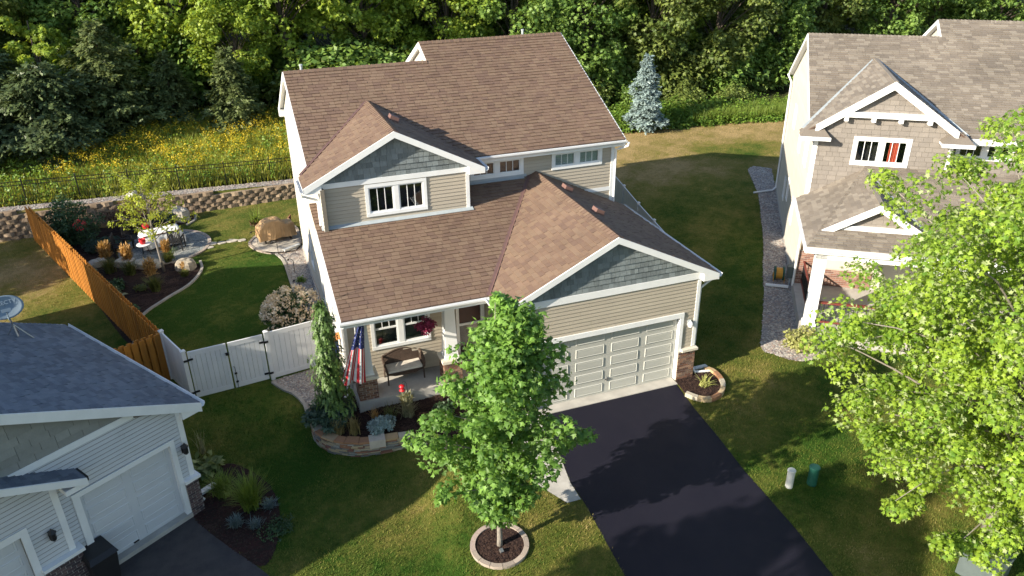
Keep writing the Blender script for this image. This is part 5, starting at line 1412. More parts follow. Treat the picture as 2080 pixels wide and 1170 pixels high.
def grill():
    g = thing('covered_grill', 'barbecue grill under a tan fabric cover against the house', 'grill', (-12.1, 17.35, .03), .2)
    b = MB(); nx, ny = 26, 18; V = []; qg = random.Random(31)
    for i in range(nx + 1):
        for j in range(ny + 1):
            u, v = i / nx * 2 - 1, j / ny * 2 - 1
            hood = .84 + .28 * math.exp(-((u + .15) / .44) ** 6) * (1 - .35 * v * v)
            eu, ev = max(abs(u) - .72, 0) / .28, max(abs(v) - .62, 0) / .38; e = max(eu, ev)
            fold = .035 * math.sin(9 * u + 3 * v) * e + .03 * math.sin(13 * v - 4 * u) * e
            z = hood * (1 - e ** 1.6) + .20 * e ** 1.6 + .02 * math.sin(7 * u + 5 * v) * (1 - e)
            x = max(-.72, min(.72, u)) * 1.12 + math.copysign(eu ** .6, u) * (.05 + fold); y = max(-.62, min(.62, v)) * .52 + math.copysign(ev ** .6, v) * (.05 + fold)
            jt = lambda: qg.uniform(-.013, .013); V.append((x + jt(), y + jt(), z + jt()))
    b.add(V, [(i * (ny + 1) + j, (i + 1) * (ny + 1) + j, (i + 1) * (ny + 1) + j + 1, i * (ny + 1) + j + 1) for i in range(nx) for j in range(ny)])
    b.build('grill_cover', 'tarp', g)
    for x in (-.6, .6):
        for y in (-.22, .22): MB().tube([(x - .03, y, .08), (x + .03, y, .08)], .08, 10).build('wheel', 'blackp', g)
grill()
o = MB().box(-.45, .45, -.09, .09, 0, .09).build('edging_plank', 'pvc'); o.location = (-11.55, 16.0, .05); o.rotation_euler = (0, 0, .55)
tag(o, 'pale plank lying at the corner of the grill pad', 'plank')
o = MB().prism([np.array(p, float) for p in ((-.3, 0, 0), (.3, 0, 0), (.3, 0, .75), (.1, 0, .55))], (0, .06, 0)).build('wood_panel', 'teak'); o.location = (-11.55, 18.45, .05); o.rotation_euler = (.1, 0, .3)
tag(o, 'rust brown wooden panel leaning behind the covered grill', 'panel')
def path_light(label, x, y, rz):
    o = MB().tube([(0, 0, 0), (0, 0, .62), (.06, 0, .70), (.2, 0, .70), (.24, 0, .66)], .013, 6).lathe([(.0, .05), (.05, .0), (.055, -.02), (.0, -.02)], 8, (.24, 0, .65)).build('path_light', 'black')
    o.location = (x, y, h1(x, y)); o.rotation_euler = (0, 0, rz); tag(o, label, 'path light', 'hooked black path lights')
path_light('hooked black path light in the lawn behind the grill pad', -12.75, 18.75, 2.6)
path_light('hooked black path light at the grill pad curb', -13.0, 17.1, 2.9)
path_light('hooked black path light at the far end of the pebble strip', -11.72, 13.2, 2.5)
path_light('hooked black path light in the pebble strip near the hydrangea', -11.72, 11.0, 2.5)
path_light('hooked black path light in front of the pale plank', -12.2, 15.5, 2.6)

# ------------------------------------------------------------ porch things
def flag():
    f = thing('flag', 'stars and stripes flag hanging from the porch column', 'flag', (-10.56, 2.02, 2.95))
    MB().tube([(0.02, .08, .05), (-.02, -.15, .30), (-.10, -.62, .82)], .016, 7).lathe([(0, -.04), (.035, -.02), (.035, .02), (0, .04)], 8, (-.105, -.65, .85)).build('pole', 'cap', f)
    MB().box(-.03, .05, .02, .12, -.04, .12).build('bracket', 'cap', f)
    rows, cols = 26, 26
    V = []
    top0, top1 = np.array((-.03, -.20, .36)), np.array((-.10, -.60, .80))
    for i in range(rows + 1):
        v = i / rows
        for j in range(cols + 1):
            u = j / cols
            w = .10 + .60 * v ** .8
            x = .0 - .10 * v + (u - 1) * w * 1.15 + .02 * math.sin(u * 15 + v * 3)
            y = -.42 + .06 * v + .085 * math.sin(u * 13.5 + 1.2) * (.35 + .65 * v)
            z = .50 - 2.05 * v - .35 * v * (u - .45) * (1 if u > .45 else -.8) - .10 * (1 - v) * abs(u - .5)
            V.append((x, y, z))
    F, Mi = [], []
    for i in range(rows):
        for j in range(cols):
            F.append((i * (cols + 1) + j, i * (cols + 1) + j + 1, (i + 1) * (cols + 1) + j + 1, (i + 1) * (cols + 1) + j))
            Mi.append(2 if (i < rows * .42) else (0 if (j // 2) % 2 == 0 else 1))
    b = MB(); b.V = V; b.F = [list(q) for q in F]; b.T = [.5] * len(F); b.Mi = Mi
    co = b.build('flag_cloth', ['flagr', 'flagw', 'flagb'], f, smooth=True)
    st = MB()
    for r in range(7):
        for c in range(6):
            v = .05 + r * .052; u = (c + (.75 if r % 2 else .25)) / 6.3
            i, j = int(v * rows), min(int(u * cols), cols - 1)
            p = np.array(V[i * (cols + 1) + j]); e1 = nrm(np.array(V[i * (cols + 1) + j + 1]) - p); e2 = nrm(np.array(V[(i + 1) * (cols + 1) + j]) - p)
            n = np.cross(e1, e2); n = n if n[1] < 0 else -n; rr = .020
            pts = [p + n * .008 + (e1 * math.cos(a) - e2 * math.sin(a)) * (rr if k % 2 == 0 else rr * .45) for k, a in enumerate(np.linspace(math.pi / 2, math.pi / 2 + 2 * math.pi, 11)[:-1])]
            st.add(pts, [tuple(range(10))])
    tag(st.build('star', 'flagw', co), kind='stuff')
flag()

def bench():
    b = thing('bench', 'brown wicker loveseat with cream cushion on the porch', 'bench', (-9.24, 2.86, .385), .03)
    def ring(pts, r=.022): return MB().tube(pts, r, 6)
    MB().box(-.62, .62, -.26, .26, .36, .41).build('seat_frame', 'wicker', b)
    MB().box(-.57, .57, -.25, .22, .412, .50).build('cushion', 'cushion', b)
    m = MB(); V = []; n = 16
    for i in range(n + 1):
        x = -.60 + 1.2 * i / n; zt = .78 + .16 * math.sin(math.pi * i / n)
        for y, z in ((.20, .40), (.27, zt), (.30, zt), (.24, .40)): V.append((x, y, z))
    m.add(V, [(4 * i + a, 4 * i + 4 + a, 4 * i + 4 + (a + 1) % 4, 4 * i + (a + 1) % 4) for i in range(n) for a in range(4)] + [(0, 1, 2, 3), (4 * n + 3, 4 * n + 2, 4 * n + 1, 4 * n)])
    bk = m.build('backrest', 'wicker', b)
    ring([(-.62 + 1.24 * i / 14, .285, .80 + .17 * math.sin(math.pi * i / 14)) for i in range(15)], .03).build('top_rail', 'wicker', bk)
    for s in (-1, 1):
        ring([(s * .62, .27, .80), (s * .66, .10, .78), (s * .66, -.15, .70), (s * .64, -.29, .60), (s * .62, -.31, .45)], .035).build('armrest', 'wicker', b)
        MB().prism([np.array(p, float) for p in ((s * .62, .24, .42), (s * .62, -.26, .42), (s * .64, -.26, .58), (s * .65, .2, .76))], (-s * .02, 0, 0)).build('side_panel', 'wicker', b)
        for y in (-.27, .24): ring([(s * .60, y, .42), (s * .61, y * 1.05, 0)], .026).build('leg', 'wicker', b)
    MB().prism([np.array(p, float) for p in ((-.6, -.275, .36), (.6, -.275, .36), (.35, -.275, .29), (0, -.275, .27), (-.35, -.275, .29))], (0, .03, 0)).build('apron', 'wicker', b)
bench()
def feeder():
    f = thing('bird_feeder', 'red hummingbird feeder on a thin black hook in front of the porch', 'feeder', (-9.55, 1.62, 0))
    MB().tube([(.12, 0, -.1), (.12, 0, .95), (.08, 0, 1.02), (.0, 0, 1.03), (-.04, 0, .98)], .009, 5).build('hook', 'black', f)
    MB().lathe([(0, 0), (.07, .0), (.10, .03), (.07, .06), (.055, .09), (.06, .16), (.095, .18), (.06, .22), (0, .24)], 12, (-.04, 0, .70)).build('feeder_body', 'red', f)
feeder()
def birdhouse():
    f = thing('bird_house', 'blue bird house with an orange board roof by the fence end', 'bird house', (-11.28, 4.2, 0))
    MB().tube([(0, 0, 0), (0, 0, 1.25)], .03, 6).build('post', 'teak', f)
    MB().box(-.15, .15, -.15, .15, 1.1, 1.5).build('body', 'bluep', f)
    MB().bar((-.28, 0, 1.52), (.25, 0, 1.66), .42, .03, (0, 0, 1)).build('roof', 'orange', f)
birdhouse()
# ------------------------------------------------------------ small things in front
def pedestal(label, x, y, mat, r, hh):
    o = MB().lathe([(r, 0), (r, hh - .05), (r * 1.12, hh - .05), (r * 1.12, hh - .015), (r * 1.0, hh), (0, hh + .005)], 20).build('utility_pedestal', mat); o.location = (x, y, h1(x, y) - .02)
    tag(o, label, 'utility post', 'utility posts in the side lawn')
pedestal('short white plastic utility post in the lawn by the driveway', -.18, -5.53, 'pvc', .105, .62)
pedestal('short dark green utility post under the big maple', .50, -5.66, 'greenp', .135, .64)
t = thing('transformer_box', 'grey green utility box half hidden by the maple, picture corner', 'utility box', (2.42, -9.68, h1(2.42, -9.68)), .35)
MB().box(-.45, .5, -.45, .45, 0, .55).build('cabinet', 'utility', t); MB().prism([np.array(p, float) for p in ((-.48, -.48, .55), (-.48, .48, .55), (-.48, .40, .72), (-.48, -.48, .60))], (1.0, 0, 0)).build('lid', 'utility', t)
o = MB().box(-.04, .04, -.05, .05, 0, .10).build('tree_light', 'steel'); o.location = (-8.64, -5.0, ringz + .05); o.rotation_euler = (.5, 0, .1); tag(o, 'small grey spotlight in the mulch under the street maple', 'spotlight')
o = MB().bar((0, 0, .05), (.75, .04, .03), .16, .06).build('splash_block', 'pvc'); o.location = (.12, .28, -.02); tag(o, 'white splash block at the garage downspout', 'splash block')
def dish():
    p = np.array([-19.85, 3.62, 3.55])
    d = thing('satellite_dish', 'grey satellite dish on a tripod standing on the slate blue roof', 'satellite dish', tuple(p))
    ax = nrm((.28, -.86, .42)); rt = nrm(np.cross((0, 0, 1), ax)); u = np.cross(ax, rt); c = np.array((-.10, .0, 1.18))
    V, F = [], []; n = 28; rr = (0, .3, .6, .85, 1.0)
    for sgn, th in ((1, 0), (-1, -.02)):
        for r in rr:
            for k in range(n):
                a = 2 * math.pi * k / n; V.append(c + rt * .46 * r * math.cos(a) + u * .33 * r * math.sin(a) + ax * (.07 * r * r + th))
    m = len(rr)
    for side in (0, 1):
        for i in range(m - 1):
            for k in range(n):
                q = [side * m * n + i * n + k, side * m * n + i * n + (k + 1) % n, side * m * n + (i + 1) * n + (k + 1) % n, side * m * n + (i + 1) * n + k]
                F.append(q)
    F += [[(m - 1) * n + k, (m - 1) * n + (k + 1) % n, m * n + (m - 1) * n + (k + 1) % n, m * n + (m - 1) * n + k] for k in range(n)]
    dd = MB().add(V, F).build('reflector', 'dish', d, smooth=True)
    MB().tube([c - u * .28 + ax * .03, c - u * .36 + ax * .30, c - u * .12 + ax * .50], .014, 6).build('feed_arm', 'dish', d)
    MB().obox(c - u * .10 + ax * .52, rt * .11, u * .045, ax * .05).build('receiver', 'dish', d)
    MB().tube([c - u * .1 - ax * .02, (-.08, .12, .55), (0, 0, .04)], .025, 7).build('mast', 'steel', d)
    for e in ((-.55, -.05, -.12), (.42, .12, -.08), (-.1, .5, .1)): MB().tube([(-.06, .08, .6), e], .016, 6).build('leg', 'steel', d)
    cu = bpy.data.curves.new('lettering', 'FONT'); cu.body = 'DIRECTV'; cu.size = .15; cu.align_x = 'CENTER'; cu.extrude = .001
    tx = bpy.data.objects.new('lettering', cu); COL.objects.link(tx); cu.materials.append(M['dishtext']); tx.parent = d
    q = c + u * .08 + ax * .052; r2, u2 = rt, u
    dg = bpy.context.evaluated_depsgraph_get(); me = bpy.data.meshes.new_from_object(tx.evaluated_get(dg)); bpy.data.objects.remove(tx)
    tx = bpy.data.objects.new('lettering', me); link(tx, d)
    tx.matrix_local = Matrix(((r2[0], u2[0], ax[0], q[0]), (r2[1], u2[1], ax[1], q[1]), (r2[2], u2[2], ax[2], q[2]), (0, 0, 0, 1)))
dish()
def bin_():
    b = thing('trash_cart', 'black lidded cart with a steel handle by the garage door', 'cart', (-18.1, -2.15, h1(-18.1, -2.15)), .58)
    V = [(-.26, -.3, .05), (.26, -.3, .05), (.26, .3, .05), (-.26, .3, .05), (-.32, -.38, .95), (.32, -.38, .95), (.32, .36, .95), (-.32, .36, .95)]
    MB().add(V, [(3, 2, 1, 0), (4, 5, 6, 7), (0, 1, 5, 4), (1, 2, 6, 5), (2, 3, 7, 6), (3, 0, 4, 7)]).build('body', 'blackp', b)
    MB().add([(-.35, -.42, .96), (.35, -.42, .96), (.35, .40, .96), (-.35, .40, .96), (-.30, -.30, 1.06), (.30, -.30, 1.06), (.30, .32, 1.06), (-.30, .32, 1.06)], [(3, 2, 1, 0), (4, 5, 6, 7), (0, 1, 5, 4), (1, 2, 6, 5), (2, 3, 7, 6), (3, 0, 4, 7)]).build('lid', 'blackp', b)
    MB().tube([(-.25, .38, 1.0), (-.25, .48, 1.04), (.25, .48, 1.04), (.25, .38, 1.0)], .02, 6).build('handle', 'steel', b)
    for x in (-.3, .3): MB().tube([(x - .03, .32, .12), (x + .03, .32, .12)], .12, 12).build('wheel', 'blackp', b)
bin_()
def hose():
    p = (7.45, 5.0, 0)
    g = thing('hose_reel', 'green hose reel with a coil of yellow hose in the gravel', 'hose reel', p, -.6)
    MB().tube([(-.2, .05, .32), (-.14, .05, .32)], .30, 14).tube([(.14, .05, .32), (.2, .05, .32)], .30, 14).build('reel', 'greenp', g)
    MB().tube([(-.13, .05, .32), (.13, .05, .32)], .24, 14).build('hose_coil', 'hose', g)
    for x in (-.22, .22): MB().bar((x, -.25, 0), (x, .05, .34), .03, .03).bar((x, .35, 0), (x, .05, .34), .03, .03).build('stand', 'hose', g)
hose()

# ------------------------------------------------------------ vegetation
def unit(a): return a / (np.linalg.norm(a, axis=-1, keepdims=True) + 1e-9)
_o = np.array([(0, 0), (.16, .10), (.46, .04), (.34, .26), (.60, .50), (.30, .50), (.22, .62), (.0, 1.0), (-.22, .62), (-.30, .50), (-.60, .50), (-.34, .26), (-.46, .04), (-.16, .10)], float)
MAPLE_V = np.vstack([np.column_stack([_o, -.28 * np.abs(_o[:, 0]) - .10 * _o[:, 1] ** 2]), [[0, .35, .03]]])
MAPLE_F = np.array([(14, i, (i + 1) % 14) for i in range(14)])
_s = np.array([(0, 0), (.42, .06), (.30, .28), (.58, .52), (.20, .55), (0, 1.0), (-.20, .55), (-.58, .52), (-.30, .28), (-.42, .06)], float)
MAPS_V = np.vstack([np.column_stack([_s, -.28 * np.abs(_s[:, 0]) - .10 * _s[:, 1] ** 2]), [[0, .35, .03]]]); MAPS_F = np.array([(10, i, (i + 1) % 10) for i in range(10)])
LEAF_V = np.array([(0, 0, 0), (.30, .45, -.06), (0, 1, -.05), (-.30, .45, -.06)], float); LEAF_F = np.array([(0, 1, 2, 3)])
CLUS_V = np.array([(0, 0, 0), (.42, .10, -.1), (.30, .42, .05), (.62, .62, -.05), (.14, .62, .08), (0, 1.05, -.12), (-.16, .6, .05), (-.6, .7, -.1), (-.3, .40, .08), (-.5, .06, 0)], float)
CLUS_F = np.array([(0, 1, 2, 2), (2, 3, 4, 4), (4, 5, 6, 6), (6, 7, 8, 8), (8, 9, 0, 0), (0, 2, 4, 6)])
CLUS_F = np.array([(0, 1, 2), (2, 3, 4), (4, 5, 6), (6, 7, 8), (8, 9, 0), (0, 2, 4), (0, 4, 6), (0, 6, 8)])
KITE_V = np.array([(0, 0, 0), (.13, .35, 0), (0, 1, 0), (-.13, .35, 0)], float)
SPRAY_V = np.array([(0, 0, 0), (.05, .3, 0), (.30, .55, -.05), (.06, .55, 0), (.16, .85, -.05), (0, 1, -.03), (-.16, .85, -.05), (-.06, .55, 0), (-.30, .55, -.05), (-.05, .3, 0)], float)
SPRAY_F = np.array([(0, 1, 9), (1, 2, 3), (9, 7, 8), (1, 3, 7), (1, 7, 9), (3, 4, 5), (7, 5, 6), (3, 5, 7)])

def basis(Nn, Tt):
    Nn = unit(Nn); Tt = unit(Tt - Nn * np.sum(Nn * Tt, -1, keepdims=True)); B = np.cross(Tt, Nn); return B, Tt, Nn

def cloud(name, C, Nn, Tt, size, tint, TV, TF, mat, parent=None, loc=None, stuff=True):
    B, T_, N_ = basis(Nn, Tt); n = len(C); s = np.broadcast_to(np.asarray(size, float), (n,))[:, None, None]
    V = C[:, None, :] + s * (TV[None, :, 0:1] * B[:, None] + TV[None, :, 1:2] * T_[:, None] + TV[None, :, 2:3] * N_[:, None])
    F = (TF[None] + (np.arange(n) * len(TV))[:, None, None]).reshape(-1, TF.shape[1])
    o = np_mesh(name, V.reshape(-1, 3), F, np.repeat(np.clip(tint, 0, 1), len(TF)), mat, parent, loc=loc)
    return tag(o, kind='stuff') if stuff else o

def clumps_to_leaves(cl, rad, per, g, up=.6, droop=.5, shell=.55):
    n = len(cl) * per; i = np.repeat(np.arange(len(cl)), per)
    d = unit(g.normal(size=(n, 3)) + np.array([0, 0, .25]))
    r = rad[i] * (shell + (1 - shell) * g.random(n) ** .6)
    p = cl[i] + d * r[:, None] * np.array([1, 1, .75])
    N = d * .55 + np.array([0, 0, up]) + g.normal(size=(n, 3)) * .45
    T = d * .5 + g.normal(size=(n, 3)) * .6 - np.array([0, 0, droop])
    return p, N, T, i

def loose_leaves(tree, C, N, T, size, tint, TV, TF, mat, k=300):
    """the leaves that show largest become parts of their own; the rest stays one joined crown"""
    o = np.array(tree.location); d = C + o - CAM; dep = d @ CF
    x, y = 1040 + FPX * (d @ CR) / np.maximum(dep, .1), 585 - FPX * (d @ CU) / np.maximum(dep, .1)
    vis = (dep > 0) & (x > 0) & (x < 2080) & (y > 0) & (y < 1170)
    face = np.abs(np.sum(unit(N) * unit(d), -1))
    score = np.where(vis, size / dep * face, 0); order = np.argsort(-score); pick, rest = order[:k], order[k:]
    meshes = []
    for q in range(6):
        me = bpy.data.meshes.new('leaf'); me.from_pydata([tuple(v) for v in TV], [], [tuple(f) for f in TF]); me.materials.append(M[mat])
        a = me.attributes.new('tint', 'FLOAT', 'FACE'); a.data.foreach_set('value', [(q + .5) / 6] * len(TF)); meshes.append(me)
    B, T_, N_ = basis(N, T)
    for j in pick:
        ob = bpy.data.objects.new('leaf', meshes[int(min(5, max(0, tint[j] * 6)))]); s = size[j]
        ob.matrix_basis = Matrix(((B[j, 0] * s, T_[j, 0] * s, N_[j, 0] * s, C[j, 0]), (B[j, 1] * s, T_[j, 1] * s, N_[j, 1] * s, C[j, 1]), (B[j, 2] * s, T_[j, 2] * s, N_[j, 2] * s, C[j, 2]), (0, 0, 0, 1)))
        link(ob, tree)
    cloud('foliage', C[rest], N[rest], T[rest], size[rest], tint[rest], TV, TF, mat, tree)

def limb(tree, a, b, r0, r1, g, mat, name='limb', bend=.12):
    a, b = np.array(a, float), np.array(b, float); L_ = np.linalg.norm(b - a); pts = []
    off = g.normal(size=3) * bend * L_ * .5
    for t in np.linspace(0, 1, 6): pts.append(a * (1 - t) + b * t + off * math.sin(math.pi * t) + np.array([0, 0, .10 * L_ * math.sin(math.pi * t)]))
    return MB().tube(pts, [r0 + (r1 - r0) * t for t in np.linspace(0, 1, 6)], 6).build(name, mat, tree, smooth=True)

def street_maple():
    g = np.random.default_rng(21)
    t = thing('maple_tree', 'young street maple in the paver ring in front of the porch', 'tree', (RC[0], RC[1], ringz))
    MB().tube([(0, 0, -.1), (.01, 0, .3), (0, .0, 1.1), (.03, 0, 2.4), (.0, .05, 4.0), (.0, .02, 5.8), (.02, 0, 7.1)], [.085, .07, .062, .055, .042, .024, .006], 9).build('trunk', 'bark', t, smooth=True)
    prof_z = np.array([1.25, 1.7, 2.3, 3.0, 3.6, 4.3, 5.0, 5.7, 6.3, 6.9, 7.3]); prof_r = np.array([.42, .62, .85, 1.30, 1.62, 1.58, 1.25, .85, .48, .20, .08])
    cl, rad = [], []
    for k in range(58):
        z = 1.35 + 5.5 * (k + .5) / 58; a = k * 2.399 + g.uniform(-.3, .3); r = np.interp(z, prof_z, prof_r) * g.uniform(.78, 1.12)
        sh_ = .16 * max(0, z - 4.0); tip = np.array([math.cos(a) * r + sh_, math.sin(a) * r, z + .10]); base = np.array([sh_ * .6, 0, max(1.2, z - .55 * r - .15)])
        if k % 2 == 0: limb(t, base, tip, .022, .006, g, 'bark')
        for f in (.28, .5, .74, .98):
            c = base * (1 - f) + tip * f + g.normal(size=3) * .10; cl.append(c); rad.append(.24 + .22 * g.random())
    for a, r, z in ((-.25, 2.15, 3.35), (.15, 2.0, 2.55), (2.9, 2.0, 3.6), (3.6, 1.8, 2.9)):
        c = np.array([math.cos(a) * r, math.sin(a) * r, z]); cl += [c, c * np.array([.85, .85, 1])]; rad += [.22, .3]
        limb(t, (0, 0, z - .8), c, .022, .006, g, 'bark')
    for x, y in ((.55, .1), (.25, .2), (.95, .05), (1.25, -.05)):
        for q in range(5): cl.append(np.array([x * .75, y, 6.3 - abs(x) * .75 + q * .25])); rad.append(.12)
    cl, rad = np.array(cl), np.array(rad)
    P, N, T, i = clumps_to_leaves(cl, rad, 70, g, up=.45, droop=.75)
    size = g.uniform(.08, .175, len(P)); tint = np.clip(g.normal(.45, .30, len(P)) + .12 * g.normal(size=len(cl))[i] + .35 * (P[:, 2] > 6.3), 0, 1)
    loose_leaves(t, P, N, T, size, tint, MAPLE_V, MAPLE_F, 'lf_maple')
street_maple()

def big_maple():
    g = np.random.default_rng(33); x0, y0 = 3.75, -8.7; z0 = h1(x0, y0)
    t = thing('maple_tree', 'large bright silver leafed maple filling the side of the picture by the driveway', 'tree', (x0, y0, z0))
    MB().tube([(0, 0, -.1), (.05, 0, 1.2), (0, .1, 3.2), (-.1, .1, 6), (0, 0, 9.5)], [.19, .15, .13, .09, .02], 10).build('trunk', 'bark', t, smooth=True)
    cl, rad = [], []
    n = 0
    while n < 410:
        d = unit(g.normal(size=3)); rr = g.random() ** .33
        e = np.array([4.5, 4.2, 4.9]); c = d * rr * e * (1 + .16 * math.sin(3.1 * d[0] + 2) * math.sin(4 * d[2] + 1) + .12 * g.normal()) + np.array([0, 0, 6.1])
        if c[2] < 1.3 or rr < .42: continue
        n += 1; cl.append(c); rad.append(g.uniform(.38, .72))
        if n % 4 == 0: limb(t, (0, 0, max(1.8, c[2] * .55)), c, .05, .008, g, 'bark')
    for c in ((-4.8, .8, 5.2), (-4.7, .3, 4.1), (-4.4, -.5, 2.9), (-4.2, 1.2, 6.2), (-3.2, -1.2, 1.6)):
        for f in (.78, .9, 1.0): cl.append(np.array(c) * np.array([f, f, 1]) + g.normal(size=3) * .15); rad.append(.34)
        limb(t, (0, 0, c[2] * .6 + .6), c, .04, .006, g, 'bark')
    for c in ((1.7, -9.9, .9), (2.6, -9.9, 1.2), (2.4, -9.8, 1.9), (1.5, -9.9, 2.0), (1.6, -10.4, 1.7), (2.2, -10.0, 2.6), (1.2, -9.6, 2.7), (1.9, -10.2, 1.25), (2.9, -10.0, .9), (1.4, -10.3, 1.0)):
        cl.append(np.array([c[0] - x0, c[1] - y0, c[2] - z0])); rad.append(.45)
    cl, rad = np.array(cl), np.array(rad)
    P, N, T, i = clumps_to_leaves(cl, rad, 200, g, up=.35, droop=.6, shell=.35)
    size = g.uniform(.075, .14, len(P)); tint = np.clip(g.normal(.5, .22, len(P)) + .16 * g.normal(size=len(cl))[i], 0, 1)
    loose_leaves(t, P, N, T, size, tint, MAPS_V, MAPS_F, 'lf_silver')
big_maple()

def broad_tree(name, label, loc, h, r, mat, seed, ncl=70, per=105, leaf=.24, trunk=.2, low=.18, group=None, bark='barkd', tmpl=(CLUS_V, CLUS_F)):
    g = np.random.default_rng(seed)
    t = thing(name, label, 'tree', loc, 0, group)
    MB().tube([(0, 0, -.3), (.05, .05, h * .3), (-.1, .1, h * .6), (0, 0, h * .92)], [trunk, trunk * .8, trunk * .5, .03], 8).build('trunk', bark, t, smooth=True)
    cl, rad = [], []
    while len(cl) < ncl:
        d = unit(g.normal(size=3)); rr = g.uniform(.62, 1.0)
        c = np.array([d[0] * r, d[1] * r, d[2] * h * .5 * (1 - low)]) * rr * (1 + .22 * math.sin(2.7 * d[0] + seed) * math.sin(3.3 * d[2] + seed * .7)) + np.array([0, 0, h * (.5 + low * .5)])
        cl.append(c); rad.append(g.uniform(.16, .30) * r)
    br = MB()
    for c in cl[::3]:
        a = np.array([0, 0, max(h * .2, c[2] * .6)]); br.tube([a, (a + c) / 2 + np.array([0, 0, .25]), c], [.06, .035, .012], 5)
    tag(br.build('branch', bark, t), kind='stuff')
    cl, rad = np.array(cl), np.array(rad)
    P, N, T, i = clumps_to_leaves(cl, rad, per, g)
    size = leaf * g.uniform(.65, 1.3, len(P)); tint = np.clip(g.normal(.45, .22, len(P)) + .2 * g.normal(size=len(cl))[i], 0, 1)
    cloud('crown', P, N, T, size, tint, tmpl[0], tmpl[1], mat, t, stuff=False)
    return t

def conifer(name, label, loc, h, r, mat, seed, n=5200, spray=.34, droop=.25, up=.1, open_=.5, group=None, pw=1.0, trunk=.10):
    g = np.random.default_rng(seed); t = thing(name, label, 'tree', loc, 0, group)
    MB().tube([(0, 0, -.2), (0, 0, h * .5), (0, 0, h * .97)], [trunk, trunk * .6, .01], 7).build('trunk', 'barkd', t, smooth=True)
    nb = int(h * 24); u = (np.arange(nb) + .5) / nb; zb = h * (.04 + .95 * u); az = np.arange(nb) * 2.399 + g.uniform(-.4, .4, nb)
    rb = r * (1 - u) ** pw * g.uniform(.55, 1.2, nb) * (1 + .25 * np.sin(az * 2 + seed) * np.sin(u * 9 + seed)) + .06
    j = g.choice(nb, n, p=rb / rb.sum()); f = g.random(n) ** open_; rr = rb[j] * f
    side = g.normal(size=n) * .18 * (.25 + rr)
    ca, sa = np.cos(az[j]), np.sin(az[j])
    P = np.stack([ca * rr - sa * side, sa * rr + ca * side, zb[j] + up * rr - droop * rr * f + g.normal(size=n) * .05], -1)
    out = np.stack([ca, sa, np.zeros(n)], -1)
    T = out + g.normal(size=(n, 3)) * .45 + np.array([0, 0, up - droop * .6]); N = np.array([0, 0, 1.]) + .35 * out + g.normal(size=(n, 3)) * .4
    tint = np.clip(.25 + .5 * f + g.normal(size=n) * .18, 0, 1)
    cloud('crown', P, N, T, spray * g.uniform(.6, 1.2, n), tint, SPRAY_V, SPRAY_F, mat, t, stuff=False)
    return t

def dup(root, loc, rz, sc, label, group=None):
    r = root.copy(); COL.objects.link(r); r.location = loc; r.rotation_euler = (0, 0, rz); r.scale = (sc, sc, sc); r['label'] = label
    if group: r['group'] = group
    for ch in list(root.children):
        c = ch.copy(); COL.objects.link(c); c.parent = r
    return r

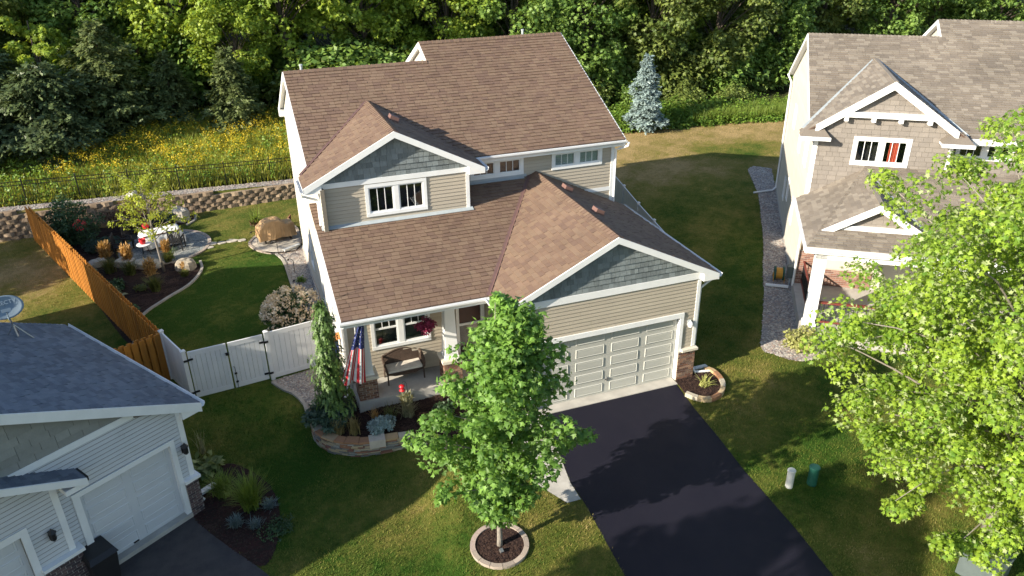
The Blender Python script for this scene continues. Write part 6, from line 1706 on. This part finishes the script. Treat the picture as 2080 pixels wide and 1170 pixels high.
def forest():
    gz = lambda x, y: (x, y, h1(x, y) - .1)
    q = random.Random(77)
    G = 'trees of the wood behind the yards'
    A = broad_tree('broadleaf_tree', 'bright yellow green tree rising over the lower roof ridge', gz(-9.0, 36.5), 12.5, 4.2, 'lf_wood1', 101, 95, 110, .27, group=G)
    B = broad_tree('broadleaf_tree', 'lush light green tree standing left of the lower roof ridge above the spruce', gz(-15.5, 37.5), 12.5, 4.0, 'lf_wood1', 102, 90, 110, .26, group=G)
    C = broad_tree('broadleaf_tree', 'dense mid green tree behind the blue spruce', gz(12.5, 35.5), 11.5, 4.0, 'lf_wood2', 103, 90, 110, .26, group=G)
    D = broad_tree('broadleaf_tree', 'dark olive tree with hanging branches beside the neighbouring roof corner', gz(23.5, 34.5), 11.5, 4.2, 'lf_wood3', 104, 95, 110, .26, group=G)
    E = broad_tree('broadleaf_tree', 'small bright tree with separate yellow green tufts above the junipers', gz(-23.0, 33.2), 6.6, 1.7, 'lf_wood1', 105, 36, 80, .24, .08, group=G)
    near = [(A, -3.5, 38, .95, 'bright green tree showing between the two roof ridges'), (B, 2.5, 37.5, .92, 'light green tree just behind the taller roof ridge'), (C, 7.2, 36.5, 1.0, 'dark green tree beyond the roof corner, before the blue spruce'),
            (D, 17.8, 35, 1.0, 'olive green tree standing above the weeds in the gap between houses'), (C, 30.0, 36.5, 1.0, 'mid green tree peeping over the weathered roof ridge'), (D, 36.5, 38, .95, 'olive tree behind the step of the weathered roof ridge'),
            (C, -21.0, 38.5, .95, 'dark green tree rising behind the olive cedar'), (D, -27.5, 37.5, 1.0, 'olive tree at the outer end of the wood above the junipers'), (A, 21.0, 37.5, .8, 'yellow green tree crown lit in the gap beside the olive tree'), (B, -12.3, 34.6, .62, 'low light green tree squeezed behind the dark spruce')]
    for s, x, y, sc, lab in near: dup(s, gz(x, y), q.uniform(0, 6.28), sc, lab, G)
    deep = {id(A): 'bright green tree deep in the wood, crown merging with its neighbours', id(B): 'light green tree deep in the wood, crown merging with its neighbours', id(C): 'dark green tree deep in the wood, crown merging with its neighbours', id(D): 'olive tree deep in the wood, crown merging with its neighbours'}
    for yy, x0, x1, st in ((43, -42, 60, 5.6), (49.5, -48, 72, 6.4), (57, -55, 85, 7.5)):
        x = x0
        while x < x1:
            s = q.choice((A, B, C, C, D, D)); dup(s, gz(x + q.uniform(-1.5, 1.5), yy + q.uniform(-1.8, 1.8)), q.uniform(0, 6.28), q.uniform(.95, 1.25), deep[id(s)], G); x += st * q.uniform(.8, 1.15)
    for x, y in ((-34, 37), (-38, 33), (43, 37), (49, 38), (55, 36)): dup(C, gz(x, y), q.uniform(0, 6), 1.0, deep[id(C)], G)
    GC = 'evergreens along the meadow edge'
    k1 = conifer('cedar_tree', 'broad blue green juniper sprawling at the meadow edge', gz(-22.6, 29.8), 4.9, 3.5, 'lf_cedar', 111, 8000, .46, .35, .2, .5, GC, .55)
    k2 = conifer('cedar_tree', 'pointed olive cedar in front of the wood', gz(-19.6, 31.6), 6.6, 2.5, 'lf_cedarw', 112, 6500, .42, .1, .45, .6, GC, .75)
    k3 = conifer('spruce_tree', 'dark conical spruce at the meadow edge near the house', gz(-12.9, 31.8), 5.0, 1.9, 'lf_cedarw', 113, 6000, .38, .3, .1, .5, GC, .8)
    for s, x, y, sc, lab in ((k1, -26.0, 31.5, 1.15, 'tall shaggy juniper at the outer edge of the meadow'), (k3, -16.4, 32.8, .9, 'low dark spruce between the cedar and the conical spruce'), (k1, -27.5, 27.5, .8, 'low juniper overhanging the end of the black fence')):
        dup(s, gz(x, y), q.uniform(0, 6), sc, lab, GC)
    shr = leafy('shrub', 'rounded olive bush under the trees beside the neighbouring wall', 22.6, 30.6, 1.5, 1.4, 1.0, 3200, 'lf_wood3', 121, .17, lift=.3, group='bushes at the foot of the wood', ncl=60)
    shg = leafy('shrub', 'green bush at the foot of the wood behind the weeds, next to the blue spruce', 15.4, 32.0, 1.6, 1.3, 1.15, 3400, 'lf_wood2', 122, .18, lift=.4, group='bushes at the foot of the wood', ncl=60)
    for s, x, y, sc, lab in ((shg, 8.3, 30.2, 1.2, 'leafy bush against the corner of the brown roof'), (shr, 18.9, 31.4, 1.15, 'leafy bush in the middle of the gap under the trees'), (shg, -9.0, 31.8, .9, 'bush at the meadow end next to the sunlit wall')):
        dup(s, gz(x, y), q.uniform(0, 6), sc, lab, 'bushes at the foot of the wood')
    ul = 'leafy undergrowth bush among the trunks of the wood'
    for k in range(34):
        x = -30 + 62 * (k + q.uniform(-.3, .3)) / 34; y = 34.6 + q.uniform(-.9, 1.6) + (1.5 if x < -8 else 0)
        dup(q.choice((shr, shg)), gz(x, y), q.uniform(0, 6), q.uniform(1.3, 2.3), ul, 'undergrowth bushes of the wood')
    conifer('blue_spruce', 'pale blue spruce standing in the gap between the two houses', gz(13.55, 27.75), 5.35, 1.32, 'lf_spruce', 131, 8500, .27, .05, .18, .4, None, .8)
    broad_tree('broadleaf_tree', 'tree of the left yard shading the far lawn, outside the picture', (-34.5, 16.3, 0), 8.6, 3.0, 'lf_wood2', 142, 70, 90, .28, .2, .3)
    broad_tree('broadleaf_tree', 'tall roadside tree shading the lower driveway, outside the picture', (-22.3, -12.4, -.6), 11.5, 3.1, 'lf_wood2', 141, 80, 90, .28, .2, .35)

# --- weeds, meadow
def blades(name, p, z, hgt, wid, tint, mat, lean=.35, kind='stuff', seg=2, g=rng):
    n = len(p); a = g.uniform(0, 2 * np.pi, n); le = g.random(n) * lean
    d = np.stack([np.cos(a), np.sin(a), np.zeros(n)], -1); s = np.stack([-np.sin(a), np.cos(a), np.zeros(n)], -1)
    b = np.stack([p[:, 0], p[:, 1], z], -1); rows = []
    if seg == 1:
        tip = b + d * (le * hgt)[:, None] + np.array([0, 0, 1.]) * hgt[:, None]
        V = np.stack([b - s * wid[:, None] / 2, b + s * wid[:, None] / 2, tip], 1); F = np.arange(n * 3).reshape(n, 3)
        return tag(np_mesh(name, V.reshape(-1, 3), F, tint, mat), kind=kind)
    mid = b + d * (le * hgt * .25)[:, None] + np.array([0, 0, .55]) * hgt[:, None]
    tip = b + d * (le * hgt)[:, None] + np.array([0, 0, 1.]) * hgt[:, None]
    V = np.stack([b - s * wid[:, None] / 2, b + s * wid[:, None] / 2, mid + s * wid[:, None] * .4, mid - s * wid[:, None] * .4, tip], 1)
    F = (np.array([(0, 1, 2), (0, 2, 3), (3, 2, 4)])[None] + (np.arange(n) * 5)[:, None, None]).reshape(-1, 3)
    return tag(np_mesh(name, V.reshape(-1, 3), F, np.repeat(tint, 3), mat), kind=kind)

def meadow():
    poly = [(-29, wall_y(-29) + 1.1), (-7, wall_y(-7) + 1.1), (-6, 33.5), (-30, 34)]
    p = scatter(poly, 52000); x, y = p[:, 0], p[:, 1]
    lush = sm(-26, -14, x); hg = rng.uniform(.28, .72, len(p)) * (.7 + .5 * lush) * (.6 + .4 * sm(1.0, 2.6, y - wall_y(x)))
    blades('meadow_grass', p, H(x, y), hg, rng.uniform(.018, .045, len(p)), np.clip(.45 + .35 * np.sin(x * .9 + y) * .5 + rng.normal(0, .22, len(p)), 0, 1), 'gr_meadow', .7)
    p = scatter([(-23, 25.2), (-8, 25.0), (-8, 33.0), (-15, 32.2), (-20.5, 28.8)], 1500); keep = np.sin(p[:, 0] * 1.4 + 2) * np.sin(p[:, 1] * 1.1 + p[:, 0] * .3) + rng.normal(0, .5, len(p)) > -.25
    p = p[keep]; m = 14; n = len(p) * m; i = np.repeat(np.arange(len(p)), m)
    C = np.stack([p[i, 0] + rng.normal(0, .10, n), p[i, 1] + rng.normal(0, .10, n), H(p[i, 0], p[i, 1]) + np.repeat(rng.uniform(.45, 1.15, len(p)), m) + rng.normal(0, .10, n)], -1)
    cloud('meadow_flower', C, rng.normal(size=(n, 3)) + np.array([0, -.3, .8]), rng.normal(size=(n, 3)), rng.uniform(.035, .085, n), rng.random(n), LEAF_V, LEAF_F, 'bloomy')
    p = scatter(poly, 2400); m = 9; n = len(p) * m; i = np.repeat(np.arange(len(p)), m)
    C = np.stack([p[i, 0] + rng.normal(0, .1, n), p[i, 1] + rng.normal(0, .1, n), H(p[i, 0], p[i, 1]) + rng.uniform(.1, .75, n)], -1)
    cloud('meadow_leaf', C, rng.normal(size=(n, 3)) + np.array([0, 0, .7]), rng.normal(size=(n, 3)), rng.uniform(.08, .20, n), rng.random(n), LEAF_V, LEAF_F, 'lf_weed')
    # weeds in the gap between the houses
    poly = [(6.5, 28.2), (10.5, 27.9), (13.6, 27.6), (17.6, 27.3), (21, 27.0), (25, 26.3), (27, 29), (20, 31), (7, 31)]
    p = scatter(poly, 1300); m = 26; n = len(p) * m; i = np.repeat(np.arange(len(p)), m); hg = rng.uniform(.45, 1.35, len(p)) * (.55 + .45 * sm(27, 29, p[:, 1]))
    f = rng.random(n); a = rng.uniform(0, 6.28, n)
    C = np.stack([p[i, 0] + np.cos(a) * .22 * (1.2 - f), p[i, 1] + np.sin(a) * .22 * (1.2 - f), H(p[i, 0], p[i, 1]) + hg[i] * (.15 + .85 * f)], -1)
    T = np.stack([np.cos(a), np.sin(a), rng.normal(-.15, .3, n)], -1)
    cloud('weeds', C, np.stack([np.cos(a) * .3, np.sin(a) * .3, np.ones(n)], -1) + rng.normal(size=(n, 3)) * .35, T, rng.uniform(.12, .26, n), np.clip(rng.normal(.5, .25, n) + .15 * np.sin(p[i, 0]), 0, 1), LEAF_V, LEAF_F, 'lf_weed')
    p = scatter([(17.5, 27.7), (21.5, 27.2), (25.5, 26.3), (26.5, 29), (18, 29.6)], 9000); blades('tall_grass', p, H(p[:, 0], p[:, 1]), rng.uniform(.5, 1.1, len(p)), rng.uniform(.02, .04, len(p)), np.clip(rng.normal(.75, .2, len(p)), 0, 1), 'gr_green', .8)
meadow()

def lawn():
    t = NT('grass_blade')
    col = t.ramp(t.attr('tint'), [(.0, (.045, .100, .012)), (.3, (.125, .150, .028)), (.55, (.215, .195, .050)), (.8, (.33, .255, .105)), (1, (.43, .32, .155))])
    t.link(col, t.b.inputs['Base Color']); t.b.inputs['Roughness'].default_value = .7; t.b.inputs['Specular IOR Level'].default_value = .15
    tr = t.node('ShaderNodeBsdfTranslucent'); t.link(col, tr.inputs['Color']); mx = t.node('ShaderNodeMixShader'); mx.inputs[0].default_value = .25
    t.link(t.b.outputs[0], mx.inputs[1]); t.link(tr.outputs[0], mx.inputs[2]); t.link(mx.outputs[0], t.n['Material Output'].inputs['Surface'])
    M['blade'] = t.m
    n = 330000
    p = rng.uniform((-27, -13), (26, 27.6), (n, 2))
    p = np.vstack([p, rng.uniform((-16, -10), (4, 3), (120000, 2))])
    x, y = p[:, 0], p[:, 1]; z = H(x, y)
    d = np.stack([x, y, z], -1) - CAM; dep = d @ CF; px, py = 1040 + FPX * (d @ CR) / np.maximum(dep, .1), 585 - FPX * (d @ CU) / np.maximum(dep, .1)
    ok = (dep > 0) & (px > -250) & (px < 2330) & (py > -150) & (py < 1350) & (y < wall_y(x) - .1 + (x > -3) * 20)
    a = .581; lu, lv = (x + 15.818) * math.cos(a) + (y + .33) * math.sin(a), -(x + 15.818) * math.sin(a) + (y + .33) * math.cos(a)
    ok &= ~((lu < .1) & (lu > -14) & (lv > -.1) & (lv < 16.5))
    a = -.599; lu, lv = (x - 7.941) * math.cos(a) + (y - 4.768) * math.sin(a), -(x - 7.941) * math.sin(a) + (y - 4.768) * math.cos(a)
    ok &= ~((lu > -.15) & (lu < 14) & (lv > -5.3) & (lv < 14))
    ok &= ~((x > -11.1) & (x < .05) & (y > 1.9) & (y < 18)) & ~((x > -6.3) & (x < .05) & (y > -.1) & (y < 3))
    jx, jy = rng.normal(0, .035, len(x)), rng.normal(0, .035, len(x))
    for q in (DRIVE, WALK, LDRIVE, FRONTBED, PEB, PEB2, RING, [tuple(k) for k in PL] + [(0, .1), (-.7, -.2)], RG, LB, BB, PAT, PADL): ok &= ~(inside(q, x + jx, y + jy) & ((rng.random(len(x)) > .05) if q is LB else True))
    x, y, z = x[ok], y[ok], z[ok]; p = p[ok]; g = np.random.default_rng(5)
    tint = np.clip(dryness_and_shade(x, y) + .17 * np.sin(x * 2.1 + np.sin(y * 1.7)) * np.sin(y * 2.6 + np.sin(x * 1.3)) + g.normal(0, .13, len(x)), 0, 1)
    blades('lawn_grass', p, z - .005, g.uniform(.03, .075, len(x)), g.uniform(.012, .028, len(x)), tint, 'blade', 1.0, seg=1, g=g)
lawn()

# --- ornamental plants
def tuft(name, label, x, y, h, spread, n, mat, seed, plume=None, z=None, w=.014, cat='ornamental grass', group=None, arch=1.0):
    g = np.random.default_rng(seed); z0 = h1(x, y) if z is None else z
    t = thing(name, label, cat, (x, y, z0), 0, group)
    a = g.uniform(0, 6.283, n); le = spread * g.random(n) ** .7; hh = h * g.uniform(.55, 1.05, n); b0 = g.normal(0, .05, (n, 2)) * (1 + spread)
    rows = []
    for f in (0, .35, .7, 1.0):
        r = le * f ** 1.7; zz = hh * (f - .30 * arch * (le / max(h, .1)) * f ** 2.4)
        c = np.stack([b0[:, 0] + np.cos(a) * r, b0[:, 1] + np.sin(a) * r, zz], -1); s = np.stack([-np.sin(a), np.cos(a), np.zeros(n)], -1) * (w * (1 - .85 * f))[..., None] if np.ndim(w) else np.stack([-np.sin(a), np.cos(a), np.zeros(n)], -1) * (w * (1 - .85 * f))
        rows += [c - s, c + s]
    V = np.stack(rows, 1); F = (np.array([(0, 1, 3, 2), (2, 3, 5, 4), (4, 5, 7, 6)])[None] + (np.arange(n) * 8)[:, None, None]).reshape(-1, 4)
    tag(np_mesh('foliage', V.reshape(-1, 3), F, np.repeat(np.clip(g.normal(.5, .25, n), 0, 1), 3), mat, t), kind='stuff')
    if plume:
        m, ph, pmat = plume; a = g.uniform(0, 6.283, m); r = spread * .42 * g.random(m) ** .6
        base = np.stack([np.cos(a) * r * .8, np.sin(a) * r * .8, np.full(m, h * .62)], -1); top = np.stack([np.cos(a) * r, np.sin(a) * r, ph * g.uniform(.8, 1.05, m)], -1)
        k = 5; C = np.concatenate([base + (top - base) * (.35 + .13 * q) for q in range(k)]); T = np.concatenate([top - base] * k) + g.normal(size=(m * k, 3)) * .06
        cloud('plume', C, g.normal(size=(m * k, 3)), T, .22, g.random(m * k), KITE_V, LEAF_F, pmat, t)
    return t
GF = 'feather grasses in the back yard bed'
for k, (x, y, lab) in enumerate([(-17.40, 13.65, 'tallest tan feather grass, nearest the lawn curb'), (-18.45, 15.75, 'tan feather grass in front of the round side table'), (-19.35, 16.3, 'tan feather grass closest to the cedar fence'), (-16.25, 14.75, 'small clump of feather grass in front of the pale boulder'), (-16.95, 16.55, 'short plumed grass leaning by the pale boulder and patio')]):
    s = (1, .95, 1.0, .42, .7)[k]
    tuft('feather_grass', lab, x, y, .80 * s, .55 * s, 260, 'gr_blade', 200 + k, (90 if k != 3 else 8, 1.45 * s, 'plume'), group=GF)
tuft('ornamental_grass', 'green grass clump behind the young tree trunk', -16.9, 16.9, .6, .45, 160, 'gr_green', 210)
tuft('ornamental_grass', 'big green fountain grass in the shaded red mulch bed', -14.52, -.80, 1.15, .75, 420, 'gr_green', 211, w=.016)
tuft('ornamental_grass', 'smaller green grass next to the fountain grass, garage side', -15.22, .0, .80, .55, 260, 'gr_green', 212, w=.016)
tuft('fescue', 'blue fescue tuft between the red mulch and the driveway', -14.95, -1.35, .32, .30, 160, 'gr_blue', 213, group='blue fescue tufts')
tuft('fescue', 'blue fescue tuft beyond the fountain grass on the lawn side', -14.05, -.95, .28, .28, 140, 'gr_blue', 214, group='blue fescue tufts')
tuft('fescue', 'dark blue green tuft just below the fountain grass', -14.45, -1.6, .28, .28, 130, 'gr_blue', 218, group='blue fescue tufts')
tuft('ornamental_grass', 'dry tan grass tuft beside the square stone bed end', -11.30, .85, .65, .22, 110, 'gr_tan', 215, z=ZB)
tuft('ornamental_grass', 'dry tan grass tuft at the foot of the blue juniper', -11.75, 1.05, .55, .28, 120, 'gr_tan', 216, z=ZB)
tuft('ornamental_grass', 'pale feathery grass along the porch front by the red feeder', -9.55, 1.20, .55, .40, 200, 'gr_pale', 217, (50, .75, 'gr_pale'), z=ZB, group=None)
tuft('daylily', 'yellow green daylily in the small stone edged bed', .10, -.72, .42, .42, 46, 'lf_yellow', 219, z=h1(.1, -.7) + .05, w=.022, cat='plant')
tuft('potted_plant', 'spiky green plant over dark red leaves behind the covered grill', -12.9, 18.9, 1.0, .55, 40, 'gr_green', 220, z=.3, w=.03, cat='plant')
tuft('seed_stalks', 'bare brown seed stalks by the corner of the white garage', -15.75, 2.1, 1.0, .3, 26, 'gr_pale', 221, w=.012, cat='plant')
tuft('iris', 'sparse green and brown strappy plant in front of the porch slab', -10.10, 1.25, .50, .45, 60, 'gr_blade', 222, z=ZB, w=.016, cat='plant')
tuft('ornamental_grass', 'reddish dry tuft by the porch slab corner', -10.55, 1.45, .42, .22, 60, 'plume', 223, z=ZB, w=.012)

def leafy(name, label, x, y, rx, ry, rz, n, mat, seed, leaf=.10, z=None, lift=.5, bloom=None, cat='shrub', tmpl=(LEAF_V, LEAF_F), group=None, ncl=26):
    g = np.random.default_rng(seed); z0 = h1(x, y) if z is None else z
    t = thing(name, label, cat, (x, y, z0), 0, group)
    cl = unit(g.normal(size=(ncl, 3))) * g.uniform(.45, .95, (ncl, 1)); cl[:, 2] = np.abs(cl[:, 2]) if lift < .3 else cl[:, 2]
    cl = cl * np.array([rx, ry, rz]) + np.array([0, 0, rz * (lift + .35)]); cl[:, 2] = np.maximum(cl[:, 2], .06)
    P, N, T, i = clumps_to_leaves(cl, np.full(ncl, .36 * min(rx, ry, max(rz, .3) * 1.4)), n // ncl, g, droop=.2)
    P[:, 2] = np.maximum(P[:, 2], .02)
    b = MB()
    for c in cl[::3]: b.tube([(0, 0, 0), c * .55, c], [.02, .012, .006], 5)
    tag(b.build('stem', 'barkd', t), kind='stuff')
    cloud('foliage', P, N, T, leaf * g.uniform(.7, 1.3, len(P)), np.clip(g.normal(.5, .25, len(P)), 0, 1), tmpl[0], tmpl[1], mat, t)
    if bloom:
        m, br, bm, zmin = bloom; d = unit(g.normal(size=(m * 3, 3)) + np.array([0, -.2, .5])); d = d[d[:, 2] > zmin][:m]; m = len(d)
        c = d * np.array([rx, ry, rz]) * 1.12 + np.array([0, 0, rz * (lift + .35)]); k = 16
        CC = np.repeat(c, k, 0); dd = unit(g.normal(size=(m * k, 3))); CC = CC + dd * br
        cloud('bloom', CC, dd + .3 * g.normal(size=dd.shape), g.normal(size=dd.shape), br * 1.0, np.clip(np.repeat(g.random(m), k) + g.normal(0, .15, m * k), 0, 1), LEAF_V, LEAF_F, bm, t)
    return t
leafy('hydrangea', 'rounded hydrangea with faded cream pink flower heads behind the white fence', -12.25, 7.9, 1.0, .85, .92, 2400, 'lf_shrub', 301, .13, bloom=(150, .11, 'bloom', -.2))
leafy('shrub', 'large dark green shrub in the fence corner under the retaining wall', -21.2, 21.0, 1.55, 1.2, 1.25, 4200, 'lf_shrub', 302, .13, lift=.4)
o_ = leafy('rose_bush', 'bush with bright red blooms beside the large dark shrub', -20.55, 19.9, .45, .4, .7, 700, 'lf_shrub', 303, .09, bloom=(6, .08, 'bloomr', .0))
leafy('shrub', 'open burgundy leaved shrub behind the young yellow green tree', -18.7, 21.3, 1.1, .7, .95, 1200, 'lf_burg', 304, .13, lift=.5)
leafy('juniper', 'low spreading grey green juniper next to the dark patio chairs', -19.9, 19.2, 1.0, .75, .38, 3000, 'lf_juniper', 305, .12, lift=.1, tmpl=(SPRAY_V, SPRAY_F))
leafy('juniper', 'low green shrub at the foot of the retaining wall next to the rock', -17.4, 21.6, .8, .5, .4, 1400, 'lf_juniper', 306, .12, lift=.2)
leafy('perennial', 'dark green leafy perennial along the cedar fence', -19.1, 14.2, .5, .6, .3, 900, 'lf_shrub', 307, .14, lift=.1, cat='plant')
leafy('perennial', 'low dark perennial at the narrow end of the back bed', -18.3, 11.8, .4, .6, .22, 600, 'lf_shrub', 308, .11, lift=.1, cat='plant')
leafy('hosta', 'variegated hosta with white striped leaves by the cedar fence', -19.0, 13.4, .35, .45, .22, 120, 'gr_pale', 309, .24, lift=.1, cat='plant', group='variegated plants by the cedar fence')
leafy('hosta', 'pale striped plant between the cedar fence and the far feather grass', -20.2, 16.0, .3, .4, .35, 90, 'gr_pale', 310, .26, lift=.2, cat='plant', group='variegated plants by the cedar fence')
leafy('perennial', 'small olive plant next to the tallest feather grass', -18.0, 13.9, .25, .25, .2, 300, 'gr_blade', 311, .09, lift=.1, cat='plant')
leafy('hosta', 'yellow edged hosta at the corner of the white garage', -15.68, 1.30, .42, .42, .26, 260, 'lf_hosta', 312, .22, lift=.15, cat='plant')
leafy('perennial', 'lime green plant between the two garage doors, at the picture edge', -18.95, -2.5, .28, .28, .25, 160, 'lf_yellow', 313, .16, lift=.2, cat='plant')
leafy('perennial', 'low ground cover at the lawn edge of the red mulch bed', -13.9, -1.9, .5, .5, .10, 700, 'lf_shrub', 314, .07, lift=.0, cat='plant')
leafy('globe_spruce', 'round blue green dwarf spruce behind the square stone', -10.45, .75, .38, .34, .28, 2400, 'lf_spruce', 315, .10, z=ZB, lift=.2, tmpl=(SPRAY_V, SPRAY_F))
leafy('juniper', 'dark blue green juniper skirt at the foot of the weeping spruce', -11.88, 1.72, .66, .56, .46, 3800, 'lf_juniper', 316, .17, z=ZB, lift=.15, tmpl=(SPRAY_V, SPRAY_F), ncl=40)
leafy('perennial', 'yellow flowered plant under the orange roofed bird house', -11.4, 3.75, .22, .2, .28, 260, 'lf_weed', 317, .08, lift=.4, bloom=(16, .05, 'bloomy', .1), cat='plant')
leafy('golden_shrub', 'pale yellow leaved shrub at the corner of the gravel bed and porch', 4.75, .15, .65, .6, .45, 1500, 'lf_yellow', 318, .12, lift=.3)
leafy('perennial', 'green perennial in the pebble strip next to the path light', -11.55, 12.3, .2, .2, .16, 160, 'lf_weed', 319, .09, lift=.1, cat='plant')
leafy('perennial', 'dark red leaved potted plant behind the covered grill', -12.9, 18.9, .32, .32, .22, 420, 'lf_burg', 320, .10, z=.25, lift=.2, cat='plant')
leafy('perennial', 'green leafy plant at the end of the front bed beside the walk', -8.4, .9, .35, .3, .25, 420, 'lf_shrub', 321, .10, z=ZB, lift=.2, cat='plant')
leafy('perennial', 'dark red leaved low plant in the front bed beside the pale grass', -9.1, .75, .3, .25, .16, 320, 'lf_burg', 322, .08, z=ZB, lift=.1, cat='plant')
hb = leafy('hanging_basket', 'hanging basket of crimson flowers under the porch eave', -8.70, 1.62, .30, .30, .20, 1500, 'bloomp', 323, .075, z=2.72, lift=.55, cat='flower basket', ncl=24)
MB().lathe([(.0, .0), (.10, .02), (.16, .14), (.15, .15), (0, .15)], 12, (0, 0, .05)).build('basket', 'teak', hb)
for k in range(3): MB().tube([(.15 * math.cos(k * 2.1), .15 * math.sin(k * 2.1), .2), (0, 0, .85)], .006, 4).build('chain', 'black', hb)

def young_tree():
    g = np.random.default_rng(41); x, y = -17.1, 15.55
    t = thing('young_tree', 'young yellow green tree with pale trunk in the back yard bed', 'tree', (x, y, h1(x, y)))
    MB().tube([(0, 0, -.05), (-.05, .03, .8), (-.10, .1, 1.7), (-.1, .12, 2.6), (-.05, .1, 4.0)], [.06, .048, .042, .03, .008], 8).build('trunk', 'bark', t, smooth=True)
    cl, rad = [], []
    for k in range(26):
        a = k * 2.399; z = 1.9 + 2.4 * (k + .5) / 26; r = (1.75 - .40 * (z - 1.9)) * g.uniform(.7, 1.1)
        tip = np.array([-.1 + math.cos(a) * r, .1 + math.sin(a) * r, z + .35]); limb(t, (-.1, .1, max(1.5, z - .5)), tip, .018, .004, g, 'bark')
        for f in (.4, .6, .8, .98): cl.append(np.array([-.1, .1, max(1.5, z - .5)]) * (1 - f) + tip * f + g.normal(size=3) * .08); rad.append(.17)
    for dx, dy in ((.1, 0), (-.75, .1), (.8, .1)):
        for q in range(5): cl.append(np.array([dx, dy, 3.6 - abs(dx) * .6 + q * .2])); rad.append(.11)
    cl, rad = np.array(cl), np.array(rad); P, N, T, i = clumps_to_leaves(cl, rad, 26, g, up=.4)
    cloud('crown', P, N, T, g.uniform(.07, .14, len(P)), np.clip(g.normal(.55, .25, len(P)), 0, 1), LEAF_V, LEAF_F, 'lf_young', t)
young_tree()
forest()

def weeping_spruce():
    g = np.random.default_rng(43)
    t = thing('weeping_spruce', 'narrow weeping spruce with drooping branches beside the porch', 'tree', (-11.72, 1.72, ZB))
    MB().tube([(0, 0, -.05), (.02, .0, 1.6), (-.03, .03, 3.2), (.05, .1, 4.0), (.0, .12, 4.5), (-.10, .14, 5.0)], [.06, .05, .04, .018, .010, .005], 7).build('trunk', 'barkd', t, smooth=True)
    P, T, N, S_, ti = [], [], [], [], []
    nb = 120
    for k in range(nb):
        u = (k + .5) / nb; z = .70 + 3.45 * u; a = k * 2.399 + g.uniform(-.5, .5)
        r = (.50 - .37 * u) * g.uniform(.6, 1.25) * (1 + .25 * math.sin(u * 17)); ln = (.75 - .3 * u) * g.uniform(.6, 1.2)
        m = 30; f = g.random(m); out = np.array([math.cos(a), math.sin(a), 0])
        arc = np.minimum(f * 2.2, 1); zz = z + .10 * np.sin(arc * 1.57) - ln * np.maximum(f - .3, 0) / .7
        C = out[None] * (r * arc)[:, None] + np.stack([np.zeros(m), np.zeros(m), zz], -1) + g.normal(size=(m, 3)) * .05 + np.array([0, .03 + .02 * z, 0])
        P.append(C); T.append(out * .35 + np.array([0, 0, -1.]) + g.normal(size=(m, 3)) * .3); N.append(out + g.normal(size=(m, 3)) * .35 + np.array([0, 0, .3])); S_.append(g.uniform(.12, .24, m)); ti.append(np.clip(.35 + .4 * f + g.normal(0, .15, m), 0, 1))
    P, T, N, S_, ti = (np.concatenate(q) for q in (P, T, N, S_, ti)); P[:, 2] = np.maximum(P[:, 2], .1)
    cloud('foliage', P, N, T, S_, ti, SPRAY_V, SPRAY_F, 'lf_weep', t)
weeping_spruce()
